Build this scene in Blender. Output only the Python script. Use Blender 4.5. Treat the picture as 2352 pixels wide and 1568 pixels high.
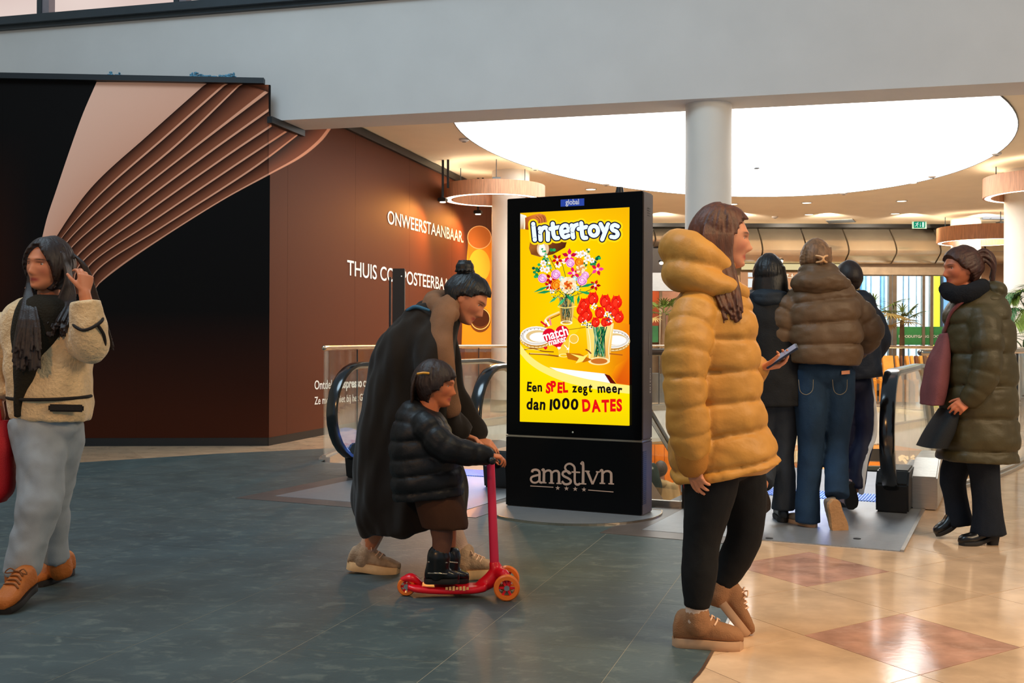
import bpy, bmesh, math, random
import numpy as np
from math import sin, cos, pi, sqrt, atan2, radians
from mathutils import Vector, Matrix, noise

for o in list(bpy.data.objects):
    bpy.data.objects.remove(o, do_unlink=True)
SC = bpy.context.scene
COL = SC.collection
random.seed(7)
RND = random.Random(11)

# ---------------------------------------------------------------- camera, world, lights, exposure
FPX, CXP, CYP, HC, ROLL = 2450.0, 1176.0, 784.0, 1.15, 0.004
cam_d = bpy.data.cameras.new('camera')
cam_d.sensor_fit = 'HORIZONTAL'
cam_d.sensor_width = 36.0
cam_d.lens = 36.0 * FPX / 2352.0
cam_d.clip_end = 300
cam = bpy.data.objects.new('camera', cam_d)
COL.objects.link(cam)
cam.matrix_world = Matrix.Translation((0, 0, HC)) @ Matrix.Rotation(pi / 2, 4, 'X') @ Matrix.Rotation(ROLL, 4, 'Z')
SC.camera = cam

SC.view_settings.view_transform = 'Standard'
SC.view_settings.look = 'None'
SC.view_settings.gamma = 1.0
SC.view_settings.use_curve_mapping = False
SC.view_settings.exposure = 0.0
SC.cycles.transparent_max_bounces = 40

W = bpy.data.worlds.new('world')
SC.world = W
W.use_nodes = True
W.node_tree.nodes['Background'].inputs[0].default_value = (0.66, 0.84, 1.0, 1)
W.node_tree.nodes['Background'].inputs[1].default_value = 0.34

def lamp(kind, name, loc, target, energy, color, size=1.0, spot=None, blend=0.6):
    l = bpy.data.lights.new(name, kind)
    l.energy = energy
    l.color = color
    if kind == 'AREA':
        l.shape = 'DISK'
        l.size = size
    elif kind == 'SPOT':
        l.spot_size = spot
        l.spot_blend = blend
        l.shadow_soft_size = size
    else:
        l.shadow_soft_size = size
    o = bpy.data.objects.new(name, l)
    COL.objects.link(o)
    o.location = loc
    if target is not None:
        o.rotation_euler = (Vector(target) - Vector(loc)).to_track_quat('-Z', 'Y').to_euler()
    return o

WARM, COOL, AMB = (1.0, 0.62, 0.28), (0.62, 0.84, 1.0), (1.0, 0.42, 0.10)
lamp('AREA', 'overhead_fill_light', (-3.6, 4.5, 8.5), (-2.2, 6.5, 0), 420, COOL, 4.5)  # added area light, no fixture; stands for assumed cool daylight from above
lamp('AREA', 'warm_fill_light', (6.5, 1.2, 4.6), (2.2, 5.4, 0.2), 330, (1.0, .74, .46), 3.0)  # warm light from the right is assumed; area light added outside the view
lamp('SPOT', 'warm_fill_spot', (3.6, 1.6, 6.5), (2.6, 4.6, 0), 820, (1.0, 0.68, 0.38), 0.5, radians(50), 0.9)  # assumed warm spot above the view, added for the glow on the marble
lamp('SPOT', 'warm_fill_spot', (-3.8, -1.5, 3.8), (-1.3, 5.0, 0.9), 420, (1.0, 0.5, 0.16), 0.25, radians(50), 0.9)  # warm fill spot added behind the camera, no fixture
lamp('SPOT', 'warm_fill_spot', (1.6, 2.2, 5.2), (0.45, 4.6, 0), 340, (1.0, 0.72, 0.36), 0.3, radians(42), 1.0)  # extra warm spot added to make a light pool on the slate
# END LIGHTS

# ---------------------------------------------------------------- pixel <-> world helpers (2352 x 1568 frame)
def rc(x, y):
    dx, dy = x - CXP, y - CYP
    return dx * cos(ROLL) + dy * sin(ROLL), dy * cos(ROLL) - dx * sin(ROLL)

def P(x, y, d):
    a, b = rc(x, y)
    return Vector((a / FPX * d, d, HC - b / FPX * d))

def G(x, y, z=0.0):
    a, b = rc(x, y)
    d = FPX * (HC - z) / b
    return Vector((a / FPX * d, d, z))

def hit(x, y, p0, n):
    a, b = rc(x, y)
    v = Vector((a / FPX, 1.0, -b / FPX))
    o = Vector((0, 0, HC))
    return o + v * ((p0 - o).dot(n) / v.dot(n))

def c(r, g, b):
    def f(u):
        u /= 255.0
        return u / 12.92 if u <= 0.04045 else ((u + 0.055) / 1.055) ** 2.4
    return (f(r), f(g), f(b))

# ---------------------------------------------------------------- materials
def new_mat(name):
    m = bpy.data.materials.new(name)
    m.use_nodes = True
    return m, m.node_tree.nodes, m.node_tree.links, m.node_tree.nodes['Principled BSDF']

def mat(name, col, rough=0.5, metal=0.0, var=0.12, scale=6.0, bump=0.0, bscale=60.0, stretch=(1, 1, 1), spec=0.5, emit=None, es=1.0, sheen=0.0, coat=0.0, rnd=0.0, sss=0.0):
    m, N, L, b = new_mat(name)
    tc = N.new('ShaderNodeTexCoord')
    mp = N.new('ShaderNodeMapping')
    mp.inputs['Scale'].default_value = stretch
    L.new(tc.outputs['Object'], mp.inputs['Vector'])
    nz = N.new('ShaderNodeTexNoise')
    nz.inputs['Scale'].default_value = scale
    nz.inputs['Detail'].default_value = 4.0
    L.new(mp.outputs['Vector'], nz.inputs['Vector'])
    cr = N.new('ShaderNodeValToRGB')
    cr.color_ramp.elements[0].position = 0.3
    cr.color_ramp.elements[1].position = 0.7
    cr.color_ramp.elements[0].color = tuple(max(0, k * (1 - var)) for k in col) + (1,)
    cr.color_ramp.elements[1].color = tuple(min(1, k * (1 + var)) for k in col) + (1,)
    L.new(nz.outputs['Fac'], cr.inputs['Fac'])
    out = cr.outputs['Color']
    if rnd > 0:
        oi = N.new('ShaderNodeObjectInfo')
        mr = N.new('ShaderNodeMapRange')
        mr.inputs['To Min'].default_value = 1 - rnd
        mr.inputs['To Max'].default_value = 1 + rnd
        L.new(oi.outputs['Random'], mr.inputs['Value'])
        hs = N.new('ShaderNodeHueSaturation')
        L.new(mr.outputs['Result'], hs.inputs['Value'])
        L.new(out, hs.inputs['Color'])
        out = hs.outputs['Color']
    L.new(out, b.inputs['Base Color'])
    b.inputs['Roughness'].default_value = rough
    b.inputs['Metallic'].default_value = metal
    b.inputs['Specular IOR Level'].default_value = spec
    b.inputs['Sheen Weight'].default_value = sheen
    b.inputs['Coat Weight'].default_value = coat
    if sss > 0:
        b.inputs['Subsurface Weight'].default_value = sss
        b.inputs['Subsurface Radius'].default_value = (0.02, 0.008, 0.004)
    if emit is not None:
        b.inputs['Emission Color'].default_value = tuple(emit) + (1,)
        b.inputs['Emission Strength'].default_value = es
    if bump > 0:
        n2 = N.new('ShaderNodeTexNoise')
        n2.inputs['Scale'].default_value = bscale
        n2.inputs['Detail'].default_value = 5.0
        L.new(mp.outputs['Vector'], n2.inputs['Vector'])
        bp = N.new('ShaderNodeBump')
        bp.inputs['Strength'].default_value = bump
        bp.inputs['Distance'].default_value = 0.01
        L.new(n2.outputs['Fac'], bp.inputs['Height'])
        L.new(bp.outputs['Normal'], b.inputs['Normal'])
    return m

def emit_mat(name, col, s):
    m, N, L, b = new_mat(name)
    N.remove(b)
    e = N.new('ShaderNodeEmission')
    e.inputs[0].default_value = tuple(col) + (1,)
    e.inputs[1].default_value = s
    L.new(e.outputs[0], N['Material Output'].inputs[0])
    return m

def vcol_mat(name, emission=None, rough=0.6, grain=0.0, sss=0.0, spec=0.4, var=0.0):
    m, N, L, b = new_mat(name)
    at = N.new('ShaderNodeAttribute')
    at.attribute_name = 'Col'
    if emission:
        N.remove(b)
        e = N.new('ShaderNodeEmission')
        L.new(at.outputs['Color'], e.inputs[0])
        e.inputs[1].default_value = emission
        L.new(e.outputs[0], N['Material Output'].inputs[0])
        return m
    L.new(at.outputs['Color'], b.inputs['Base Color'])
    b.inputs['Roughness'].default_value = rough
    b.inputs['Specular IOR Level'].default_value = spec
    if sss:
        b.inputs['Subsurface Weight'].default_value = sss
        b.inputs['Subsurface Radius'].default_value = (0.02, 0.008, 0.004)
    if grain:
        tc = N.new('ShaderNodeTexCoord')
        nz = N.new('ShaderNodeTexNoise')
        nz.inputs['Scale'].default_value = 220
        L.new(tc.outputs['Object'], nz.inputs['Vector'])
        bp = N.new('ShaderNodeBump')
        bp.inputs['Strength'].default_value = grain
        bp.inputs['Distance'].default_value = 0.002
        L.new(nz.outputs['Fac'], bp.inputs['Height'])
        L.new(bp.outputs['Normal'], b.inputs['Normal'])
    return m

def glass_mat(name, tint=(0.965, 0.985, 0.975), refl=1.0):
    m, N, L, b = new_mat(name)
    N.remove(b)
    tr = N.new('ShaderNodeBsdfTransparent')
    tr.inputs[0].default_value = tuple(tint) + (1,)
    gl = N.new('ShaderNodeBsdfGlossy')
    gl.inputs['Roughness'].default_value = 0.02
    lw = N.new('ShaderNodeLayerWeight')
    lw.inputs['Blend'].default_value = 0.5
    pw = N.new('ShaderNodeMath'); pw.operation = 'POWER'; pw.inputs[1].default_value = 4.0
    ma = N.new('ShaderNodeMath'); ma.operation = 'MULTIPLY_ADD'; ma.inputs[1].default_value = 0.7 * refl; ma.inputs[2].default_value = 0.025 * refl
    L.new(lw.outputs['Facing'], pw.inputs[0])
    L.new(pw.outputs[0], ma.inputs[0])
    fr = ma
    mx = N.new('ShaderNodeMixShader')
    L.new(fr.outputs[0], mx.inputs[0])
    L.new(tr.outputs[0], mx.inputs[1])
    L.new(gl.outputs[0], mx.inputs[2])
    L.new(mx.outputs[0], N['Material Output'].inputs[0])
    return m

# ---------------------------------------------------------------- geometry kit
class MB:
    """collects closed shapes (verts, faces, colour) and links them as one mesh object"""
    def __init__(s):
        s.v, s.f, s.c = [], [], []
    def add(s, vf, col=None):
        v, f = vf
        o = len(s.v)
        s.v.extend([tuple(p) for p in v])
        s.f.extend([tuple(i + o for i in q) for q in f])
        if col is None:
            col = (0.5, 0.5, 0.5)
        if isinstance(col, list):
            s.c.extend(col)
        else:
            s.c.extend([col] * len(v))
        return s
    def mesh(s, name):
        me = bpy.data.meshes.new(name)
        me.from_pydata(s.v, [], s.f)
        return me
    def build(s, name, m, parent=None, smooth=False, bevel=0.0, colors=False, fix=True):
        me = s.mesh(name)
        if colors:
            at = me.color_attributes.new('Col', 'FLOAT_COLOR', 'POINT')
            a = np.ones((len(s.c), 4), dtype=np.float32)
            a[:, :3] = np.array(s.c, dtype=np.float32)
            at.data.foreach_set('color', a.ravel())
        if bevel > 0 or fix:
            bm = bmesh.new()
            bm.from_mesh(me)
            if bevel > 0:
                eds = [e for e in bm.edges if len(e.link_faces) == 2 and e.calc_face_angle(0) > 0.5]
                bmesh.ops.bevel(bm, geom=eds, offset=bevel, segments=2, affect='EDGES', clamp_overlap=True)
            if fix:
                bmesh.ops.recalc_face_normals(bm, faces=bm.faces)
            bm.to_mesh(me)
            bm.free()
        return link(name, me, m, parent, smooth)

def link(name, me, m, parent=None, smooth=False):
    o = bpy.data.objects.new(name, me)
    COL.objects.link(o)
    if m is not None:
        me.materials.append(m)
    if smooth:
        me.polygons.foreach_set('use_smooth', [True] * len(me.polygons))
        if smooth != 'all':
            try:
                me.set_sharp_from_angle(angle=0.7)
            except Exception:
                pass
    if parent is not None:
        o.parent = parent
        if parent.parent is None:
            o.matrix_parent_inverse = parent.matrix_basis.inverted()
    return o

def tag(o, label=None, cat=None, group=None, kind=None):
    if label: o['label'] = label
    if cat: o['category'] = cat
    if group: o['group'] = group
    if kind: o['kind'] = kind
    return o

def thing(name, label, cat, loc=(0, 0, 0), group=None, kind=None):
    o = bpy.data.objects.new(name, None)
    o.empty_display_size = 0.1
    COL.objects.link(o)
    o.location = loc
    tag(o, label, cat, group, kind)
    return o

def struct(name, loc=(0, 0, 0)):
    o = bpy.data.objects.new(name, None)
    COL.objects.link(o)
    o.location = loc
    o['kind'] = 'structure'
    return o

def sk(o):
    o['kind'] = 'structure'
    return o

def box(cn, size, ax=None, ay=None, az=None):
    """box centred at cn, sizes along axes ax, ay, az"""
    cn = Vector(cn)
    ax = Vector(ax or (1, 0, 0)); ay = Vector(ay or (0, 1, 0)); az = Vector(az or (0, 0, 1))
    h = [s / 2 for s in size]
    v = []
    for sx in (-1, 1):
        for sy in (-1, 1):
            for sz in (-1, 1):
                v.append(cn + ax * (sx * h[0]) + ay * (sy * h[1]) + az * (sz * h[2]))
    f = [(0, 1, 3, 2), (4, 6, 7, 5), (0, 4, 5, 1), (2, 3, 7, 6), (0, 2, 6, 4), (1, 5, 7, 3)]
    return v, f

def cr(pts, m):
    """Catmull-Rom resample (pts: list of tuples), m samples per span"""
    a = np.array([tuple(p) for p in pts], dtype=float)
    if len(a) < 3:
        t = np.linspace(0, 1, m + 1)[:, None]
        return a[0] * (1 - t) + a[1] * t
    e = np.vstack([2 * a[0] - a[1], a, 2 * a[-1] - a[-2]])
    out = []
    for i in range(len(a) - 1):
        p0, p1, p2, p3 = e[i], e[i + 1], e[i + 2], e[i + 3]
        for k in range(m):
            t = k / m
            out.append(0.5 * ((2 * p1) + (p2 - p0) * t + (2 * p0 - 5 * p1 + 4 * p2 - p3) * t * t + (3 * p1 - p0 - 3 * p2 + p3) * t ** 3))
    out.append(a[-1])
    return np.array(out)

def skin_rings(rings):
    """rings: list of equal-length vertex lists -> closed capped mesh"""
    n = len(rings[0])
    v, f = [], []
    for r in rings:
        v.extend(r)
    for i in range(len(rings) - 1):
        for k in range(n):
            a, b = i * n + k, i * n + (k + 1) % n
            f.append((a, b, b + n, a + n))
    f.append(tuple(range(n - 1, -1, -1)))
    o = (len(rings) - 1) * n
    f.append(tuple(o + k for k in range(n)))
    return v, f

def tube(pts, rad, n=10, m=4, flat=1.0, fdir=None, quilt=None, cap=True):
    """closed tube along a smooth path; rad scalar or list; flat squashes across fdir; quilt=(spacing, depth)"""
    if not isinstance(rad, (list, tuple)):
        rad = [rad] * len(pts)
    ext = [tuple(p) + (r,) for p, r in zip(pts, rad)]
    q = cr(ext, m)
    pos, rr = q[:, :3], np.maximum(q[:, 3], 1e-4)
    T = np.gradient(pos, axis=0)
    T /= np.maximum(np.linalg.norm(T, axis=1), 1e-9)[:, None]
    up = np.array(tuple(fdir)) if fdir is not None else None
    nrm = np.cross(T[0], [0, 0, 1.0] if abs(T[0][2]) < 0.9 else [1.0, 0, 0])
    nrm /= np.linalg.norm(nrm)
    s = 0.0
    rings = []
    def ring(p, r, a, b, fl):
        return [tuple(p + r * (cos(2 * pi * k / n) * a * fl + sin(2 * pi * k / n) * b)) for k in range(n)]
    for i in range(len(pos)):
        if i:
            s += np.linalg.norm(pos[i] - pos[i - 1])
        if up is not None:
            a = up - T[i] * up.dot(T[i])
        else:
            a = nrm - T[i] * nrm.dot(T[i])
        a /= max(np.linalg.norm(a), 1e-9)
        nrm = a
        b = np.cross(T[i], a)
        r = rr[i]
        if quilt:
            sn_ = abs(sin(pi * s / quilt[0])); r = r * (1 + quilt[1] * (sn_ ** 0.4 - 0.85) * .8 - .09 * math.exp(-(sn_ / .2) ** 2))
        if cap and i == 0:
            for u, w in ((0.8, 0.6), (0.45, 0.88)):
                rings.append(ring(pos[i] - T[i] * r * u * min(1, flat + 0.3), r * w, a, b, flat))
        rings.append(ring(pos[i], r, a, b, flat))
        if cap and i == len(pos) - 1:
            for u, w in ((0.45, 0.88), (0.8, 0.6)):
                rings.append(ring(pos[i] + T[i] * r * u * min(1, flat + 0.3), r * w, a, b, flat))
    return skin_rings(rings)

def loft(rows, n=24, m=5, quilt=None, ex=2.4):
    """rows: (centre, half_a vector, half_b vector); smooth closed body through elliptical sections"""
    ext = [tuple(a) + tuple(b) + tuple(d) for a, b, d in rows]
    q = cr(ext, m)
    rings, s = [], 0.0
    for i, r in enumerate(q):
        if i:
            s += np.linalg.norm(q[i][:3] - q[i - 1][:3])
        k = 1.0
        if quilt:
            sn_ = abs(sin(pi * s / quilt[0])); k = 1 + quilt[1] * (sn_ ** 0.4 - 0.85) * .8 - .055 * math.exp(-(sn_ / .2) ** 2)
        ring = []
        for j in range(n):
            t = 2 * pi * j / n
            ca, sa = cos(t), sin(t)
            ca = math.copysign(abs(ca) ** (2 / ex), ca); sa = math.copysign(abs(sa) ** (2 / ex), sa)
            ring.append(tuple(r[:3] + k * (ca * r[3:6] + sa * r[6:9])))
        rings.append(ring)
    return skin_rings(rings)

def ball(cn, r, n=14, ax=None):
    """ellipsoid, r = scalar or (rx, ry, rz), ax = 3x3 basis rows"""
    if not isinstance(r, (tuple, list)):
        r = (r, r, r)
    v, f = [], []
    h = n // 2
    B = ax or (Vector((1, 0, 0)), Vector((0, 1, 0)), Vector((0, 0, 1)))
    cn = Vector(cn)
    for i in range(1, h):
        ph = pi * i / h - pi / 2
        for k in range(n):
            t = 2 * pi * k / n
            v.append(cn + B[0] * (r[0] * cos(ph) * cos(t)) + B[1] * (r[1] * cos(ph) * sin(t)) + B[2] * (r[2] * sin(ph)))
    b = len(v); v.append(cn - B[2] * r[2]); v.append(cn + B[2] * r[2])
    for i in range(h - 2):
        for k in range(n):
            a, d = i * n + k, i * n + (k + 1) % n
            f.append((a, d, d + n, a + n))
    for k in range(n):
        f.append((b, (k + 1) % n, k))
        f.append((b + 1, (h - 2) * n + k, (h - 2) * n + (k + 1) % n))
    return v, f

def lathe(prof, cn=(0, 0, 0), n=32, a0=0.0, a1=2 * pi, ax=None):
    """prof: closed loop of (r, z); full turn or an arc"""
    cn = Vector(cn)
    B = ax or (Vector((1, 0, 0)), Vector((0, 1, 0)), Vector((0, 0, 1)))
    full = abs(a1 - a0 - 2 * pi) < 1e-6
    k = n if full else n + 1
    m = len(prof)
    v, f = [], []
    for i in range(k):
        t = a0 + (a1 - a0) * i / n
        for r, z in prof:
            v.append(cn + B[0] * (r * cos(t)) + B[1] * (r * sin(t)) + B[2] * z)
    for i in range(n):
        j = (i + 1) % k
        for q in range(m):
            w = (q + 1) % m
            f.append((i * m + q, j * m + q, j * m + w, i * m + w))
    if not full:
        f.append(tuple(range(m)))
        f.append(tuple(n * m + q for q in range(m - 1, -1, -1)))
    return v, f

def disc_cyl(cn, r, h, n=32, ax=None):
    cn = Vector(cn)
    B = ax or (Vector((1, 0, 0)), Vector((0, 1, 0)), Vector((0, 0, 1)))
    v, f = [], []
    for z in (0, h):
        for k in range(n):
            t = 2 * pi * k / n
            v.append(cn + B[0] * (r * cos(t)) + B[1] * (r * sin(t)) + B[2] * z)
    for k in range(n):
        f.append((k, (k + 1) % n, n + (k + 1) % n, n + k))
    f.append(tuple(range(n - 1, -1, -1)))
    f.append(tuple(range(n, 2 * n)))
    return v, f

def prism(poly, up):
    """poly: list of 3D points (a planar loop), extruded by vector up"""
    n = len(poly)
    up = Vector(up)
    v = [Vector(p) for p in poly] + [Vector(p) + up for p in poly]
    f = [tuple(range(n - 1, -1, -1)), tuple(range(n, 2 * n))]
    for k in range(n):
        f.append((k, (k + 1) % n, n + (k + 1) % n, n + k))
    return v, f

def bar(p, q, w, h, up=(0, 0, 1)):
    """straight rectangular bar from p to q"""
    p, q = Vector(p), Vector(q)
    t = (q - p)
    L = t.length
    t.normalize()
    s = t.cross(Vector(up)).normalized()
    u = s.cross(t)
    return box((p + q) / 2, (L, w, h), t, s, u)

def ribbon(path, prof, up=(0, 0, 1)):
    """sweep closed profile [(side, up)] along polyline path, vertical up kept"""
    path = [Vector(p) for p in path]
    rings = []
    for i, p in enumerate(path):
        t = (path[min(i + 1, len(path) - 1)] - path[max(i - 1, 0)]).normalized()
        s = t.cross(Vector(up)).normalized()
        rings.append([tuple(p + s * a + Vector(up) * b) for a, b in prof])
    return skin_rings(rings)

def fuse(shapes, name, m, parent, voxel=0.012, smooth=2, wrinkle=None, paint=None, keep=None):
    """merge closed shapes into ONE continuous skin (voxel remesh), relax it, crumple it, colour it"""
    mb = MB()
    for s in shapes:
        mb.add(s)
    me = mb.mesh('tmp')
    bm = bmesh.new(); bm.from_mesh(me)
    bmesh.ops.recalc_face_normals(bm, faces=bm.faces)
    bm.to_mesh(me); bm.free()
    o = bpy.data.objects.new('tmp', me)
    COL.objects.link(o)
    r = o.modifiers.new('r', 'REMESH'); r.mode = 'VOXEL'; r.voxel_size = voxel; r.adaptivity = 0.0
    if smooth:
        s = o.modifiers.new('s', 'SMOOTH'); s.factor = 0.5; s.iterations = smooth
    dg = bpy.context.evaluated_depsgraph_get()
    dg.update()
    out = bpy.data.meshes.new_from_object(o.evaluated_get(dg))
    bpy.data.objects.remove(o, do_unlink=True)
    bpy.data.meshes.remove(me)
    out.name = name
    nv = len(out.vertices)
    if wrinkle or paint:
        co = np.empty(nv * 3, dtype=np.float32); out.vertices.foreach_get('co', co); co = co.reshape(-1, 3)
    if wrinkle:
        amp, fr, stz = wrinkle
        no = np.empty(nv * 3, dtype=np.float32)
        out.vertices.foreach_get('normal', no); no = no.reshape(-1, 3)
        q = co * np.array([fr, fr, fr * stz])
        dsp = np.fromiter((noise.noise(Vector(p)) + 0.5 * noise.noise(Vector(p * 2.3)) for p in q), dtype=np.float32, count=nv)
        co = co + no * (dsp * amp)[:, None]
        out.vertices.foreach_set('co', co.ravel())
        out.update()
    if paint:
        at = out.color_attributes.new('Col', 'FLOAT_COLOR', 'POINT')
        a = np.ones((nv, 4), dtype=np.float32)
        a[:, :3] = paint(co)
        at.data.foreach_set('color', a.ravel())
    return link(name, out, m, parent, 'all')

_tcache = {}
def text_vf(body, size=1.0, bold=0.0, ext=0.0, space=1.0, shear=0.0, res=4):
    """built-in font -> flat mesh in the XY plane (left baseline origin), bold = rounded outward growth"""
    key = (body, size, bold, space, shear)
    if key in _tcache:
        return _tcache[key]
    cu = bpy.data.curves.new('t', 'FONT')
    cu.body = body; cu.size = size; cu.space_character = space; cu.shear = shear
    cu.resolution_u = res
    if bold > 0:
        cu.bevel_depth = bold; cu.bevel_resolution = 2
    o = bpy.data.objects.new('t', cu)
    COL.objects.link(o)
    dg = bpy.context.evaluated_depsgraph_get(); dg.update()
    me = bpy.data.meshes.new_from_object(o.evaluated_get(dg))
    v = [tuple(p.co) for p in me.vertices]
    f = [tuple(p.vertices) for p in me.polygons]
    bpy.data.objects.remove(o, do_unlink=True)
    bpy.data.curves.remove(cu); bpy.data.meshes.remove(me)
    _tcache[key] = (v, f)
    return v, f

def text_size(body, **k):
    v, _ = text_vf(body, **k)
    xs = [p[0] for p in v]; ys = [p[1] for p in v]
    return min(xs), max(xs), min(ys), max(ys)
# ---------------------------------------------------------------- palette
M = {}
M['slate'] = mat('slate', c(64, 77, 78), 0.5, 0, 0.2, 3.0, 0.12, 40, spec=0.35, rnd=0.07)
def add_scuffs(m, amount, stretch, scale, col):
    N, L = m.node_tree.nodes, m.node_tree.links
    b = N['Principled BSDF']
    src = b.inputs['Base Color'].links[0].from_socket
    tc = N.new('ShaderNodeTexCoord'); mp = N.new('ShaderNodeMapping'); mp.inputs['Scale'].default_value = stretch
    mp.inputs['Rotation'].default_value = (0, 0, 0.5)
    L.new(tc.outputs['Object'], mp.inputs['Vector'])
    nz = N.new('ShaderNodeTexNoise'); nz.inputs['Scale'].default_value = scale; nz.inputs['Detail'].default_value = 9; nz.inputs['Roughness'].default_value = 0.72
    nz.inputs['Distortion'].default_value = 0.6
    L.new(mp.outputs['Vector'], nz.inputs['Vector'])
    cr_ = N.new('ShaderNodeValToRGB')
    cr_.color_ramp.elements[0].position = 0.52; cr_.color_ramp.elements[1].position = 0.78
    cr_.color_ramp.elements[0].color = (0, 0, 0, 1); cr_.color_ramp.elements[1].color = (amount,) * 3 + (1,)
    L.new(nz.outputs['Fac'], cr_.inputs['Fac'])
    mx = N.new('ShaderNodeMixRGB'); mx.inputs[2].default_value = col + (1,)
    L.new(cr_.outputs['Color'], mx.inputs[0]); L.new(src, mx.inputs[1])
    L.new(mx.outputs[0], b.inputs['Base Color'])
add_scuffs(M['slate'], 0.38, (1, 1.7, 1), 8.0, c(150, 156, 140))
M['marble'] = mat('marble', c(212, 176, 140), 0.13, 0, 0.16, 5.0, 0.03, 30, spec=0.5, rnd=0.09)
M['marble_pink'] = mat('marble_pink', c(190, 144, 122), 0.13, 0, 0.30, 7.0, 0.03, 30, spec=0.5, rnd=0.05)
add_scuffs(M['marble'], 0.5, (1, 1.6, 1), 6.0, c(236, 200, 160))
add_scuffs(M['marble_pink'], 0.7, (1, 1.8, 1), 7.0, c(226, 186, 164))
M['grout'] = mat('grout', c(96, 78, 58), 0.9)
M['grout_pale'] = mat('grout_pale', c(150, 140, 118), 0.9)
M['white'] = mat('white_plaster', c(214, 210, 206), 0.75, 0, 0.03, 2.0, 0.05, 120)
M['cream'] = mat('cream_plaster', c(240, 228, 204), 0.75, 0, 0.03, 2.0, 0.04, 120)
M['column'] = mat('column_paint', c(228, 222, 212), 0.6, 0, 0.03, 2.0, 0.04, 90)
M['frame'] = mat('grey_frame', c(62, 70, 76), 0.45, 0.3, 0.08)
M['frame_dark'] = mat('dark_frame', c(28, 31, 34), 0.45, 0.2, 0.08)
M['black'] = mat('black_paint', c(14, 14, 15), 0.4, 0, 0.1)
M['rubber'] = mat('black_rubber', c(10, 11, 13), 0.16, 0, 0.1, spec=0.9)
M['steel'] = mat('brushed_steel', c(190, 186, 180), 0.3, 1.0, 0.1, 9, 0.15, 30, (1, 1, 30))
M['plate'] = mat('ribbed_plate', c(150, 154, 158), 0.3, 0.45, 0.16, 12, 0.25, 40, (1, 14, 1))
M['steel_warm'] = mat('warm_steel', c(218, 200, 174), 0.24, 0.75, 0.1, 2.5, 0.1, 14, (1, 1, 0.3))
M['rail'] = mat('rail_metal', c(205, 188, 166), 0.22, 1.0, 0.05)
M['glass'] = glass_mat('clear_glass')
M['wood'] = mat('light_wood', c(198, 144, 108), 0.5, 0, 0.2, 6, 0.1, 30, (8, 8, 0.7))
M['wood_slat'] = mat('slat_wood', c(196, 128, 58), 0.4, 0, 0.2, 6, 0.05, 30, (1, 1, 1), rnd=0.3)
M['led'] = emit_mat('warm_led', (1.0, 0.80, 0.56), 11.0)
M['oval'] = emit_mat('stretch_ceiling_light', (1.0, 0.985, 0.95), 5.0)
M['down'] = emit_mat('downlight_glow', (1.0, 0.82, 0.6), 5.0)

FD = Vector((sin(radians(25)), cos(radians(25)), 0))
RD = Vector((cos(radians(25)), -sin(radians(25)), 0))
UP = Vector((0, 0, 1))
def U(u, v, z=0.0):
    p = FD * u + RD * v
    return Vector((p.x, p.y, z))

ZC, ZS = 3.95, 3.59            # ceiling, soffit of the white beam
VC_U, VC_V, VA, VB = 13.15, -3.30, 7.1, 3.53   # floor opening: an oval along the escalators
UC = 8.4                       # comb line of both escalators
def oval(t):
    return U(VC_U + VA * cos(t), VC_V + VB * sin(t))

# ---------------------------------------------------------------- convex polygon clipping for the tiles
def clip_half(poly, p, n):
    out = []
    for i in range(len(poly)):
        a, b = poly[i], poly[(i + 1) % len(poly)]
        da = (a[0] - p[0]) * n[0] + (a[1] - p[1]) * n[1]
        db = (b[0] - p[0]) * n[0] + (b[1] - p[1]) * n[1]
        if da >= 0:
            out.append(a)
        if (da >= 0) != (db >= 0):
            t = da / (da - db)
            out.append((a[0] + (b[0] - a[0]) * t, a[1] + (b[1] - a[1]) * t))
    return out

def edges_in(poly):
    cx = sum(p[0] for p in poly) / len(poly); cy = sum(p[1] for p in poly) / len(poly)
    E = []
    for i in range(len(poly)):
        a, b = poly[i], poly[(i + 1) % len(poly)]
        n = (-(b[1] - a[1]), b[0] - a[0])
        if (cx - a[0]) * n[0] + (cy - a[1]) * n[1] < 0:
            n = (-n[0], -n[1])
        E.append((a, n))
    return E

def inter(poly, E):
    for p, n in E:
        poly = clip_half(poly, p, n)
        if len(poly) < 3:
            return []
    return poly

def minus(poly, E):
    """convex pieces of poly outside the convex region E"""
    if not inter(poly, E):
        return [poly]
    out = []
    for p, n in E:
        o = clip_half(poly, p, (-n[0], -n[1]))
        if len(o) >= 3:
            out.append(o)
        poly = clip_half(poly, p, n)
        if len(poly) < 3:
            break
    return out

def area(p):
    return abs(sum(p[i][0] * p[(i + 1) % len(p)][1] - p[(i + 1) % len(p)][0] * p[i][1] for i in range(len(p)))) / 2

def hull(pts):
    pts = sorted(set((round(p[0], 5), round(p[1], 5)) for p in pts))
    def half(ps):
        h = []
        for p in ps:
            while len(h) > 1 and (h[-1][0] - h[-2][0]) * (p[1] - h[-2][1]) - (h[-1][1] - h[-2][1]) * (p[0] - h[-2][0]) <= 0:
                h.pop()
            h.append(p)
        return h
    a, b = half(pts), half(pts[::-1])
    return a[:-1] + b[:-1]

xy = lambda p: (p[0], p[1])
void_main = [xy(oval(2 * pi * k / 56)) for k in range(56)]
void_main = clip_half(void_main, xy(U(UC, 0)), xy(FD))
void_gap = [xy(U(7.18, -3.28)), xy(U(7.18, -2.12)), xy(U(UC + .01, -2.12)), xy(U(UC + .01, -3.28))]
VOIDS = [edges_in(void_main), edges_in(void_gap)]

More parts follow.
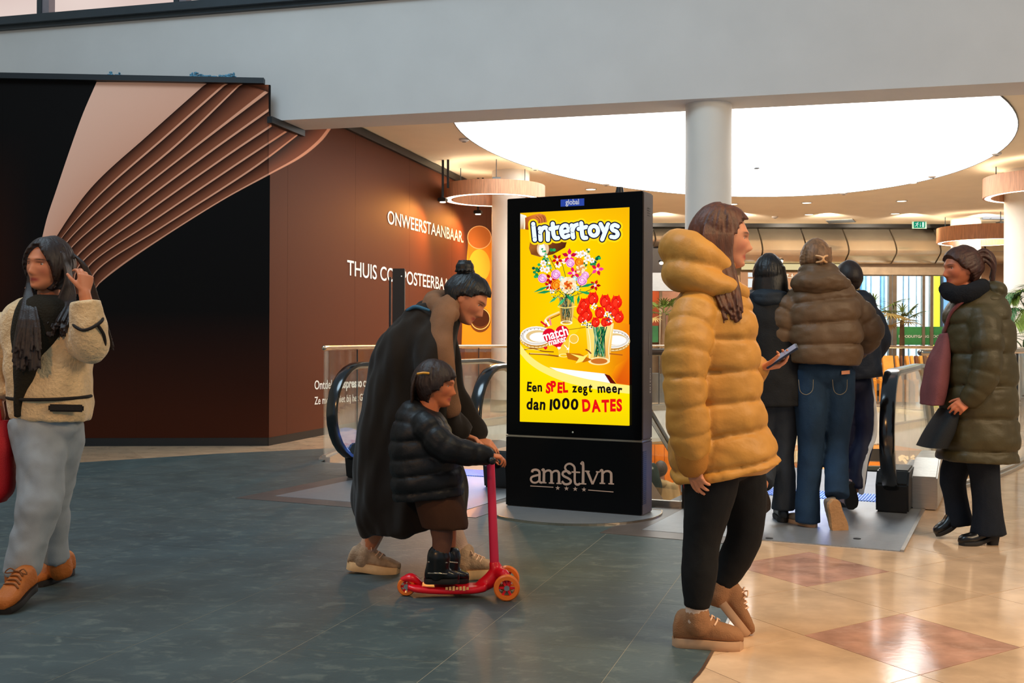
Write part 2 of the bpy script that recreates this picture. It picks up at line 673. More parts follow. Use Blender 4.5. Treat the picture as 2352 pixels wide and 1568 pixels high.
slate_pts = [G(*q) for q in [(1587, 1568), (1615, 1535), (1662, 1447), (1681, 1400), (1690, 1341), (1691, 1300), (1688, 1262), (1660, 1215), (27, 1081), (140, 1070.6), (400, 1049.5), (500, 1041.8), (810, 1027)]]
slate_pts += [Vector((0.30, 2.9, 0)), Vector((-4.0, 2.9, 0)), Vector((-6.2, 5, 0)), Vector((-5.2, 9.1, 0)), U(8.3, -4.4), U(7.6, -2.1)]
slate_poly = hull(slate_pts)
SLATE = edges_in(slate_poly)

def shrink(poly, d):
    E = edges_in(poly)
    out = poly
    for p, n in E:
        l = sqrt(n[0] ** 2 + n[1] ** 2)
        n = (n[0] / l, n[1] / l)
        out = clip_half(out, (p[0] + n[0] * d, p[1] + n[1] * d), n)
        if len(out) < 3:
            return []
    return out

def tile_vf(pieces, z, th):
    mb = MB()
    for p in pieces:
        mb.add(prism([(q[0], q[1], z - th) for q in p], (0, 0, th)))
    return mb

# slate area
fl = struct('floor')
n1, n2, n3 = G(310, 1480.5), G(616.5, 1521), None
jd = (G(1206, 1378) - G(968, 1566.7)); jd.z = 0; jd.normalize()
cd = Vector((jd.y, -jd.x, 0))
wid = abs((n2 - n1).dot(cd))
rr = random.Random(3)
for i in range(-9, 10):
    off = rr.uniform(0, 1.0) if i not in (0,) else 0.0
    s = -4 * 1.15 - off
    while s < 9:
        ln = rr.choice([0.92, 1.15, 1.15, 1.4])
        a = n1 + cd * (i * wid) + jd * s
        q = [xy(a), xy(a + cd * wid), xy(a + cd * wid + jd * ln), xy(a + jd * ln)]
        s += ln
        q = inter(q, SLATE)
        if len(q) < 3:
            continue
        q = shrink(q, 0.0013)
        if len(q) < 3 or area(q) < 0.004:
            continue
        pcs = [q]
        for E in VOIDS:
            pcs = [r for p in pcs for r in minus(p, E) if area(r) > 1e-4]
        ok = [p for p in pcs if max(v[1] for v in p) > 3.0 and max(v[0] for v in p) > -6]
        if ok:
            tile_vf(ok, 0.0012, 0.02).build('floor_tile', M['slate'], fl)
bed = MB()
pcs = [slate_poly]
for E in VOIDS:
    pcs = [r for p in pcs for r in minus(p, E) if area(r) > 1e-4]
for p in pcs:
    bed.add(prism([(v[0], v[1], -.002) for v in p], (0, 0, .0026)))
bed.build('grout_bed', M['grout_pale'], fl)
# thin border strip between the slate and the marble
mb = MB()
pa = cr([G(*q) for q in [(1545, 1640), (1587, 1568), (1615, 1535), (1662, 1447), (1681, 1400), (1690, 1341), (1691, 1300), (1688, 1266)]], 3)
mb.add(ribbon(pa, [(-.006, -.01), (.006, -.01), (.006, .0022), (-.006, .0022)]))
mb.build('edge_strip', M['steel'], fl)
# marble area
fm = struct('floor')
N1, N2, N3 = G(1853.4, 1347), G(2071.6, 1409), G(1846.6, 1458.6)
e1, e2 = N2 - N1, N2 - N3
cells = []
for i in range(-48, 30):
    for j in range(-30, 34):
        a = N1 + e1 * i + e2 * j
        ctr = a + (e1 + e2) / 2
        if not (3.0 < ctr.y < 27.5) or abs(ctr.x) > 0.6 * ctr.y + 1.2:
            continue
        cells.append((ctr.length, i, j, a))
cells.sort()
rest, grout, cnt = MB(), MB(), 0
rr = random.Random(5)
for L_, i, j, a in cells:
    q = [xy(a), xy(a + e1), xy(a + e1 + e2), xy(a + e2)]
    full = q
    q = shrink(q, 0.0016)
    ins = sum(1 for v in full if len(inter([v, (v[0] + 1e-4, v[1]), (v[0], v[1] + 1e-4)], SLATE)) >= 3)
    pg = [full]
    pcs = [q]
    for E in VOIDS:
        pcs = [r for p in pcs for r in minus(p, E) if area(r) > 1e-4]
        pg = [r for p in pg for r in minus(p, E) if area(r) > 1e-4]
    for p in pg:
        grout.add(prism([(v[0], v[1], -0.03) for v in p], (0, 0, 0.026)))
    if ins == 4 or not pcs:
        continue
    m = M['marble_pink'] if (i, j) in ((-1, 0), (1, -1)) or ((i * 37 + j * 101 + 5) % 23 == 0 and a.y > 6.5) else M['marble']
    seen = a.x > -4.5 and abs(a.x) < 0.52 * a.y + 0.6
    if seen and cnt < 230:
        tile_vf(pcs, 0.0, 0.02).build('floor_tile', m, fm)
        cnt += 1
    else:
        for p in pcs:
            rest.add(prism([(v[0], v[1], -0.02) for v in p], (0, 0, 0.02)))
tag(rest.build('floor_tile_field', M['marble'], fm), kind='stuff')
grout.build('grout_bed', M['grout'], fm)

# slab edge of the opening, steel kerb
eb = MB()
arc = [oval(2 * pi * k / 96) for k in range(97)]
ts = [k for k in range(97) if (arc[k].dot(FD) > UC)]
lo, hi = [], []
path = [arc[k] for k in range(0, 97) if arc[k].dot(FD) > UC - 0.05]
# order the visible arc from the right newel round the far end to the left newel
tR = [t for t in np.linspace(-pi * .999, pi * .999, 240) if oval(t).dot(FD) > UC + 0.1]
ring_path = [oval(t) for t in sorted(tR, key=lambda t: -t)]
eb.add(ribbon(ring_path, [(0.0, -0.62), (-0.05, -0.62), (-0.05, -0.03), (0.0, -0.03)]))
sk(eb.build('trim_1', mat('slab_edge', c(196, 192, 184), 0.4, 0.2), None, smooth=True))
kb = MB().add(ribbon(ring_path, [(-0.06, -0.06), (0.05, -0.06), (0.05, 0.025), (-0.06, 0.025)]))
sk(kb.build('trim_2', M['steel'], None, smooth=True))

# ---------------------------------------------------------------- white beam, soffit, ceiling
b1, b2 = G(601, 278.6, ZS), G(2352, 188, ZS)
bd = (b2 - b1); bd.z = 0; bd.normalize()
bn = Vector((bd.y, -bd.x, 0))          # towards the camera
bA, bB = b1 - bd * 10.0, b2 + bd * 9.0
ZT = 4.86
beam = MB()
pr = [(0, 0), (-0.56, 0), (-0.56, 0.8), (-0.3, ZT - ZS), (0, ZT - ZS)]
beam.add(prism([bA + bn * p[0] + UP * p[1] for p in pr], (bB - bA)))
sk(beam.build('trim_3', M['white'], None))
ce = MB()
z0 = bA - bn * 0.5; z1 = bB - bn * 0.5
ce.add(prism([(z0.x, z0.y, ZC), (z1.x, z1.y, ZC), (16, 27.5, ZC), (-13, 27.5, ZC)], (0, 0, 0.3)))
sk(ce.build('ceiling', M['cream'], None))
ov = [U(15.04 + 5.64 * cos(2 * pi * k / 96), -3.446 + 3.54 * sin(2 * pi * k / 96)) for k in range(96)]
cut = [xy(p) for p in ov]
cut = clip_half(cut, xy(bA - bn * 0.6), xy(-bn))
ol = thing('ceiling_light', 'huge oval glowing white ceiling light behind the white beam', 'ceiling light', (3.2, 15, ZC))
MB().add(prism([(p[0], p[1], ZC - 0.012) for p in cut], (0, 0, 0.01))).build('diffuser', M['oval'], ol)
rim = MB()
rp = [Vector((p[0], p[1], ZC)) for p in cut]
for i in range(len(rp)):
    a, b = rp[i], rp[(i + 1) % len(rp)]
    if (a - b).length < 2:
        rim.add(bar(a - UP * .008, b - UP * .008, 0.012, 0.018))
rim.build('rim', M['frame'], ol)

# ---------------------------------------------------------------- upper glazing over the beam
def FB(x, y, off=0.0):
    return hit(x, y, b1 + bn * off, bn)
sill = MB()
sA, sB = bA + UP * (ZT - ZS), bB + UP * (ZT - ZS)
sill.add(bar(sA + bn * 0.03 + UP * 0.05, sB + bn * 0.03 + UP * 0.05, 0.2, 0.09))
sill.add(bar(sA + bn * 0.015 + UP * -0.015, sB + bn * 0.015 + UP * -0.015, 0.1, 0.04))
sk(sill.build('trim_4', M['frame'], None))
def pane_mat(nm, ca, cb, s, sc=0.5):
    m, N, L, b = new_mat(nm)
    N.remove(b)
    tc = N.new('ShaderNodeTexCoord'); nz = N.new('ShaderNodeTexNoise'); nz.inputs['Scale'].default_value = sc; nz.inputs['Detail'].default_value = 1
    L.new(tc.outputs['Object'], nz.inputs['Vector'])
    rp_ = N.new('ShaderNodeValToRGB')
    rp_.color_ramp.elements[0].position = 0.32; rp_.color_ramp.elements[1].position = 0.66
    rp_.color_ramp.elements[0].color = ca + (1,); rp_.color_ramp.elements[1].color = cb + (1,)
    L.new(nz.outputs['Fac'], rp_.inputs['Fac'])
    e = N.new('ShaderNodeEmission'); L.new(rp_.outputs['Color'], e.inputs[0]); e.inputs[1].default_value = s
    L.new(e.outputs[0], N['Material Output'].inputs[0])
    return m
M['pane'] = pane_mat('lit_frosted_pane', c(206, 172, 166), c(240, 222, 214), 0.95)
M['pane_grey'] = pane_mat('lit_grey_pane', c(190, 172, 170), c(214, 192, 188), 0.9)
M['pane_amber'] = pane_mat('lit_amber_pane', c(255, 176, 90), c(255, 206, 140), 1.0)
M['pane_dark'] = mat('dark_pane', c(70, 66, 66), 0.1)
def along(x):
    p = hit(x, 20, b1, bn)
    return (p - b1).dot(bd)
win = [(-700, -330, 'pane'), (-330, 92, 'pane'), (92, 406, 'pane'), (406, 590, 'pane_grey'), (590, 757, 'pane_amber'), (757, 1180, 'pane_dark'), (1180, 1700, 'pane'), (1700, 2400, 'pane')]
for k, (xa, xb, mm) in enumerate(win):
    w_ = struct('window_%d' % (k + 1))
    a, b = along(xa), along(xb)
    pa_, pb_ = b1 + bd * a - bn * 0.12, b1 + bd * b - bn * 0.12
    pa_.z = pb_.z = ZT + 1.25
    MB().add(bar(pa_, pb_, 0.02, 2.4)).build('pane', M[mm], w_)
    q = pa_.copy(); q.z = ZT + 1.25
    mu = MB()
    mu.add(box(q + bn * 0.04, (0.06, 0.2, 2.4), bd, bn, UP))
    mu.build('mullion', M['frame_dark'] if k == 4 else M['frame'], w_)
    if k in (1, 2, 3, 5):
        MB().add(box(q + bn * 0.06 + bd * 0.075, (0.09, 0.12, 2.4), bd, bn, UP)).build('jamb_lining', mat('pale_jamb', c(140, 130, 134), 0.5), w_)
    if k == 3:
        MB().add(box(b1 + bd * (along(556)) - bn * .1 + UP * (ZT + 1.25 - ZS), (0.16, 0.05, 2.4), bd, bn, UP)).build('blind_edge', M['pane'], w_)

# ---------------------------------------------------------------- columns
def column(nm, x0, x1, d, r=None, zt=ZC, plinth=False):
    xm = (x0 + x1) / 2
    rad = (x1 - x0) / 2 / FPX * d
    p = P(xm, 784, d); p.z = 0
    o = thing(nm, None, None, p)
    del_ = None
    o['kind'] = 'structure'
    MB().add(disc_cyl(p, rad, zt + 0.02, 48)).build('shaft', M['column'], o, smooth=True)
    if plinth:
        MB().add(disc_cyl(p, rad + 0.012, 0.2, 48)).build('plinth', mat('plinth_stone', c(150, 136, 112), 0.35), o, smooth=True)
    return p, rad
near_d = (b1 + bd * along(1625)).y + 0.32
pc0, r0 = column('trim_5', 1573, 1678, near_d, zt=ZS)
pc1, r1 = column('trim_6', 1128.5, 1215, 17.6, plinth=True)
pc2, r2 = column('trim_7', 2309, 2398, 17.2)
pc3, r3 = column('trim_8', 2184.5, 2250, 24.2)

# ---------------------------------------------------------------- outer walls that close the hall
wl = MB().add(box((-13.2, 14, 3), (0.2, 40, 16)))
sk(wl.build('wall_left', M['cream'], None))
wr = MB().add(box((16.5, 20, 1.6), (0.2, 16, 5)))
sk(wr.build('wall_right', M['cream'], None))

# ---------------------------------------------------------------- far end: metal barrel, entrance doors, side walls
YF = 25.6
def FP(x, y, d=YF):
    return hit(x, y, Vector((0, d, 0)), Vector((0, -1, 0)))
far = MB()
far.add(box((0.0, YF + 0.5, 1.9), (16.6, 0.2, 4.3)))
sk(far.build('wall_back', mat('back_wall', c(186, 150, 112), 0.5), None))
hd = MB()
a, b = FP(1430, 523), FP(2360, 523)
hd.add(box(((a.x + b.x) / 2, YF - 0.25, ZC - 0.04), (b.x - a.x, 0.5, 0.09)))
sk(hd.build('trim_9', M['black'], None))
cl = thing('cladding', 'curved brushed metal panels over the far entrance doors', 'cladding', FP(1900, 560))
seams = [1400, 1497, 1566, 1640, 1737, 1835, 1930, 2037, 2136, 2236, 2330]
for k in range(len(seams) - 1):
    a, b = FP(seams[k] + 1.8, 560).x, FP(seams[k + 1] - 1.8, 560).x
    prof = []
    zt_, zb_ = 3.86, 3.04
    if k < 3:
        zb_ = 3.42
    for s in range(13):
        t = s / 12
        prof.append((YF - 0.06 - 0.62 * sin(pi * (0.12 + 0.88 * t) * 0.62) ** 1.2 * (1 - 0.55 * max(0, t - .72) / .28), zt_ + (zb_ - zt_) * t))
    loop = [Vector((a, y, z)) for y, z in prof] + [Vector((a, YF - 0.02, zb_)), Vector((a, YF - 0.02, zt_))]
    MB().add(prism(loop, (b - a, 0, 0))).build('metal_panel', M['steel_warm'], cl, smooth=True)
MB().add(box(((FP(1400, 0).x + FP(2330, 0).x) / 2, YF + 0.02, 3.44), (FP(2330, 0).x - FP(1400, 0).x, 0.06, 0.86))).build('backing', M['black'], cl)

for xx in (1520, 1700, 1900, 2090, 2260):
    p = FP(xx, 530, YF - 2.6); p.z = ZC - .1
    lamp('SPOT', 'cladding_fill_light', p, FP(xx, 560), 260, (1, .86, .68), .1, radians(95), .8)  # fill spots added to brighten the metal panels, no fixtures
# header, doors
def slab(nm, x0, x1, y0, y1, m, d=YF, th=0.06, parent=None, kind=True, out=0.0):
    a, b = FP(x0, y0, d), FP(x1, y1, d)
    o = MB().add(box(((a.x + b.x) / 2, d + th / 2 - out, (a.z + b.z) / 2), (abs(b.x - a.x), th, abs(a.z - b.z)))).build(nm, m, parent)
    if parent is None and kind:
        sk(o)
    return o
M['beige_panel'] = mat('beige_panel', c(172, 150, 124), 0.5)
M['brown_panel'] = mat('brown_panel', c(150, 112, 82), 0.5)
M['orange_panel'] = mat('orange_panel', c(196, 84, 22), 0.5)
M['green_film'] = mat('green_film', c(64, 150, 84), 0.5)
M['alu'] = mat('door_aluminium', c(168, 146, 120), 0.3, 0.8)
M['letter'] = mat('white_letter', c(236, 234, 228), 0.6)
slab('trim_10', 1962, 2190, 602, 632, M['beige_panel'], out=0.1)
dr = struct('door_1')
posts = [(1966, 1972), (2040, 2046), (2049, 2057), (2117, 2122), (2135, 2141), (2186, 2192)]
for a, b in posts:
    slab('door_post', a, b, 626, 905, M['alu'], parent=dr, th=0.12, out=0.06)
for k, (a, b) in enumerate([(1972, 2040), (2057, 2117), (2122, 2135), (2141, 2186)]):
    slab('door_rail', a, b, 630, 634, M['alu'], parent=dr, th=0.08, out=0.04)
    slab('pane', a, b, 634, 905, M['glass'], parent=dr, th=0.012)
    gf = slab('door_film', a, b, 750, 792, M['green_film'], parent=dr, th=0.006, out=0.01)
def wall_text(body, x0, x1, ybase, plane_p, n, m, parent, name='lettering', bold=0.012, off=0.004, th=0.003, xr=None):
    """lettering fitted between the pixels x0..x1 on a plane; ybase = (y at x0, y at x1) of the baseline"""
    t0, t1, u0, u1 = text_size(body, bold=bold)
    n = Vector(n)
    a, b = hit(x0, ybase[0], plane_p, n), hit(x1, ybase[1], plane_p, n)
    ex = (b - a)
    return a, ex, t0, t1
def put_text(body, a, ex, eu, m, parent, name='lettering', bold=0.012, n=None, off=0.004, h=1.0, shear=0.0, space=1.0):
    v, f = text_vf(body, bold=bold, shear=shear, space=space)
    xs = [p[0] for p in v]
    t0, t1 = min(xs), max(xs)
    pts = [a + ex * ((p[0] - t0) / (t1 - t0)) + eu * (p[1] * h) + n * (off + p[2] * 0.04) for p in v]
    return MB().add((pts, f)).build(name, m, parent, fix=False)
a, b = FP(2063.5, 775), FP(2133, 775.3)
put_text('NOODUITGANG', a, b - a, UP, M['letter'], dr, n=Vector((0, -1, 0)), off=0.02, h=FP(0, 775).z * 0 + 0.085, bold=0.03)
a, b = FP(2141.5, 775), FP(2211, 775.3)
put_text('OODUITGANG'[:4], a, (b - a) * 0.42, UP, M['letter'], dr, n=Vector((0, -1, 0)), off=0.02, h=0.085, bold=0.03)

# far left part of the entrance wall (seen between the kiosk and the mustard coat) and cream directory wall
slab('trim_11', 1485, 1640, 560, 628, mat('dark_soffit', c(40, 26, 16), 0.5), out=0.15)
slab('trim_12', 1485, 1600, 626, 668, M['steel'], d=24.2, th=0.3)
slab('trim_13', 1485, 1513, 668, 748, M['orange_panel'], out=0.05)
slab('trim_14', 1485, 1511, 748, 786, M['green_film'], out=0.07)
slab('trim_15', 1513, 1519, 668, 900, M['alu'], out=0.1)
slab('trim_16', 1519, 1740, 668, 900, mat('pinkish_panel', c(176, 128, 104), 0.5), out=0.02)
sg = thing('directory_sign', 'brown directory wall with arrows and a cream light box above', 'sign', FP(1830, 660))
slab('light_box', 1700, 1954, 607, 621, emit_mat('cream_box', c(232, 214, 160), 0.95), parent=sg, out=0.2)
slab('sign_board', 1700, 1962, 624, 905, M['brown_panel'], parent=sg, out=0.05)
slab('lit_window', 1717, 1735, 626, 636, emit_mat('white_lit_a', c(236, 240, 240), 1.0), parent=sg, out=0.06)
slab('lit_window', 1717, 1735, 640, 660, emit_mat('white_lit_b', c(236, 240, 240), 1.0), parent=sg, out=0.06)
ar = MB()
def arrow(mb, cx, cy, dx, dy, s, plane=None, w=1.3, d=YF - 0.07):
    pp = lambda x, y: FP(x, y, d)
    tip = (cx + dx * s, cy + dy * s); tail = (cx - dx * s, cy - dy * s)
    px_, py_ = -dy, dx
    wp = w / FPX * d
    mb.add(bar(pp(*tail), pp(*tip), wp, wp, up=(0, 1, 0)))
    for sg_ in (-1, 1):
        e = (tip[0] - dx * s * .75 + px_ * sg_ * s * .75, tip[1] - dy * s * .75 + py_ * sg_ * s * .75)
        mb.add(bar(pp(*tip), pp(*e), wp, wp, up=(0, 1, 0)))
arrow(ar, 1809, 632, 0, -1, 3.4); arrow(ar, 1819.5, 632, 0, 1, 3.4)
ar.add(box(FP(1816, 637.5, YF - .07), (0.3, .01, .012)))
ar.build('arrow_marks', M['letter'], sg)
a = FP(1803, 663, YF - .07)
put_text('NO', a, FP(1803, 643, YF - .07) - a, Vector((-1, 0, 0)), M['letter'], sg, n=Vector((0, -1, 0)), h=0.09, bold=0.02)

# outside: daylight street front behind the doors
og = MB().add(box((8.5, 33, -0.1), (14, 12, 0.1)))
sk(og.build('path', mat('street_paving', c(150, 156, 164), 0.8), None))
bl = thing('facade', 'blue and white striped facade outside the glass doors', 'building', (8.5, 33.2, 0))
M['fin'] = mat('white_fin', c(236, 244, 250), 0.5)
M['fin_blue'] = mat('blue_fin', c(120, 176, 216), 0.5)
MB().add(box((9.5, 33.6, 2.5), (9, 0.2, 6))).build('wall', mat('facade_blue', c(120, 160, 190), 0.5), bl)
rr = random.Random(9)
x = 5.6
while x < 13.2:
    w_ = rr.choice([0.07, 0.1, 0.14, 0.2])
    if not (FP(2140, 700, 33).x < x + w_ / 2 < FP(2158, 700, 33).x):
        MB().add(box((x + w_ / 2, 33.35, 2.5), (w_, 0.2, 6))).build('fin', rr.choice([M['fin'], M['fin'], M['fin_blue']]), bl)
    x += w_ + rr.choice([0.05, 0.08, 0.1])
yl = thing('yellow_pillar', 'yellow post outside behind the glass doors', 'pillar', (FP(2149, 700, 31).x, 31, 0))
MB().add(box((FP(2149, 700, 31).x, 31, 2.4), (0.17, 0.2, 4.9))).build('shaft', mat('yellow_paint', c(222, 222, 40), 0.5), yl)
MB().add(box((FP(2149, 700, 31).x, 31, 0.02), (0.3, 0.3, 0.05))).build('foot_plate', M['frame'], yl)
gp = thing('grey_pillar', 'dark grey post outside beside the yellow post', 'pillar', (FP(2164, 700, 31).x, 31.2, 0))
MB().add(box((FP(2164, 700, 31).x, 31.2, 2.4), (0.16, 0.2, 4.9))).build('shaft', mat('grey_paint', c(88, 92, 104), 0.5), gp)
MB().add(box((FP(2164, 700, 31).x, 31.2, 0.02), (0.3, 0.3, 0.05))).build('foot_plate', M['frame'], gp)
lamp('AREA', 'daylight_lamp', (9.0, 29.0, 6.5), (9.0, 33.5, 1.8), 2200, (0.8, 0.92, 1.0), 5)  # area light added outside to stand in for daylight on the facade

# ---------------------------------------------------------------- hoarding with printed artwork
Cn = G(617.5, 1023.7)
Lf = G(0, 1025.2)
fd = (Lf - Cn); fd.z = 0; fd.normalize()
fN = Vector((fd.y, -fd.x, 0))
if fN.y > 0: fN = -fN
sd = Vector((0.26, 0.9656, 0)).normalized()
sN = Vector((sd.y, -sd.x, 0))
if sN.x < 0: sN = -sN
ho = thing('hoarding', 'dark brown shop hoarding with printed ridged swirl and white Dutch slogans', 'hoarding', Cn)
ZH = 3.94
M['print'] = vcol_mat('printed_board', rough=0.6, grain=0.05, spec=0.08)
def board(p, q, z0, z1, n, th, colfn, name, nu=10, nz=14):
    """printed board: grid front face with printed colour, real thickness"""
    mb = MB()
    v, f, cl_ = [], [], []
    for i in range(nu + 1):
        for k in range(nz + 1):
            w = p + (q - p) * (i / nu); z = z0 + (z1 - z0) * k / nz
            v.append((w.x, w.y, z)); cl_.append(colfn(i / nu, k / nz))
    for i in range(nu):
        for k in range(nz):
            a_ = i * (nz + 1) + k
            f.append((a_, a_ + nz + 1, a_ + nz + 2, a_ + 1))
    mb.add((v, f), cl_)
    t = Vector(n) * -th
    e = [Vector((p.x, p.y, z0)), Vector((q.x, q.y, z0)), Vector((q.x, q.y, z1)), Vector((p.x, p.y, z1))]
    mb.add(([*e, *[k + t for k in e]], [(4, 5, 6, 7), (0, 1, 5, 4), (1, 2, 6, 5), (2, 3, 7, 6), (3, 0, 4, 7)]), c(40, 26, 20))
    return mb.build(name, M['print'], ho, colors=True, fix=False)
def mixc(a, b, t):
    t = max(0, min(1, t))
    return tuple(x * (1 - t) + y * t for x, y in zip(a, b))
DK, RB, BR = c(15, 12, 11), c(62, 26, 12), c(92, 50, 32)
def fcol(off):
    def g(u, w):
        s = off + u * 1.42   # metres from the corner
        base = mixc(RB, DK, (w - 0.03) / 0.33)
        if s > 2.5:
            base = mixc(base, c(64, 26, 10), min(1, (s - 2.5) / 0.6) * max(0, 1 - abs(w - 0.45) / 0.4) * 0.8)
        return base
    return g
k = 0
s = 0.0
while s < 4.2:
    pA, pB = Cn + fd * (s + 0.0003), Cn + fd * (s + 1.4197)
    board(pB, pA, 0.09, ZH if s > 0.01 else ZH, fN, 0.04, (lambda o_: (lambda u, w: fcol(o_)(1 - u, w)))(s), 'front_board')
    s += 1.42
s = 0.0
for ln in (0.42, 1.9, 2.0, 2.0, 2.0, 2.0):
    pA, pB = Cn + sd * (s + 0.0015), Cn + sd * (s + ln - 0.0015)
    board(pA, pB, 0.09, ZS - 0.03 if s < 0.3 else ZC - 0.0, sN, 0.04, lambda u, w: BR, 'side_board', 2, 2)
    s += ln
bb = MB()
bb.add(bar(Cn + fd * 4.3 + UP * .045 - fN * .02, Cn + UP * .045 - fN * .02, 0.03, 0.09))
bb.add(bar(Cn + UP * .045 - sN * .02, Cn + sd * 10 + UP * .045 - sN * .02, 0.03, 0.09))
bb.build('base_strip', M['black'], ho)
tb = MB()
tb.add(bar(Cn + fd * 4.3 + UP * (ZH + .03) + fN * .02, Cn + fd * 0.06 + UP * (ZH + .03) + fN * .02, 0.1, 0.06))
tb.add(bar(Cn + fd * 0.02 + UP * (ZS - .02) + fN * .03, Cn + fd * 0.02 + UP * (ZH) + fN * .03, 0.05, 0.07))
tb.build('top_trim', M['frame_dark'], ho)
tb = MB()
tb.add(bar(Cn + sd * -0.05 + UP * (ZS - .04) + sN * .02, Cn + sd * 0.75 + UP * (ZS - .04) + sN * .02, 0.06, 0.07))
tb.add(bar(Cn + sd * 0.7 + UP * (ZC - .06) + sN * .02, Cn + sd * 9.9 + UP * (ZC - .06) + sN * .02, 0.06, 0.1))
tb.build('ceiling_trim', M['frame_dark'], ho)
# artwork: pale sheet and eight ridges, printed on both faces
E = [(475, 190), (524, 190), (558, 190), (617, 212), (617, 256), (624, 291), (660, 303), (700, 299), (762, 294)]
B = [(100, 590), (137, 553), (151, 560), (164, 570), (180, 586), (191, 600), (209, 607), (225, 620), (232, 648)]
KA = [(345, 306), (610, 404)]; KB = [(205, 436), (405, 530)]
def ridge(k):
    t = k / 8
    a = (KA[0][0] * (1 - t) + KA[1][0] * t, KA[0][1] * (1 - t) + KA[1][1] * t)
    b = (KB[0][0] * (1 - t) + KB[1][0] * t, KB[0][1] * (1 - t) + KB[1][1] * t)
    if k == 8:
        pts = [E[8], (738, 325), (692, 362), (620, 401), (520, 455), (405, 526), (300, 596), B[8], (218, 668), (204, 690)]
    else:
        pts = [E[k], a, b, B[k], (B[k][0] - (44 - 4 * k) , B[k][1] + 72)]
    q = cr(pts, 14)
    d_ = np.r_[0, np.cumsum(np.linalg.norm(np.diff(q, axis=0), axis=1))]
    tt = np.linspace(0, d_[-1], 61)
    return np.c_[np.interp(tt, d_, q[:, 0]), np.interp(tt, d_, q[:, 1])]
curves = [ridge(k) for k in range(9)]
FRP = Cn + fN * 0.003; SDP = Cn + sN * 0.003
def on_board(px, py):
    if px <= 617.5:
        return hit(px, py, FRP, fN)
    return hit(px, py, SDP, sN)
art = MB()
def quad_art(mb, qs, cols):
    """quads in photo pixels, split at the corner of the hoarding"""
    for side in (0, 1):
        poly = [(x_, y_, cc) for (x_, y_), cc in zip(qs, cols)]
        out = []
        for i in range(len(poly)):
            A_, B_ = poly[i], poly[(i + 1) % len(poly)]
            xe = lambda q: 617.5 - 0.0045 * (1023 - q[1]) * -1 if False else 617.5
            da = (617.5 - A_[0]) * (1 if side == 0 else -1); db = (617.5 - B_[0]) * (1 if side == 0 else -1)
            if da >= 0: out.append(A_)
            if (da >= 0) != (db >= 0):
                t = da / (da - db)
                out.append((A_[0] + (B_[0] - A_[0]) * t, A_[1] + (B_[1] - A_[1]) * t, mixc(A_[2], B_[2], t)))
        if len(out) < 3:
            continue
        pl, nn = (FRP, fN) if side == 0 else (SDP, sN)
        v = [hit(q[0], q[1], pl, nn) for q in out]
        zmax = ZH if side == 0 else ZC - .02
        for w in v:
            w.z = min(w.z, zmax)
        mb.add((v, [tuple(range(len(v)))]), [q[2] for q in out])
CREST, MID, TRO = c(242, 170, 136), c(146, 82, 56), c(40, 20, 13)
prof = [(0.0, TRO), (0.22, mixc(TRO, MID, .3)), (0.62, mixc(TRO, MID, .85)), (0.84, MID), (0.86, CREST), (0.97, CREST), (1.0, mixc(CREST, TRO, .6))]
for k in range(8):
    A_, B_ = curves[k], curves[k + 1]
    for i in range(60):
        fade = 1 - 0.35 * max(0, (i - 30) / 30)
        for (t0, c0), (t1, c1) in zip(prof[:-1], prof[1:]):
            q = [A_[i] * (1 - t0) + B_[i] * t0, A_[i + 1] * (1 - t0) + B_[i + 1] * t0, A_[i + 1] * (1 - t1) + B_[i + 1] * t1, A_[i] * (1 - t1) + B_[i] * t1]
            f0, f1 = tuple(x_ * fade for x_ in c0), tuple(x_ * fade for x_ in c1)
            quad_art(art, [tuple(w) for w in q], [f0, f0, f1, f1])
quad_art(art, [(556, 188), (617, 188), (617, 214), (558, 192)], [MID, MID, TRO, TRO])
L0 = cr([(222, 188), (190, 262), (160, 345), (128, 440), (108, 500), (92, 565), (74, 628), (58, 662)], 10)
L1 = curves[0]
tt = np.linspace(0, 1, 41)
def rs(q):
    d_ = np.r_[0, np.cumsum(np.linalg.norm(np.diff(q, axis=0), axis=1))]
    return np.c_[np.interp(tt * d_[-1], d_, q[:, 0]), np.interp(tt * d_[-1], d_, q[:, 1])]
L0, L1 = rs(L0), rs(L1)
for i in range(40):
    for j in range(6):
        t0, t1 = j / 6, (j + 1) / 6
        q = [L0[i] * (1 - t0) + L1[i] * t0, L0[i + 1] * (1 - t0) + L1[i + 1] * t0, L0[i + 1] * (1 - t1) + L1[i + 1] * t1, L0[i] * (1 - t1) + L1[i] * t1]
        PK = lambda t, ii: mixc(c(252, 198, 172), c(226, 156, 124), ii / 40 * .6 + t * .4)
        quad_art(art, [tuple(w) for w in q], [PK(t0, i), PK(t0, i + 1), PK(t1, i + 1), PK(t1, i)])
art.build('swirl_print', M['print'], ho, colors=True, fix=False)
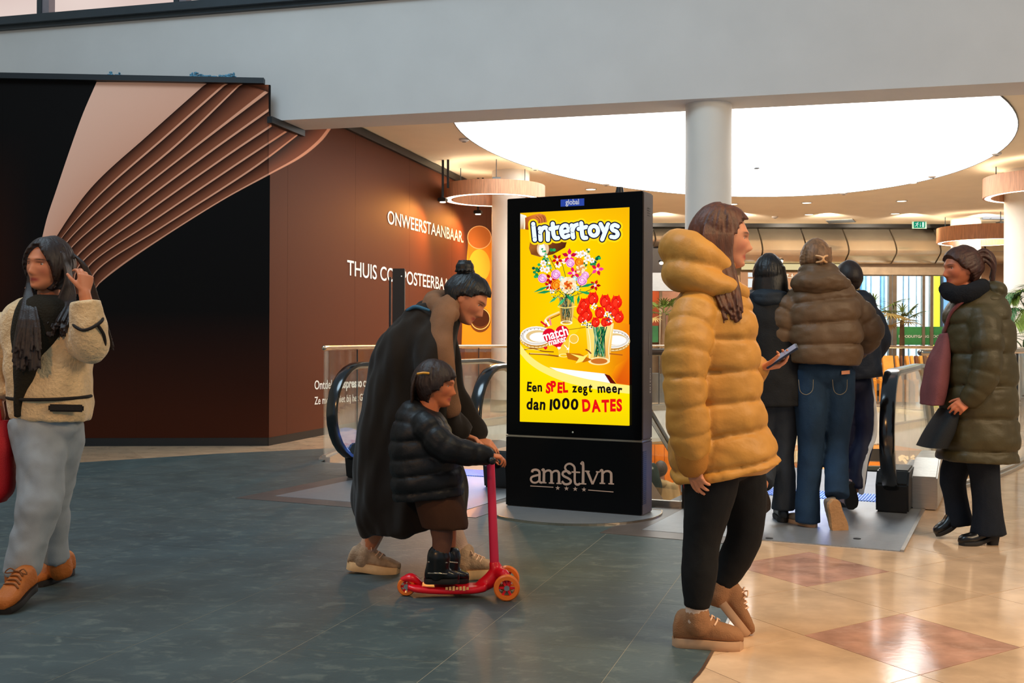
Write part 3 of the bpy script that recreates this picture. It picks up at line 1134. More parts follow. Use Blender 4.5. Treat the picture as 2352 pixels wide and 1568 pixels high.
# glass cups printed on the side board
cup = MB()
def ell_px(mb, cx, cy, rx, ry, col, off=0.0, rot=0.0, n=28, rin=None, pl=None):
    pl = pl or (SDP + sN * off, sN)
    v = []
    for k in range(n):
        t = 2 * pi * k / n
        x_, y_ = rx * cos(t), ry * sin(t)
        v.append(hit(cx + x_ * cos(rot) - y_ * sin(rot), cy + x_ * sin(rot) + y_ * cos(rot), *pl))
    if rin:
        w = []
        for k in range(n):
            t = 2 * pi * k / n
            x_, y_ = rx * rin * cos(t), ry * rin * sin(t)
            w.append(hit(cx + x_ * cos(rot) - y_ * sin(rot), cy + x_ * sin(rot) + y_ * cos(rot), *pl))
        mb.add((v + w, [(k, (k + 1) % n, n + (k + 1) % n, n + k) for k in range(n)]), col)
    else:
        mb.add((v, [tuple(range(n))]), col)
def poly_px(mb, pts, col, off=0.0):
    v = [hit(x_, y_, SDP + sN * off, sN) for x_, y_ in pts]
    mb.add((v, [tuple(range(len(v)))]), col)
poly_px(cup, [(1063, 700), (1075, 560), (1135, 540), (1150, 800), (1060, 800)], c(246, 150, 28), 0.001)
poly_px(cup, [(1074, 545), (1128, 545), (1126, 640), (1120, 668), (1085, 668), (1078, 640)], c(236, 128, 26), 0.002)
ell_px(cup, 1101, 610, 25, 38, c(255, 176, 44), 0.003)
ell_px(cup, 1101, 545, 28, 27, c(196, 104, 40), 0.003)
ell_px(cup, 1101, 545, 28, 27, c(250, 178, 110), 0.004, rin=0.93)
ell_px(cup, 1103, 735, 24, 28, c(120, 62, 22), 0.004)
ell_px(cup, 1103, 728, 22, 22, c(76, 34, 14), 0.005)
ell_px(cup, 1103, 732, 23, 25, c(255, 200, 110), 0.006, rin=0.92)
cup.build('cup_print', M['print'], ho, colors=True, fix=False)
# slogans
def slogan(body, x0, y0, x1, y1, hpx, bold=0.008, sx=None):
    a_, b_ = hit(x0, y0, SDP, sN), hit(x1, y1, SDP, sN)
    hgt = (hit(x0, y0 - hpx, SDP, sN) - a_).z
    v, f = text_vf('H', bold=0.0); cap = max(p[1] for p in v)
    put_text(body, a_, b_ - a_, UP, M['letter'], ho, n=sN, h=hgt / cap, bold=bold, off=0.002)
slogan('ONWEERSTAANBAAR.', 890, 513, 1064, 557, 30)
slogan('THUIS COMPOSTEERBAAR.', 797, 631, 1043, 669, 34)
slogan('Ontdek', 722, 894, 767, 891.5, 20, 0.012)
slogan('Nespresso', 771, 891.5, 831, 888, 20, 0.035)
slogan('cap', 834, 888, 853, 887, 20, 0.012)
slogan('Ze mogen niet bij het GFT o', 722, 928.5, 852, 918, 17, 0.01)
# two gooseneck wall lamps hanging from the ceiling trim beside the hoarding
for nm, x0, yt, yb, lab in (('near', 1017, 372, 462, 'black hanging rod lamp left of the pale wooden ring'), ('far', 1098, 408, 490, 'black hanging rod lamp close to the far column')):
    base = hit(x0, yb, SDP + sN * 0.25, sN)
    w_ = thing('wall_lamp', lab, 'lamp', base)
    top = Vector((base.x, base.y, ZC))
    rods = MB()
    rods.add(bar(base, top, 0.035, 0.035, up=(0, 1, 0)))
    rods.build('rod', M['black'], w_)
    MB().add(bar(base + RD * .09 + UP * .2, top + RD * .09, 0.035, 0.035, up=(0, 1, 0))).build('rod', M['black'], w_)
    MB().add(box(base + UP * 0.02, (0.13, 0.13, 0.06), sd, sN, UP), None).build('lamp_head', M['black'], w_, bevel=0.01)
    MB().add(disc_cyl(base - UP * 0.02, 0.045, 0.012, 16)).build('bulb', M['led'], w_)
    lamp('SPOT', 'wall_lamp_light', base - UP * 0.05 + sN * 0.12, base - UP * 1.5 - sd * 1.1 - sN * .05, 210, (1, 0.40, 0.08), 0.08, radians(125), 0.95)
# blue mineral wool on top of the hoarding
for x0, x1, y0, lab in ((435, 540, 176, 'long blue tuft of insulation wool on the hoarding top'), (250, 276, 176, 'small blue tuft of insulation wool on the hoarding top')):
    wo = MB()
    rr = random.Random(int(x0))
    a_, b_ = hit(x0, y0, Cn, fN), hit(x1, y0, Cn, fN)
    for k in range(int((x1 - x0) * 3.2)):
        t = rr.random()
        p = a_ + (b_ - a_) * t; p.z = ZH + .055
        hh = 0.03 + 0.05 * max(0, sin(t * 7 + 1)) * (1 if x1 - x0 > 50 else .5)
        wo.add(ball(p + fN * rr.uniform(-.03, .03) + UP * rr.uniform(0, hh) * rr.random(), (rr.uniform(.009, .022), .012, rr.uniform(.007, .014)), 6))
    o = wo.build('insulation_wool', mat('blue_wool', c(96, 150, 176), 0.9, var=.4, scale=40), None)
    tag(o, lab, 'insulation')
# ---------------------------------------------------------------- advertising kiosk
KL, KR = G(1161, 1165), G(1474.2, 1189.8)
kd = (KR - KL); KW = kd.length; kd.normalize()
kn = Vector((kd.y, -kd.x, 0))
if kn.y > 0: kn = -kn
KT = 0.21
KZ = 2.14
kc = (KL + KR) / 2 - kn * KT / 2
def K(x, y, off=0.0):
    return hit(x, y, KL + kn * off, kn)
zs = K(1300, 1006).z
M['kiosk'] = mat('kiosk_shell', c(92, 82, 80), 0.45, 0.3, 0.05)
M['kiosk_black'] = mat('kiosk_black_glass', c(4, 4, 5), 0.12, 0, 0.05, spec=0.12)
M['kiosk_matte'] = mat('kiosk_black_panel', c(5, 5, 6), 0.42, 0, 0.05, spec=0.12)
ki = thing('advertising_kiosk', 'tall black digital advertising totem with yellow toy poster on a round steel plate', 'kiosk', kc)
def kbox(nm, s0, s1, z0, z1, o0, o1, m, bevel=0.0, parent=ki):
    """s along the width 0..KW, o outwards from the front plane"""
    cn = KL + kd * ((s0 + s1) / 2) + kn * ((o0 + o1) / 2) + UP * ((z0 + z1) / 2)
    return MB().add(box(cn, (s1 - s0, abs(o1 - o0), z1 - z0), kd, kn, UP)).build(nm, m, parent, bevel=bevel)
kbox('upper_case', 0, KW, zs + .006, KZ, -KT, -0.012, M['kiosk'], 0.008)
kbox('lower_case', 0, KW, 0.015, zs - .006, -KT, -0.012, M['kiosk'], 0.006)
kbox('front_glass', 0.004, KW - .004, zs + .01, KZ - .004, -0.012, 0.0, M['kiosk_black'], 0.003)
kbox('lower_panel', 0.002, KW - .002, 0.02, zs - .008, -0.012, 0.0, M['kiosk_matte'], 0.003)
kbox('seam_strip', 0, KW, zs - .006, zs + .006, -KT + .01, -0.004, M['rail'])
vt = MB()
for k in range(27):
    z = 0.09 + (zs - 0.16) * k / 26
    vt.add(box(KL + kd * KW - kn * 0.05 + UP * z, (0.004, 0.07, 0.007), kd, kn, UP))
vt.build('lower_vent', M['black'], ki)
vt = MB()
for k in range(4):
    vt.add(box(KL + kd * KW - kn * 0.12 + UP * (K(1490, 490).z + k * 0.016), (0.004, 0.05, 0.005), kd, kn, UP))
vt.build('upper_vent', M['black'], ki)
sn = MB()
sp = KL + kd * (KW * 0.80) - kn * 0.1
sn.add(lathe([(0.001, 0), (0.03, 0), (0.022, 0.045), (0.001, 0.045)], sp + UP * KZ, 16))
sn.build('sensor', M['black'], ki, smooth=True)
# serial number on the side
v, f = text_vf('C003103', bold=0.01)
q0 = KL + kd * (KW + 0.001) - kn * 0.15
mx = max(p[0] for p in v)
hz = 0.17
pts = [q0 + UP * (0.98 - hz * p[0] / mx) + kn * (-0.03 * p[1]) for p in v]
MB().add((pts, f)).build('serial_lettering', M['letter'], ki, fix=False)
pts = [q0 + kn * .01 + UP * (1.06 + a) + kn * b for a, b in ((0, 0), (.16, 0), (.16, .006), (0, .006))]
MB().add(prism(pts, kd * .001)).build('label_strip', M['steel'], ki)
# status lamp under the screen
MB().add(ball(K(1315.5, 992.5), 0.007, 8)).build('status_light', mat('status_lens', c(170, 180, 180), .2), ki)

# --- screen: flat printed / displayed picture, drawn in photo pixels inside the lit area
class Art:
    def __init__(s):
        s.mb = MB(); s.k = 0
    def pt(s, x, y, k):
        return K(x, y, 0.0012 + 0.00003 * k)
    def poly(s, pts, col):
        s.k += 1
        cols = col if isinstance(col, list) else None
        s.mb.add(([s.pt(x, y, s.k) for x, y in pts], [tuple(range(len(pts)))]), cols or col)
    def ell(s, cx, cy, rx, ry, col, rot=0.0, n=20, a0=0, a1=2 * pi):
        p = []
        for i in range(n):
            t = a0 + (a1 - a0) * i / (n if a1 - a0 > 6.2 else n - 1)
            x, y = rx * cos(t), ry * sin(t)
            p.append((cx + x * cos(rot) - y * sin(rot), cy + x * sin(rot) + y * cos(rot)))
        s.poly(p, col)
    def ring(s, cx, cy, rx, ry, w, col, rot=0.0, n=28, a0=0.0, a1=2 * pi):
        s.k += 1
        p = []
        for i in range(n + 1):
            t = a0 + (a1 - a0) * i / n
            for q in (1, 1 - w):
                x, y = rx * q * cos(t), ry * q * sin(t)
                p.append(s.pt(cx + x * cos(rot) - y * sin(rot), cy + x * sin(rot) + y * cos(rot), s.k))
        s.mb.add((p, [(2 * i, 2 * i + 2, 2 * i + 3, 2 * i + 1) for i in range(n)]), col)
    def line(s, pts, w, col, w1=None):
        s.k += 1
        q = cr(pts, 6) if len(pts) > 2 else np.array(pts, float)
        p = []
        for i in range(len(q)):
            t = q[min(i + 1, len(q) - 1)] - q[max(i - 1, 0)]
            t /= max(np.linalg.norm(t), 1e-6)
            ww = w + ((w1 if w1 is not None else w) - w) * i / (len(q) - 1)
            p.append(s.pt(q[i][0] - t[1] * ww / 2, q[i][1] + t[0] * ww / 2, s.k)); p.append(s.pt(q[i][0] + t[1] * ww / 2, q[i][1] - t[0] * ww / 2, s.k))
        s.mb.add((p, [(2 * i, 2 * i + 2, 2 * i + 3, 2 * i + 1) for i in range(len(q) - 1)]), col)
    def text(s, body, x, y, size, col, rot=0.0, bold=0.0, sx=1.0, shear=0.0, width=None):
        """x, y = left end of the baseline in pixels; size = em height in pixels; rot in radians (clockwise on screen)"""
        s.k += 1
        v, f = text_vf(body, bold=bold, shear=shear)
        if width:
            t0 = min(p[0] for p in v); t1 = max(p[0] for p in v)
            sx = width / (t1 - t0) / size
            ox = -t0
        else:
            ox = 0
        out = []
        for p in v:
            a, b = (p[0] + ox) * size * sx, -p[1] * size
            out.append(s.pt(x + a * cos(rot) - b * sin(rot), y + a * sin(rot) + b * cos(rot), s.k))
        s.mb.add((out, f), col)
A = Art()
x0, x1 = 1195.0, 1445.0
top = lambda x: 489 + (476 - 489) * (x - 1195) / 251
bot = lambda x: 968 + (977 - 968) * (x - 1195) / 249
nx, ny = 18, 30
def bgc(u, w):
    a = mixc(c(250, 186, 4), c(255, 208, 0), 1 - abs(u - 0.45) * 1.7)
    a = mixc(a, c(238, 138, 10), max(0, (u - 0.75) / .25) * min(1, max(0, (w - 0.15) / .35)))
    a = mixc(a, c(222, 160, 12), max(0, .14 - w) * 3)
    return a
vs, fs, cs = [], [], []
for i in range(nx + 1):
    for k in range(ny + 1):
        u, w = i / nx, k / ny
        x = x0 + (x1 - x0) * u
        y = top(x) + (bot(x) - top(x)) * w
        vs.append(A.pt(x, y, 0)); cs.append(bgc(u, w))
for i in range(nx):
    for k in range(ny):
        q = i * (ny + 1) + k
        fs.append((q, q + ny + 1, q + ny + 2, q + 1))
A.mb.add((vs, fs), cs)
# table cloth
YL, OR, OG = c(252, 208, 6), c(236, 128, 14), c(245, 170, 8)
A.poly([(1195, 800), (1240, 730), (1262, 712), (1330, 712), (1446, 745), (1446, 883), (1380, 860), (1195, 830)], [YL, c(255, 196, 0), c(255, 200, 10), YL, OR, c(220, 96, 10), OG, YL])
A.ell(1290, 745, 42, 28, c(230, 160, 40)); A.ell(1292, 748, 40, 26, c(255, 205, 20))
A.line([(1250, 748), (1256, 730), (1285, 716)], 4, c(250, 220, 150))
A.line([(1252, 752), (1260, 735), (1286, 722)], 2.2, c(150, 80, 20))
A.line([(1305, 757), (1340, 752), (1352, 748)], 1.2, c(120, 80, 20))
# plates
for cx, cy, rx in ((1232, 771, 38), (1408, 778, 39)):
    A.ell(cx, cy + 6, rx, 24, c(190, 130, 40)); A.ring(cx, cy + 5, rx, 23, .12, c(240, 210, 150))
    A.ell(cx, cy, rx - 1, 22, c(246, 244, 240)); A.ring(cx, cy, rx - 3, 20, .16, c(214, 206, 196))
    A.ell(cx + 3, cy + 1, rx - 11, 14, c(222, 190, 130)); A.ell(cx + 7, cy + 3, rx - 15, 11, c(248, 246, 246))
    for k in range(26):
        t = 2 * pi * k / 26
        A.ell(cx + (rx - 2) * cos(t), cy + 5 + 21 * sin(t), 1.1, 1.0, c(120, 84, 30), n=6)
# pouring hand and lamp shade
A.poly([(1195, 491), (1208, 495), (1216, 512), (1206, 526), (1195, 526)], [c(240, 236, 226), c(250, 244, 230), c(190, 150, 90), c(150, 100, 50), c(200, 160, 110)])
A.line([(1206, 500), (1204, 526)], 3, c(250, 236, 200))
A.poly([(1206, 500), (1222, 494), (1240, 490), (1252, 494), (1256, 508), (1250, 516), (1240, 516), (1220, 528), (1207, 527)], [c(170, 80, 30), c(214, 116, 50), c(232, 140, 70), c(224, 130, 62), c(200, 100, 40), c(150, 66, 24), c(120, 44, 16), c(120, 44, 16), c(140, 60, 24)])
for k in range(3):
    A.line([(1228 + 8 * k, 494), (1240 + 6 * k, 500), (1243 + 5 * k, 514)], 4.4, c(214 - 16 * k, 118 - 8 * k, 54)); A.line([(1231 + 8 * k, 497), (1238 + 6 * k, 503), (1240 + 5 * k, 513)], 1.1, c(110, 40, 14))
A.poly([(1219, 548), (1304, 548), (1298, 568), (1270, 584), (1240, 590), (1220, 584), (1215, 570)], [c(150, 80, 30), c(90, 40, 16), c(70, 30, 12), c(96, 52, 24), c(150, 100, 60), c(130, 70, 30), c(170, 100, 40)])
A.ell(1247, 571, 14, 18, c(226, 190, 150)); A.ell(1245, 573, 8, 14, c(255, 246, 234))
# stems and vase of the big bouquet
rp_ = random.Random(21)
A.poly([(1283, 682), (1322, 682), (1314, 742), (1289, 742)], [c(214, 170, 60), c(240, 196, 90), c(214, 180, 110), c(170, 110, 40)])
for k in range(26):
    A.line([(1286 + rp_.uniform(0, 32), 682), (1291 + rp_.uniform(0, 21), rp_.uniform(720, 740))], 1.2, rp_.choice([c(30, 60, 36), c(60, 40, 20), c(16, 40, 30), c(110, 130, 110)]))
A.line([(1281, 704), (1300, 707), (1324, 703)], 2, c(255, 226, 120)); A.ring(1301, 741, 14, 5, .3, c(250, 240, 210))
LG, DG = c(40, 168, 92), c(14, 84, 60)
def leaf(x, y, a, l, w, col):
    A.poly([(x, y), (x + cos(a) * l * .5 - sin(a) * w, y + sin(a) * l * .5 + cos(a) * w), (x + cos(a) * l, y + sin(a) * l), (x + cos(a) * l * .5 + sin(a) * w, y + sin(a) * l * .5 - cos(a) * w)], col)
    A.line([(x, y), (x + cos(a) * l * .8, y + sin(a) * l * .8)], .6, DG)
for (xx, yy) in [(1250, 600), (1262, 590), (1340, 600), (1355, 590), (1345, 640), (1362, 625), (1290, 600), (1276, 620), (1316, 620), (1240, 640), (1330, 655), (1368, 660)]:
    A.line([(1302, 684), ((1302 + xx) / 2 + 4, (684 + yy) / 2), (xx, yy)], 1.3, c(20, 60, 48))
def blossom_spike(x, y, dx, dy, n, cols):
    for k in range(n):
        t = k / n
        for s_ in (-1, 1):
            A.ell(x + dx * t + s_ * 3.2 * (1 - .5 * t), y + dy * t + rp_.uniform(-1, 1), 3.1, 2.6, cols[(k + (s_ > 0)) % len(cols)], n=8)
blossom_spike(1262, 615, -16, -48, 9, [c(246, 244, 240), c(120, 190, 140), c(60, 150, 90)])
blossom_spike(1342, 615, 10, -48, 9, [c(250, 246, 236), c(240, 224, 140), c(60, 120, 80)])
def sprig(x, y):
    for k in range(3):
        A.ell(x + rp_.uniform(-5, 5), y + rp_.uniform(-5, 5), 4, 3.6, rp_.choice([LG, c(30, 140, 70), DG]), n=9)
for q in ((1270, 578), (1272, 592), (1374, 590), (1368, 598), (1362, 604), (1232, 624), (1234, 632), (1242, 612), (1252, 600), (1230, 618)):
    sprig(*q)
def fleur(x, y, r, n, cols, core=None):
    for k in range(n):
        t = 2 * pi * k / n + x
        A.ell(x + cos(t) * r * .62, y + sin(t) * r * .62, r * .5, r * .36, cols[k % len(cols)], rot=t, n=10)
    A.ell(x, y, r * .42, r * .42, core or cols[0], n=10)
def rose(x, y, r, cols):
    A.ell(x, y, r, r, cols[0], n=16)
    for k, q in enumerate((.86, .68, .5, .32)):
        A.ring(x + (k % 2) * .8, y - k * .4, r * q, r * q, .2, cols[1 + k % 2], a0=k * 1.3, a1=k * 1.3 + 4.6, n=14)
    A.ell(x, y - r * .1, r * .2, r * .2, cols[2], n=8)
WH = [c(252, 250, 248), c(236, 226, 238)]
for q in ((1248, 604, 7), (1256, 620, 7), (1325, 584, 7), (1338, 582, 7), (1350, 592, 7), (1282, 608, 7), (1296, 600, 6), (1246, 618, 6), (1330, 590, 5), (1360, 598, 6), (1268, 668, 6), (1258, 660, 5)):
    fleur(*q, 6, WH, c(230, 190, 120))
MG, RD_, PK_, ORG = [c(226, 20, 96), c(196, 10, 60), c(240, 40, 140)], [c(206, 16, 24), c(170, 6, 20)], [c(240, 172, 222), c(200, 96, 176), c(250, 216, 240)], [c(246, 136, 20), c(214, 84, 8), c(255, 176, 40)]
def lily(x, y, r, cols, a=0.0):
    for k in range(5):
        t = a + 2 * pi * k / 5
        A.poly([(x, y), (x + cos(t - .45) * r * .7, y + sin(t - .45) * r * .7), (x + cos(t) * r * 1.15, y + sin(t) * r * 1.15), (x + cos(t + .45) * r * .7, y + sin(t + .45) * r * .7)], cols[k % len(cols)])
    A.ell(x, y, r * .25, r * .3, c(250, 200, 230), n=9)
lily(1308, 588, 16, MG, -1.57); lily(1280, 596, 12, RD_, 0.3); lily(1372, 618, 14, [c(214, 20, 60), c(240, 60, 150)], -1.3); lily(1367, 655, 12, RD_, -1.2); lily(1318, 627, 14, MG, .6); lily(1265, 640, 13, RD_, .2); lily(1262, 655, 11, RD_, 1.0)
rose(1310, 604, 10, PK_); rose(1330, 602, 10.5, ORG); rose(1277, 630, 11, PK_); rose(1246, 639, 10.5, PK_); rose(1344, 632, 9, PK_); rose(1337, 644, 11.5, PK_)
fleur(1333, 618, 10, 9, [c(250, 226, 190), c(226, 150, 90)], c(230, 150, 70))
for q in ((1320, 640, 6), (1290, 640, 6), (1325, 662, 6)):
    fleur(*q, 7, [c(150, 206, 206), c(200, 226, 216)], c(240, 240, 230))
rose(1278, 655, 12.5, ORG)
fleur(1305, 655, 18, 13, [c(252, 232, 206), c(250, 214, 170)], c(240, 170, 70)); fleur(1305, 655, 10, 9, [c(226, 96, 26), c(250, 196, 110)], c(200, 70, 20))
for x, y, a, l in ((1268, 668, 3.0, 36), (1262, 656, 2.75, 40), (1282, 680, 2.5, 26), (1300, 682, 2.3, 30), (1310, 676, 1.2, 24), (1325, 668, .2, 46), (1330, 660, -.25, 40), (1318, 676, 1.9, 22), (1330, 676, 1.7, 24), (1300, 674, .9, 26)):
    leaf(x, y, a, l, 3.4, rp_.choice([LG, c(30, 150, 88), c(70, 190, 120)]))
for k in range(40):
    A.ell(rp_.uniform(1266, 1334), rp_.uniform(662, 684), 1.6, 1.3, rp_.choice([DG, c(20, 50, 40), c(150, 190, 180), c(40, 120, 80)]), n=6)
# tulip vase
A.poly([(1345, 742), (1410, 742), (1400, 832), (1386, 836), (1366, 836), (1352, 830)], [c(250, 216, 110), c(250, 220, 140), c(244, 190, 90), c(230, 150, 40), c(230, 150, 40), c(250, 210, 100)])
for k in range(34):
    A.line([(1362 + rp_.uniform(0, 34), 750), (1364 + rp_.uniform(0, 26), rp_.uniform(806, 822))], 1.6, rp_.choice([c(10, 70, 50), c(16, 100, 60), c(8, 40, 40), c(40, 140, 70), c(120, 170, 140)]))
A.ring(1376, 829, 25, 9, .22, c(250, 226, 170)); A.ell(1376, 829, 19, 6, c(200, 110, 40))
A.line([(1349, 745), (1356, 790), (1354, 826)], 1.6, c(255, 240, 190)); A.line([(1406, 745), (1398, 800), (1400, 826)], 1.6, c(255, 240, 200))
def tulip(x, y, r):
    A.ell(x, y, r, r * 1.15, c(226, 24, 14), n=14)
    A.poly([(x - r, y), (x - r * .5, y - r * 1.35), (x - r * .05, y - r * .5), (x + r * .45, y - r * 1.4), (x + r, y - .1 * r), (x, y + r * .9)], c(240, 36, 20))
    A.ell(x - r * .2, y + .1 * r, r * .5, r * .85, c(250, 52, 30), rot=.2, n=12); A.ring(x - r * .2, y + .1 * r, r * .5, r * .85, .12, c(160, 8, 6), rot=.2, n=14)
    A.ell(x + r * .3, y - r * .1, 1.1, 1.4, c(255, 200, 180), n=6)
for q in ((1362, 686, 13), (1342, 700, 13), (1390, 692, 13), (1416, 694, 13), (1348, 724, 13), (1378, 718, 12), (1400, 706, 11), (1412, 716, 11), (1421, 728, 12), (1368, 740, 10), (1389, 740, 9), (1397, 738, 9), (1334, 712, 10), (1336, 732, 9)):
    tulip(*q)
for cx, cy in ((1366, 704), (1344, 742), (1396, 722), (1402, 732), (1352, 748)):
    for k in range(14):
        A.ell(cx + rp_.uniform(-8, 8), cy + rp_.uniform(-7, 7), 1.9, 1.8, rp_.choice([c(255, 255, 255), c(230, 232, 236), c(60, 70, 70)]), n=7)
# small glass, cutlery, light patches
A.poly([(1297, 780), (1308, 780), (1306, 816), (1284, 816), (1281, 800)], c(244, 200, 60)); A.ring(1295, 816, 12, 4, .3, c(255, 236, 160)); A.line([(1308, 782), (1306, 812)], 1.2, c(255, 240, 190))
A.line([(1204, 803), (1225, 800), (1245, 806), (1272, 808)], 2.4, c(130, 70, 20)); A.line([(1206, 801), (1240, 804)], 1, c(255, 226, 150))
A.line([(1215, 812), (1250, 814), (1283, 818)], 3.2, c(140, 80, 30)); A.line([(1217, 811), (1260, 813)], 1.1, c(255, 220, 150))
A.line([(1400, 812), (1430, 815)], 2.6, c(170, 90, 30)); A.line([(1345, 802), (1352, 806), (1358, 812)], 3, c(130, 70, 30))
A.poly([(1300, 810), (1332, 812), (1360, 826), (1340, 832), (1304, 824)], c(190, 104, 16)); A.poly([(1310, 812), (1340, 818), (1352, 812), (1338, 830), (1322, 834), (1330, 822)], c(255, 230, 110))
A.ell(1318, 778, 11, 11, c(240, 190, 60)); A.ring(1318, 778, 11, 11, .14, c(255, 240, 190))
# white fold, curve band and yellow lower field
A.poly([(1262, 843), (1300, 848), (1390, 858), (1404, 880), (1300, 862)], c(240, 244, 252)); A.poly([(1388, 858), (1400, 862), (1416, 882), (1402, 880)], c(96, 14, 8))
A.poly([(1414, 840), (1446, 820), (1446, 884), (1416, 880), (1404, 862)], [c(240, 150, 10), c(226, 110, 12), c(220, 90, 12), c(214, 84, 12), c(240, 140, 10)])
cv_up = cr([(1195, 790), (1212, 812), (1240, 834), (1275, 850), (1330, 866), (1390, 878), (1446, 885)], 5)
cv_lo = cr([(1195, 812), (1215, 834), (1245, 854), (1290, 874), (1340, 888), (1395, 898), (1446, 904)], 5)
A.k += 1
n_ = len(cv_up)
A.mb.add(([A.pt(*p, A.k) for p in cv_up] + [A.pt(*p, A.k) for p in cv_lo], [(i, i + 1, n_ + i + 1, n_ + i) for i in range(n_ - 1)]), c(252, 230, 120))
A.k += 1
low = [(p[0], bot(p[0])) for p in cv_lo]
A.mb.add(([A.pt(*p, A.k) for p in cv_lo] + [A.pt(*p, A.k) for p in low], [(i, i + 1, n_ + i + 1, n_ + i) for i in range(n_ - 1)]), [c(252, 222, 0)] * n_ + [c(236, 206, 4)] * n_)
# logo word
LOGO = [[(1224.7, 514), (1228.3, 550.5)],
        [(1240, 524), (1241.5, 550.5)], [(1241, 533), (1246, 524.5), (1253, 522.5), (1258, 529), (1258.6, 550.5)],
        [(1269.5, 513.5), (1271, 536), (1275, 546), (1281.5, 546.5)], [(1264, 525.5), (1283.5, 521.5)],
        [(1290, 533), (1306, 529), (1304, 520.5), (1297.5, 517.5), (1290, 523), (1289.5, 535), (1296, 544.5), (1306.5, 541)],
        [(1313, 517.5), (1316.5, 545)], [(1315, 528), (1319, 519), (1327, 515.5)],
        [(1335, 512.5), (1337, 536), (1340, 545.5), (1346.5, 546)], [(1329, 525.5), (1347, 521)],
        [(1364 + 9.6 * cos(2 * pi * k / 16), 530 + 11 * sin(2 * pi * k / 16)) for k in range(17)],
        [(1379.5, 514.5), (1387.5, 531.5)], [(1397, 515), (1383, 549.5)],
        [(1419, 519.5), (1412, 516.5), (1405.5, 520.5), (1407, 527.5), (1415.5, 531.5), (1419, 538.5), (1413, 544.5), (1404, 543.5)]]
def lay(sts, w_, col):
    for st_ in sts:
        A.line(st_, w_, col)
        q_ = cr(st_, 6) if len(st_) > 2 else np.array(st_, float)
        for p_ in q_[::2].tolist() + [q_[-1].tolist()]:
            A.ell(p_[0], p_[1], w_ / 2, w_ / 2, col, n=16); A.k -= 1
lay(LOGO, 23.5, c(255, 214, 20))
lay(LOGO, 15.2, c(18, 22, 50))
for a_, b_ in ((0, 1), (1, 3), (3, 5), (5, 6), (6, 8), (8, 10), (10, 11), (11, 13), (13, 14)):
    lay(LOGO[a_:b_], 13.2, c(18, 22, 50))
    lay(LOGO[a_:b_], 9.6, c(232, 246, 255))
# match maker heart
def heart(x, y, s_, col, rot=0.0):
    p = []
    for k in range(30):
        t = 2 * pi * k / 30
        a, b = 16 * sin(t) ** 3, -(13 * cos(t) - 5 * cos(2 * t) - 2 * cos(3 * t) - cos(4 * t))
        p.append((x + (a * cos(rot) - b * sin(rot)) * s_, y + (a * sin(rot) + b * cos(rot)) * s_))
    A.poly(p, col)
for k, (dx, dy) in enumerate(((-26, -20), (-16, -24), (-6, -28))):
    A.line([(1268 + dx * .4, 758 + dy * .4), (1268 + dx, 758 + dy)], 4, [c(214, 20, 40), c(250, 250, 250), c(240, 130, 140)][k])
heart(1278, 773, 1.92, c(218, 14, 44), -.22)
A.text('match', 1248, 783.5, 31, c(255, 255, 255), rot=-.26, bold=.022, width=60)
A.text('maker', 1262, 793.5, 22, c(255, 255, 255), rot=-.26, bold=.022, width=42)
heart(1253, 799, .28, c(218, 14, 44)); heart(1284, 799, .26, c(250, 250, 250))
A.line([(1296, 792), (1304, 801)], 1.6, c(255, 255, 255)); A.poly([(1301, 803), (1307, 803), (1306, 797)], c(255, 255, 255))
# headline
def jitter(word, x, xe, y, size, col, seed, bold=.035):
    r_ = random.Random(seed)
    tot = 0; ws = []
    for ch in word:
        a = text_size(ch, bold=bold); ws.append((a[0], a[1]))
    tot = sum(b - a + .07 for a, b in ws) - .07
    sc = (xe - x) / tot
    px = x
    for ch, (a, b) in zip(word, ws):
        dy = r_.uniform(-2.2, 1.4); rt = r_.uniform(-.09, .09)
        A.text(ch, px - a * sc, y + dy, size, col, rot=rt, bold=bold, sx=sc / size)
        px += (b - a + .07) * sc
BK, RE = c(20, 16, 14), c(226, 16, 20)
jitter('Een', 1210, 1245, 898.5, 29, BK, 1); jitter('SPEL', 1253, 1305, 900, 32, RE, 2, .05); jitter('zegt', 1314, 1360, 901.5, 29, BK, 3); jitter('meer', 1373, 1429, 903, 29, BK, 4)
jitter('dan', 1209, 1252, 939, 36, BK, 5); jitter('1000', 1262, 1328, 940, 34, BK, 6); jitter('DATES', 1338, 1429, 945, 37, RE, 7, .05)
sc_ = kbox('screen', K(1195, 700).dot(kd) - KL.dot(kd), K(1445, 700).dot(kd) - KL.dot(kd), (K(1195, 968).z + K(1445, 977).z) / 2, (K(1195, 489).z + K(1445, 476).z) / 2, -0.004, 0.0008, emit_mat('screen_backlight', c(240, 190, 10), 1.0))
A.mb.build('poster_picture', vcol_mat('poster_glow', emission=1.12), sc_, colors=True, fix=False)
# small blue badge above the screen
bd_ = MB().add(prism([K(x, y, .0005) for x, y in ((1288, 458.5), (1342, 455.5), (1342, 472), (1288, 474.5))], kn * .002))
bo = bd_.build('badge', mat('blue_badge', c(20, 56, 150), .4, emit=c(20, 56, 150), es=.6), ki)
B2 = Art(); B2.k = 70
B2.text('global', 1299, 470, 17.5, c(225, 226, 235), bold=.012, width=31, rot=-.04)
B2.mb.build('badge_lettering', vcol_mat('badge_print', emission=.8), bo, colors=True, fix=False)
# serif word mark on the lower panel, drawn stroke by stroke
T = Art(); T.k = 10
CB = c(196, 160, 138)
def glyph(strokes, ox, oy, sx, sy):
    for pts, w0, w1 in strokes:
        T.line([(ox + x * sx, oy + .054 * x * sx - y * sy) for x, y in pts], w0, CB, w1)
def serif(x, y, w):
    return ([(x - w, y), (x + w, y)], 3.0, 3.0)
s1 = 30.0
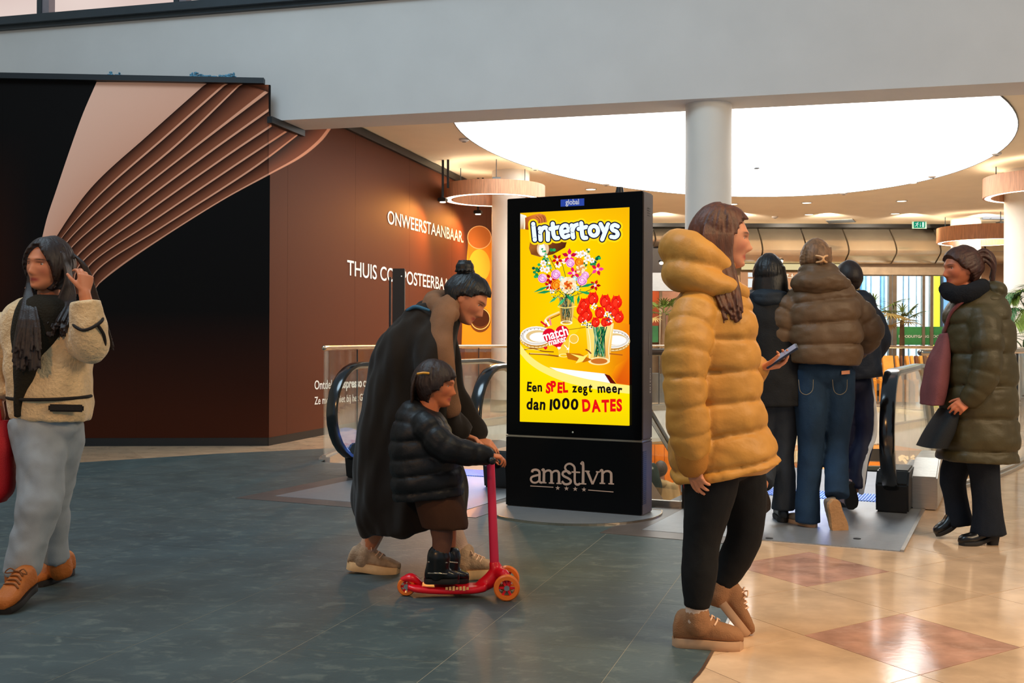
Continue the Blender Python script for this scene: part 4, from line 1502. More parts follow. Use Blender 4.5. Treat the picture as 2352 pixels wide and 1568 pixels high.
# each glyph in units of the x-height (30 px)
glyph([([(.18, .78), (.22, .93), (.42, 1.0), (.62, .93), (.68, .75), (.68, .2), (.74, .05), (.86, .04)], 5.5, 5), ([(.68, .62), (.4, .54), (.16, .42), (.1, .22), (.2, .04), (.4, 0), (.58, .1), (.68, .26)], 5, 4)], 1216, 1107.5, 34, s1)
glyph([([(.0, .95), (.14, .98), (.14, .0)], 4.5, 6.2), serif(.14, 0.02, .17), ([(.14, .74), (.3, .93), (.48, .98), (.6, .88), (.63, .7), (.63, 0)], 4, 6.2), serif(.63, .02, .17), ([(.63, .74), (.78, .93), (.96, .98), (1.08, .88), (1.11, .7), (1.11, 0)], 4, 6.2), serif(1.11, .02, .17)], 1244, 1108.5, 36, s1)
glyph([([(.62, .8), (.5, .95), (.34, 1.0), (.16, .93), (.1, .75), (.2, .6), (.46, .46), (.62, .3), (.58, .1), (.38, 0), (.2, .03), (.06, .22)], 5.2, 5.2)], 1288.5, 1111, 36, s1)
# ligature: loop over s and t
glyph([([(.62, .8), (.45, 1.0), (.3, 1.25), (.42, 1.5), (.7, 1.58), (.96, 1.4), (1.02, 1.1), (1.02, .3), (1.1, .06), (1.26, .02), (1.42, .12)], 4.2, 5.4), ([(.78, .96), (1.42, .96)], 3.4, 3.4)], 1288.5, 1111, 31, s1)
glyph([([(.02, 1.5), (.18, 1.58), (.18, 0)], 4.5, 6.4), serif(.18, .02, .22)], 1333, 1111, 34, s1)
glyph([([(0, .97), (.36, 0)], 6.2, 5.0), ([(.36, 0), (.72, .97)], 4.0, 3.6), serif(.0, .97, .16), serif(.72, .97, .14)], 1349, 1111, 34, s1)
glyph([([(.0, .95), (.16, .98), (.16, .0)], 4.5, 6.2), serif(.16, .02, .19), ([(.16, .72), (.34, .93), (.56, .98), (.72, .88), (.76, .7), (.76, 0)], 4, 6.2), serif(.76, .02, .19)], 1378, 1110, 34, s1)
T.line([(1218, 1115.5), (1271, 1118.6)], 2.0, CB); T.line([(1351, 1125), (1409, 1129.5)], 2.0, CB)
for k in range(4):
    cx, cy = 1281 + 20.1 * k, 1120.4 + 1.15 * k
    p = []
    for i in range(10):
        r_ = 5.8 if i % 2 == 0 else 2.3
        t = -pi / 2 + i * pi / 5
        p.append((cx + r_ * cos(t), cy + r_ * sin(t)))
    T.poly(p, CB)
T.mb.build('wordmark', vcol_mat('copper_print', rough=.5), ki, colors=True, fix=False)
# round floor plate
bp_ = thing('floor_plate', 'low round steel plate under the advertising totem', 'plate', (kc.x, kc.y, 0))
L_, R_ = G(1124, 1182), G(1535, 1182)
pr_c = (KL + KR) / 2 - kn * 0.06; pr = 0.585
dv = [xy(pr_c + Vector((cos(2 * pi * k / 72) * pr, sin(2 * pi * k / 72) * pr, 0))) for k in range(72)]
dv = clip_half(dv, xy(pr_c - kn * 0.24), xy(kn))
MB().add(prism([(p[0], p[1], 0.0) for p in dv], (0, 0, 0.014))).build('plate', M['plate'], bp_)
rimb = MB()
for i in range(len(dv)):
    a, b = Vector((*dv[i], .007)), Vector((*dv[(i + 1) % len(dv)], .007))
    rimb.add(bar(a, b, .008, .018))
rimb.build('rim', M['rail'], bp_)

# ---------------------------------------------------------------- escalators
M['comb'] = mat('comb_plate', c(120, 168, 240), 0.35, 0.3, 0.1)  # blue of the comb lighting is put into the base colour
M['blue_led'] = emit_mat('blue_led', (0.10, 0.25, 1.0), 8.0)
M['step'] = mat('step_metal', c(120, 126, 136), 0.4, 0.8, 0.1)
M['skirt'] = mat('skirt_steel', c(150, 152, 156), 0.35, 0.9, 0.08)
def escalator(u0, v0, v1, lat0, lat1, us, label, box_right):
    """u0 front edge, v0..v1 landing plate, lat0/lat1 handrail lines, us front of the handrails"""
    root = thing('escalator', label, 'escalator', U(u0, (v0 + v1) / 2))
    MB().add(prism([U(u0, v0), U(u0, v1), U(UC - .34, v1), U(UC - .34, v0)], (0, 0, .006))).build('landing_plate', M['plate'], root)
    cmb = MB()
    for k in range(60):
        va = v0 + .12 + (v1 - v0 - .24) * k / 60
        cmb.add(prism([U(UC - .335, va), U(UC - .335, va + .012), U(UC + .06, va + .012), U(UC + .06, va)], (0, 0, .012)))
    cmb.add(prism([U(UC - .335, v0 + .1), U(UC - .335, v1 - .1), U(UC + .05, v1 - .1), U(UC + .05, v0 + .1)], (0, 0, .006)))
    cmb.build('comb_plate', M['comb'], root)
    for s_ in (lat0 + .06, lat1 - .06):
        pth = [U(UC - .5, s_, .05)] + [U(UC - .3 + .12 * k, s_, .05 + .12 * sin(pi * k / 9)) for k in range(10)]
        MB().add(tube(pth, .012, 6, 2)).build('led_strip', M['blue_led'], root)
    lamp('POINT', 'comb_light', U(UC - .1, (lat0 + lat1) / 2, .15), None, 3.5, (.12, .3, 1), .2)
    TA = .577
    def zline(u):
        t = u - (UC + 1.5)
        if t < 0: return 0.0
        if t < 1.0: return -TA * t * t / 2
        return -TA * (t - .5)
    u = UC
    while zline(u) > -4.7:
        z = zline(u + .3)
        MB().add(prism([U(u, lat0 + .12, z - .2), U(u, lat1 - .12, z - .2), U(u + .4, lat1 - .12, z - .2), U(u + .4, lat0 + .12, z - .2)], (0, 0, .2))).build('step', M['step'], root)
        u += .4
    uend = u
    for s_, sg_ in ((lat0, -1), (lat1, 1)):
        cy, cz, r = us + .39, .565, .39
        pth = [(us + .9, .18), (us + .62, .176)]
        for k in range(15):
            t = -pi / 2 - pi * k / 14
            pth.append((cy + r * cos(t) * 1.0, cz + r * sin(t)))
        q = us + .7
        while q < uend + .4:
            pth.append((q, .955 + zline(q)))
            q += .35
        line = [U(a, s_, b) for a, b in pth]
        # rubber belt: rounded C profile
        rings = []
        for i, p in enumerate(line):
            t = (line[min(i + 1, len(line) - 1)] - line[max(i - 1, 0)]).normalized()
            nrm = RD.cross(t).normalized()
            rings.append([tuple(p + RD * a + nrm * b) for a, b in ((-.048, -.012), (-.046, .012), (-.03, .02), (.03, .02), (.046, .012), (.048, -.012), (.03, -.016), (-.03, -.016))])
        MB().add(skin_rings(rings)).build('handrail', M['rubber'], root, smooth=True)
        # steel track under the belt
        rings = []
        for i, p in enumerate(line[4:]):
            i += 4
            t = (line[min(i + 1, len(line) - 1)] - line[max(i - 1, 0)]).normalized()
            nrm = RD.cross(t).normalized()
            rings.append([tuple(p + RD * a + nrm * b) for a, b in ((-.022, -.018), (.022, -.018), (.022, -.034), (-.022, -.034))])
        MB().add(skin_rings(rings)).build('guide_track', M['rail'], root)
        # glass side panels
        q = us + .1
        while q < uend:
            q1 = min(q + 1.5, uend)
            pts_t, pts_b = [], []
            for k in range(9):
                uu = q + .008 + (q1 - q - .016) * k / 8
                zt_ = .925 + zline(uu)
                if uu < us + .39:
                    zt_ = min(zt_, cz + sqrt(max(0, (r - .03) ** 2 - (uu - cy) ** 2)))
                zb_ = .12 + zline(uu)
                if uu < us + .39:
                    zb_ = max(zb_, cz - sqrt(max(0, (r - .03) ** 2 - (uu - cy) ** 2)))
                pts_t.append(U(uu, s_, zt_)); pts_b.append(U(uu, s_, zb_))
            MB().add(prism(pts_b + pts_t[::-1], RD * .01)).build('glass_panel', M['glass'], root)
            q = q1
        # skirt and outer cladding
        sb = MB()
        for k in range(60):
            ua = us + .55 + (uend - us - .55) * k / 60; ub = us + .55 + (uend - us - .55) * (k + 1) / 60
            za, zb_ = zline(ua), zline(ub)
            w_ = .07 * sg_
            sb.add(([U(ua, s_ - w_, za - .55), U(ua, s_ + w_, za - .55), U(ua, s_ + w_, za + .13), U(ua, s_ - w_, za + .13),
                     U(ub, s_ - w_, zb_ - .55), U(ub, s_ + w_, zb_ - .55), U(ub, s_ + w_, zb_ + .13), U(ub, s_ - w_, zb_ + .13)],
                    [(0, 1, 5, 4), (1, 2, 6, 5), (2, 3, 7, 6), (3, 0, 4, 7), (0, 3, 2, 1), (4, 5, 6, 7)]))
        sb.build('skirt', M['skirt'], root)
        # black entry box of the handrail
        bx = MB()
        w = .105
        bx.add(prism([U(us + .42, s_ - w, .006), U(us + .42, s_ + w, .006), U(us + .40, s_ + w, .22), U(us + .5, s_ + w * .8, .3), U(us + .5, s_ - w * .8, .3), U(us + .40, s_ - w, .22)][:0] or [U(us + .36, s_, .006) + RD * -w, U(us + .33, s_, .2) + RD * -w, U(us + .42, s_, .29) + RD * -w, U(us + .8, s_, .29) + RD * -w, U(us + .8, s_, .006) + RD * -w], RD * 2 * w))
        bx.build('entry_box', M['black'], root, bevel=.012)
        cv = MB()
        cv.add(prism([U(us + .62, s_ + sg_ * .1, .006), U(us + .6, s_ + sg_ * .1, .23), U(us + .95, s_ + sg_ * .1, .33), U(us + 1.5, s_ + sg_ * .1, .33), U(us + 1.5, s_ + sg_ * .1, .006)], RD * sg_ * .17))
        cv.build('steel_cover', M['steel'], root, bevel=.01)
        if box_right and sg_ > 0:
            lb = MB().add(box(U(us + .352, s_ + .02, .1), (.1, .006, .03), RD, FD, UP))
            lb.build('sticker', M['letter'], root)
            MB().add(box(U(us + .3505, s_ + .04, .094), (.03, .006, .012), RD, FD, UP)).build('sticker_mark', mat('red_mark', c(190, 30, 30), .5), root)
    return root, zline
dF = lambda p: p.dot(FD)
dR = lambda p: p.dot(RD)
O1 = G(632, 1140); O2a, O2b = G(1473, 1219), G(2067.4, 1266)
nw1 = G(860, 1061)
ESC1, zl1 = escalator(dF(O1), dR(O1), dR(O1) + 1.56, dR(O1) - .02, dR(O1) + 1.27, dF(O1) + .75, 'left escalator going down behind the bending woman and the totem', False)
u2 = (dF(O2a) + dF(O2b)) / 2
ESC2, zl2 = escalator(u2, dR(O2a), dR(O2b), dR(O2b) - 1.44, dR(O2b) - .17, dF(G(2058, 1180)) - .36, 'right escalator with tall black handrail beside the olive coat', True)
# dark stone frame round the landing plates
fr = MB()
for (ua, va, vb) in ((dF(O1), dR(O1), dR(O1) + 1.56), (u2, dR(O2a), dR(O2b))):
    left = va < -4
    fr.add(prism([U(ua - .2, va - .2), U(ua - .2, (vb + .2) if left else va + .7), U(ua, (vb + .2) if left else va + .7), U(ua, va - .2)], (0, 0, .004)))
    fr.add(prism([U(ua, va - .2), U(ua, va - .005), U(UC - .3, va - .005), U(UC - .3, va - .2)], (0, 0, .004)))
    if left:
        fr.add(prism([U(ua, vb + .005), U(ua, vb + .2), U(UC - .4, vb + .2), U(UC - .4, vb + .005)], (0, 0, .004)))
sk(fr.build('trim_17', mat('dark_stone_frame', c(92, 84, 80), 0.35, 0, 0.15, 8), None))
se = MB()
se.add(bar(U(u2, dR(O2b) + .012, .004), U(UC + .4, dR(O2b) + .012, .004), .02, .016))
sk(se.build('trim_18', M['steel'], None))
for (px, py) in ((1767, 1235), (1968, 1237)):
    pass
bolts = MB()
for (px, py) in ((1767, 1236), (1968.5, 1237)):
    p = G(px, py, .006)
    bolts.add(disc_cyl(p, .022, .003, 14))
bolts.build('plate_lock', M['black'], ESC2)

# ---------------------------------------------------------------- glass balustrades
def balustrade(path, label, name='glass_balustrade', h=1.08, panel=1.25, rail_r=.027, clear_first=0.0, posts=False):
    path = [Vector(p) for p in path]
    root = thing(name, label, 'balustrade', (path[0].x, path[0].y, 0))
    L = [0.0]
    for a, b in zip(path[:-1], path[1:]):
        L.append(L[-1] + (b - a).length)
    def at(s):
        for i in range(len(path) - 1):
            if s <= L[i + 1] or i == len(path) - 2:
                t = (s - L[i]) / max(L[i + 1] - L[i], 1e-6)
                return path[i] + (path[i + 1] - path[i]) * min(max(t, 0), 1)
    n = max(1, round(L[-1] / panel))
    for k in range(n):
        a, b = L[-1] * k / n + .008, L[-1] * (k + 1) / n - .008
        pts = [at(a + (b - a) * i / 6) for i in range(7)]
        MB().add(ribbon(pts, [(-.006, .02), (.006, .02), (.006, h - .03), (-.006, h - .03)])).build('glass_panel', M['glass'], root)
        if posts and k:
            MB().add(box(at(L[-1] * k / n) + UP * h / 2, (.012, .03, h))).build('post', M['frame_dark'], root)
    pts = [at(L[-1] * i / max(8, n * 5)) + UP * h for i in range(max(8, n * 5) + 1)]
    MB().add(tube(pts, rail_r, 10, 1)).build('top_rail', M['rail'], root, smooth='all')
    MB().add(ribbon([p - UP * h for p in pts], [(-.02, 0.0), (.02, 0.0), (.02, .045), (-.02, .045)])).build('foot_rail', M['steel'], root)
    return root
rp2 = [p for p in ring_path]
half = len(rp2)
balustrade(rp2, 'long curved glass balustrade with metal rail round the oval floor opening', posts=True)
fa, fb = U(7.16, -3.26), G(1567, 1166)
balustrade([fb + (fa - fb) * 1.0, fb], 'short glass balustrade with thick metal rail behind the totem', panel=2.0)
fc = fb + FD * 1.25
po = balustrade([fb, fc], 'glass balustrade panel beside the right escalator behind the mustard coat', panel=1.3)
MB().add(box(fb + UP * .55 + RD * .02, (.03, .05, 1.1), RD, FD, UP)).build('corner_post', M['frame_dark'], po)

# ---------------------------------------------------------------- wooden ring lights round the columns
def ring_light(cx, cy, d, rpx, hpx, label, yb, rin=.80):
    p = P(cx, cy, d)
    R_ = rpx / FPX * d
    hh = hpx / FPX * d
    o = thing('ring_light', label, 'ceiling light', p, 'wooden ring lights round the columns')
    MB().add(lathe([(R_ - .03, -hh / 2), (R_, -hh / 2), (R_, hh / 2), (R_ - .03, hh / 2)], p, 64)).build('outer_band', M['wood'], o, smooth=True)
    MB().add(lathe([(R_ * rin, -hh / 2), (R_ * rin + .03, -hh / 2), (R_ * rin + .03, hh / 2), (R_ * rin, hh / 2)], p, 64)).build('inner_band', M['wood'], o, smooth=True)
    MB().add(lathe([(R_ * rin + .031, hh / 2 - .03), (R_ - .031, hh / 2 - .03), (R_ - .031, hh / 2 - .01), (R_ * rin + .031, hh / 2 - .01)], p, 64)).build('assumed_up_light', M['led'], o)  # LED strip on top is assumed, added to brighten the ceiling
    MB().add(lathe([(R_ * rin + .031, -hh / 2 + .002), (R_ - .031, -hh / 2 + .002), (R_ - .031, -hh / 2 + .02), (R_ * rin + .031, -hh / 2 + .02)], p, 64)).build('led_strip', M['led'], o)
    for k in range(3):
        t = 2 * pi * k / 3 + .6
        q = p + Vector((cos(t), sin(t), 0)) * (R_ * rin - .05)
        br = MB()
        br.add(box(q + UP * (hh / 2 + .02), (.18, .12, .05), (cos(t), sin(t), 0), (-sin(t), cos(t), 0), UP))
        br.add(bar(q + UP * (hh / 2 + .02), Vector((q.x, q.y, ZC)), .012, .012, up=(1, 0, 0)))
        br.build('hanger', M['frame'], o)
    return o
ring_light(1134.5, 444, 17.0, 117.5, 32, 'pale wooden ring light near the brown hoarding', 0)
ring_light(2404, 428, 16.6, 135, 45, 'big wooden ring light cut by the right frame edge', 0, .84)
ring_light(2256, 540, 23.4, 98, 34, 'reddish wooden ring light behind the right column', 0, .86)
# steel collars under the rings
for pp, rr_, lab in ((P(1171, 425, 17.6), r1, 'steel collar round the left far column above its ring light'),):
    o = MB().add(lathe([(rr_ + .002, -.05), (rr_ + .02, -.05), (rr_ + .02, .05), (rr_ + .002, .05)], Vector((pc1.x, pc1.y, pp.z)), 40)).build('column_collar', M['steel'], None, smooth=True)
    tag(o, lab, 'collar')

# ---------------------------------------------------------------- ceiling fittings
def CH(x, y):
    return G(x, y, ZC)
def downlight(x, y, lab, r=.11):
    p = CH(x, y)
    o = thing('downlight', lab, 'ceiling light', p, 'recessed downlights in the far ceiling')
    MB().add(lathe([(r * .82, -.012), (r, -.012), (r, .002), (r * .82, .002)], p, 20)).build('trim_ring', M['white'], o)
    MB().add(disc_cyl(p - UP * .008, r * .8, .006, 18)).build('bulb', M['down'], o)
for x, y, lab in ((1357, 434, 'recessed downlight just above the totem top left half'), (1683, 468, 'recessed downlight right beside the near column'), (1853, 465, 'recessed downlight below the lowest edge of the oval light'), (1858, 492, 'recessed downlight above the barrel panels left of the vent'), (2093, 419, 'recessed downlight right of the oval light, uppermost of them'), (2071, 461, 'recessed downlight in the middle of the right ceiling'), (2056, 490, 'recessed downlight left of the exit sign'), (1527, 518, 'recessed downlight row right of the totem corner')):
    downlight(x, y, lab)
def detector(x, y, lab, r=.07):
    p = CH(x, y)
    o = thing('smoke_detector', lab, 'detector', p)
    MB().add(lathe([(.001, 0), (r, 0), (r, -.02), (r * .6, -.04), (.001, -.04)], p, 18)).build('body', M['white'], o, smooth=True)
    MB().add(disc_cyl(p - UP * .044, r * .4, .004, 12)).build('sensor_cap', M['frame'], o)
for x, y, lab in ((1066, 319, 'small round ceiling detector left of the oval light'), (1229, 385, 'small round ceiling detector beside the left far column'), (1392, 421, 'small round ceiling detector close to the oval edge above the totem'), (2289, 351, 'small round ceiling detector at the right end of the oval'), (2141, 403, 'small round ceiling detector under the right oval edge'), (1938, 442, 'small round ceiling detector under the lower oval edge'), (1780, 497, 'round cream ceiling detector right of the mustard coat head')):
    detector(x, y, lab)
sp_ = MB().add(disc_cyl(P(1738, 383, 18) * 1.0, .05, .01, 12))
p = CH(1738, 383)
o = thing('sprinkler', 'tiny sprinkler in the middle of the glowing oval', 'sprinkler', p)
MB().add(disc_cyl(p - UP * .03, .045, .012, 14)).build('rose', M['frame'], o)
MB().add(disc_cyl(p - UP * .02, .015, .02, 8)).build('stem', M['frame'], o)
q = [CH(x, y) for x, y in ((1896, 505), (1958, 502), (1966, 509), (1904, 512))]
o = thing('ceiling_vent', 'flat grey vent in the ceiling over the barrel panels', 'vent', q[0])
MB().add(prism([v - UP * .01 for v in q], (0, 0, .012))).build('frame', mat('vent_grey', c(150, 140, 124), .5), o)
for k in range(6):
    t = (k + .5) / 6
    MB().add(bar(q[0] + (q[3] - q[0]) * t - UP * .014, q[1] + (q[2] - q[1]) * t - UP * .014, .012, .008)).build('slat', M['frame'], o)
# exit sign
ed = 24.6
o = thing('exit_sign', 'green and white hanging emergency exit sign with running figure', 'sign', FP(2112, 514, ed))
def eb_(nm, xa, xb, ya, yb, m, off, th=.03, par=o):
    a, b = FP(xa, ya, ed - off), FP(xb, yb, ed - off)
    return MB().add(box(((a.x + b.x) / 2, ed - off + th / 2, (a.z + b.z) / 2), (b.x - a.x, th, a.z - b.z))).build(nm, m, par)
eb_('clear_plate', 2095.5, 2128.5, 504, 525, mat('acrylic', c(150, 190, 176), .2), .0, .02)
eb_('mount', 2094, 2132, 501, 505, M['steel'], .02, .08)
eb_('green_field', 2099, 2125, 508.5, 523, emit_mat('exit_green', c(10, 150, 110), .9), .01, .008)
E_ = Art()
E_.pt = lambda x, y, k: FP(x, y, ed - .014 - .0002 * k)
WHT = c(214, 250, 236)
E_.ell(2108.5, 510.8, 1.2, 1.2, WHT, n=10)
E_.line([(2107.5, 512.5), (2105.5, 516.5)], 2.0, WHT); E_.line([(2107, 513), (2103.5, 512.5), (2102.5, 514)], .9, WHT); E_.line([(2107.5, 513), (2109.5, 515), (2111, 514.5)], .9, WHT)
E_.line([(2105.5, 516.5), (2107.8, 518.5), (2107.2, 521.5)], 1.1, WHT); E_.line([(2105.3, 516.5), (2103.5, 518.8), (2101, 519.3)], 1.1, WHT)
E_.line([(2114, 511), (2114, 520)], .9, WHT); E_.line([(2112.3, 518), (2114, 520.5)], .9, WHT); E_.line([(2115.7, 518), (2114, 520.5)], .9, WHT)
E_.poly([(2118, 510), (2122.5, 510), (2122.5, 521.5), (2118, 521.5)], WHT)
E_.mb.build('pictogram', vcol_mat('exit_white', emission=1.0), o, colors=True, fix=False)
# strip lamps at the ceiling far right
o = thing('strip_light', 'white strip light under the ceiling behind the right column', 'ceiling light', FP(2285, 499, 23.6))
for xa, xb in ((2260, 2274), (2279, 2308)):
    a, b = FP(xa, 496, 23.6), FP(xb, 502, 23.6)
    MB().add(box(((a.x + b.x) / 2, 23.6, (a.z + b.z) / 2), (b.x - a.x, .1, a.z - b.z))).build('tube', emit_mat('cool_tube', c(236, 234, 236), .95), o)
a, b = FP(2256, 494, 23.7), FP(2312, 504, 23.7)
MB().add(box(((a.x + b.x) / 2, 23.75, (a.z + b.z) / 2), (b.x - a.x, .06, a.z - b.z))).build('housing', M['frame'], o)
# dark soffit bits right of the doors with a lamp
slab('trim_19', 2248, 2330, 560, 606, mat('dark_brown_soffit', c(70, 46, 28), .5), out=.12)
slab('trim_20', 2226, 2330, 606, 720, M['brown_panel'], out=.05)
p = FP(2287, 592, YF - .2)
o = thing('spot_lamp', 'small warm lamp under the dark soffit behind the olive coat head', 'lamp', p)
MB().add(ball(p, (.06, .05, .04), 12)).build('bulb', M['down'], o)
MB().add(disc_cyl(p + UP * .03, .07, .03, 16)).build('housing', M['black'], o)
for x, y, lab in ((1519, 604, 'small warm lamp right of the totem under a dark soffit'), (1794, 600, 'small warm lamp between the black haired and brown puffer heads')):
    p = FP(x, y, YF - (.2 if x < 1600 else .4))
    o = thing('spot_lamp', lab, 'lamp', p)
    MB().add(ball(p, (.05, .05, .04), 12)).build('bulb', M['down'], o)
    MB().add(disc_cyl(p + UP * .03, .06, .03, 16)).build('housing', M['black'], o)

# ---------------------------------------------------------------- slatted bench on the far side
bD = 19.9
bz = 0.0
o = thing('slat_bench', 'curved bench of many orange and brown upright wooden slats beyond the opening', 'bench', (FP(2070, 900, bD).x, bD, 0))
prof_ = [(0.0, .44), (0.0, .05), (.06, .05), (.06, .38), (.42, .38), (.52, .62), (.60, .86), (.60, .90), (.52, .91), (.44, .66), (.36, .46), (.06, .46)]
MB()
k = 0
xa = FP(1992, 0, bD).x
xe = FP(2175, 0, bD).x
hue = [c(206, 130, 40), c(226, 150, 56), c(150, 84, 36), c(240, 170, 70), c(120, 70, 40)]
sm = [mat('bench_slat_%d' % i, h_, .4, var=.15, scale=9) for i, h_ in enumerate(hue)]
rr = random.Random(2)
x = xa
while x < xe:
    w_ = .055 if k != 5 else .2
    yy = bD + .25 * ((x - xa) / (xe - xa) - .5) ** 2 * 4
    loop = [Vector((x, yy + a, b)) for a, b in prof_]
    MB().add(prism(loop, (w_, 0, 0))).build('slat', sm[rr.choice([0, 1, 1, 2, 3, 3, 4]) if k != 5 else 1], o, bevel=.006)
    x += w_ + .045
    k += 1
MB().add(box(((xa + xe) / 2, bD + .3, .2), (xe - xa, .04, .1))).build('beam', M['black'], o)

# ---------------------------------------------------------------- plants
M['leaf'] = mat('palm_leaf', c(96, 120, 44), .45, 0, .35, 6)
M['leaf_dry'] = mat('dry_palm_leaf', c(176, 150, 86), .6, 0, .3, 6)
M['leaf_dark'] = mat('dark_leaf', c(40, 88, 44), .4, 0, .35, 6)
M['pot'] = mat('planter_grey', c(96, 92, 88), .6)
def blade(mb, p, d, l, w, droop, n=5):
    """thin folded leaf blade from p along d"""
    d = Vector(d).normalized()
    s = d.cross(UP)
    if s.length < .01: s = Vector((1, 0, 0))
    s.normalize()
    rows = []
    for k in range(n + 1):
        t = k / n
        c_ = p + d * (l * t) - UP * (droop * l * t * t)
        ww = w * (sin(pi * min(1, .12 + t * .88)) ** .7) if k < n else w * .04
        rows.append([c_ - s * ww, c_ + UP * ww * .3, c_ + s * ww, c_ - UP * .002])
    mb.add(skin_rings([[tuple(q) for q in r_] for r_ in rows]))
def fan_palm(p, h, label, seed, n_f=9, s=1.0):
    r_ = random.Random(seed)
    root = thing('potted_palm', label, 'plant', p)
    MB().add(lathe([(.001, 0), (.26, 0), (.32, .55), (.28, .55), (.25, .5), (.001, .5)], p, 24)).build('pot', M['pot'], root, smooth=True)
    MB().add(tube([p + UP * .45, p + UP * (h * .6), p + UP * h], [.07, .06, .045], 8, 3)).build('trunk', mat('palm_trunk', c(110, 84, 56), .8, bump=.6), root, smooth='all')
    for k in range(n_f):
        t = 2 * pi * k / n_f + r_.uniform(-.3, .3)
        el = r_.uniform(-.35, .95)
        d = Vector((cos(t) * cos(el), sin(t) * cos(el), sin(el)))
        q = p + UP * h + d * (.34 * s)
        fb_ = MB()
        fb_.add(tube([p + UP * h, p + UP * h + d * .18 * s, q], .008, 5, 2))
        side = d.cross(UP).normalized(); up2 = side.cross(d)
        for j in range(17):
            a = (j - 8) / 8 * 1.75
            dd = d * cos(a) + side * sin(a) + up2 * .05
            blade(fb_, q, dd, .46 * s * (1 - .25 * abs(a) / 1.75), .016, .22 + .1 * r_.random(), 4)
        fb_.build('frond', M['leaf_dry'] if el < -.05 else M['leaf'], root)
    return root
pp_ = P(2018, 712, 21.5); pp_.z = 0
fan_palm(pp_, P(2030, 715, 21.5).z, 'potted fan palm with spiky fronds behind the brown puffer jacket', 4, 9, .95)
pp_ = P(2072, 730, 22.4); pp_.z = 0
fan_palm(pp_, P(2072, 738, 22.4).z, 'potted fan palm with drooping pale fronds before the glass doors', 8, 9, .8)
pp_ = P(1524, 722, 20.5); pp_.z = 0
fan_palm(pp_, P(1530, 722, 20.5).z, 'potted fan palm peeking out between totem and mustard coat', 12, 8, .7)
# feather palm and monstera at the right edge
pp_ = P(2425, 730, 16.2); pp_.z = 0
root = thing('potted_palm', 'feathery green palm at the right frame edge beside the column', 'plant', pp_)
MB().add(lathe([(.001, 0), (.28, 0), (.34, .6), (.3, .6), (.27, .55), (.001, .55)], pp_, 24)).build('pot', M['pot'], root, smooth=True)
r_ = random.Random(6)
stem = MB()
for k, (tx, ty) in enumerate(((2298, 690), (2322, 682), (2352, 668), (2330, 740), (2420, 640), (2440, 700), (2300, 735))):
    tip = P(tx, ty, 15.9 + r_.uniform(-.3, .3))
    mid = (pp_ + UP * .6) * .35 + tip * .65 + UP * .45
    path = cr([tuple(pp_ + UP * .55), tuple(mid), tuple(tip)], 9)
    fr_ = MB()
    fr_.add(tube([tuple(q) for q in path], .008, 5, 1))
    for j in range(5, len(path)):
        a = Vector(path[j]); dr_ = (Vector(path[j]) - Vector(path[j - 1])).normalized()
        sd_ = dr_.cross(UP).normalized()
        for s_ in (-1, 1):
            for o_ in (0, .5):
                blade(fr_, a - dr_ * .05 * o_, dr_ * .75 + sd_ * s_ - UP * .1, .26, .013, .35, 4)
    fr_.build('frond', M['leaf'] if k % 2 else M['leaf_dark'], root)
pm = P(2392, 790, 15.4); pm.z = 0
root = thing('monstera_plant', 'split leaf plant leaning over the rail at the right edge', 'plant', pm)
MB().add(lathe([(.001, 0), (.24, 0), (.28, .5), (.24, .5), (.22, .45), (.001, .45)], pm, 24)).build('pot', M['pot'], root, smooth=True)
for k, (tx, ty, sz, rot) in enumerate(((2324, 772, .2, .3), (2290, 752, .14, -.4), (2352, 800, .18, 1.0), (2300, 800, .15, .6))):
    tip = P(tx, ty, 15.1)
    lf = MB()
    lf.add(tube([pm + UP * .45, (pm + UP * .45) * .4 + tip * .6 + UP * .12, tip], .008, 5, 3))
    for j in range(11):
        a = -2.2 + 4.4 * j / 10
        dd = Vector((sin(a + rot), -.25, -cos(a + rot) * .9))
        blade(lf, tip, dd, sz * (1.25 - .25 * abs(a) / 2.2), sz * .13, .1, 4)
    lf.build('leaf', M['leaf_dark'], root)

# ---------------------------------------------------------------- lower floor seen through the opening
LW_p = U(22.5, 0); LW_n = -FD
ZL = -4.6
sk(MB().add(prism([U(5, -14), U(5, 8), U(23, 8), U(23, -14)], (0, 0, -.1))).build('floor', mat('lower_floor', c(196, 176, 146), .2), None)).location.z = ZL
sk(MB().add(prism([U(22.6, -14, ZL), U(22.6, 8, ZL), U(22.8, 8, ZL), U(22.8, -14, ZL)], (0, 0, 4.5))).build('wall_lower_back', mat('lower_wall', c(176, 150, 122), .5), None))
sk(MB().add(prism([U(6, 5.5, ZL), U(22.8, 5.5, ZL), U(22.8, 5.7, ZL), U(6, 5.7, ZL)], (0, 0, 4.4))).build('wall_lower_right', mat('lower_wall_r', c(168, 160, 148), .5), None))
sk(MB().add(prism([U(5, -10.2, ZL), U(22.8, -10.2, ZL), U(22.8, -10, ZL), U(5, -10, ZL)], (0, 0, 4.4))).build('wall_lower_left', mat('lower_wall_l', c(170, 140, 110), .5), None))
sf = thing('shop_front', 'orange wooden shop front on the lower floor seen through the glass', 'shop front', U(22.3, -2, ZL))
def low(nm, x0, x1, y0, y1, m, par=sf, out=.0, th=.05):
    pl = LW_p + LW_n * out
    q = [hit(x, y, pl, LW_n) for x, y in ((x0, y1), (x1, y1), (x1, y0), (x0, y0))]
    return MB().add(prism(q, LW_n * th)).build(nm, m, par)
M['orange_wood'] = mat('orange_wood', c(236, 128, 22), .5, 0, .15, 3)
M['brown_stone'] = mat('brown_stone', c(150, 100, 72), .5, 0, .3, 14)
for k, xx in enumerate(range(1440, 1560, 22)):
    low('wood_panel', xx, xx + 20.5, 1020, 1320, M['orange_wood'] if xx < 1536 else M['brown_stone'], out=.02)
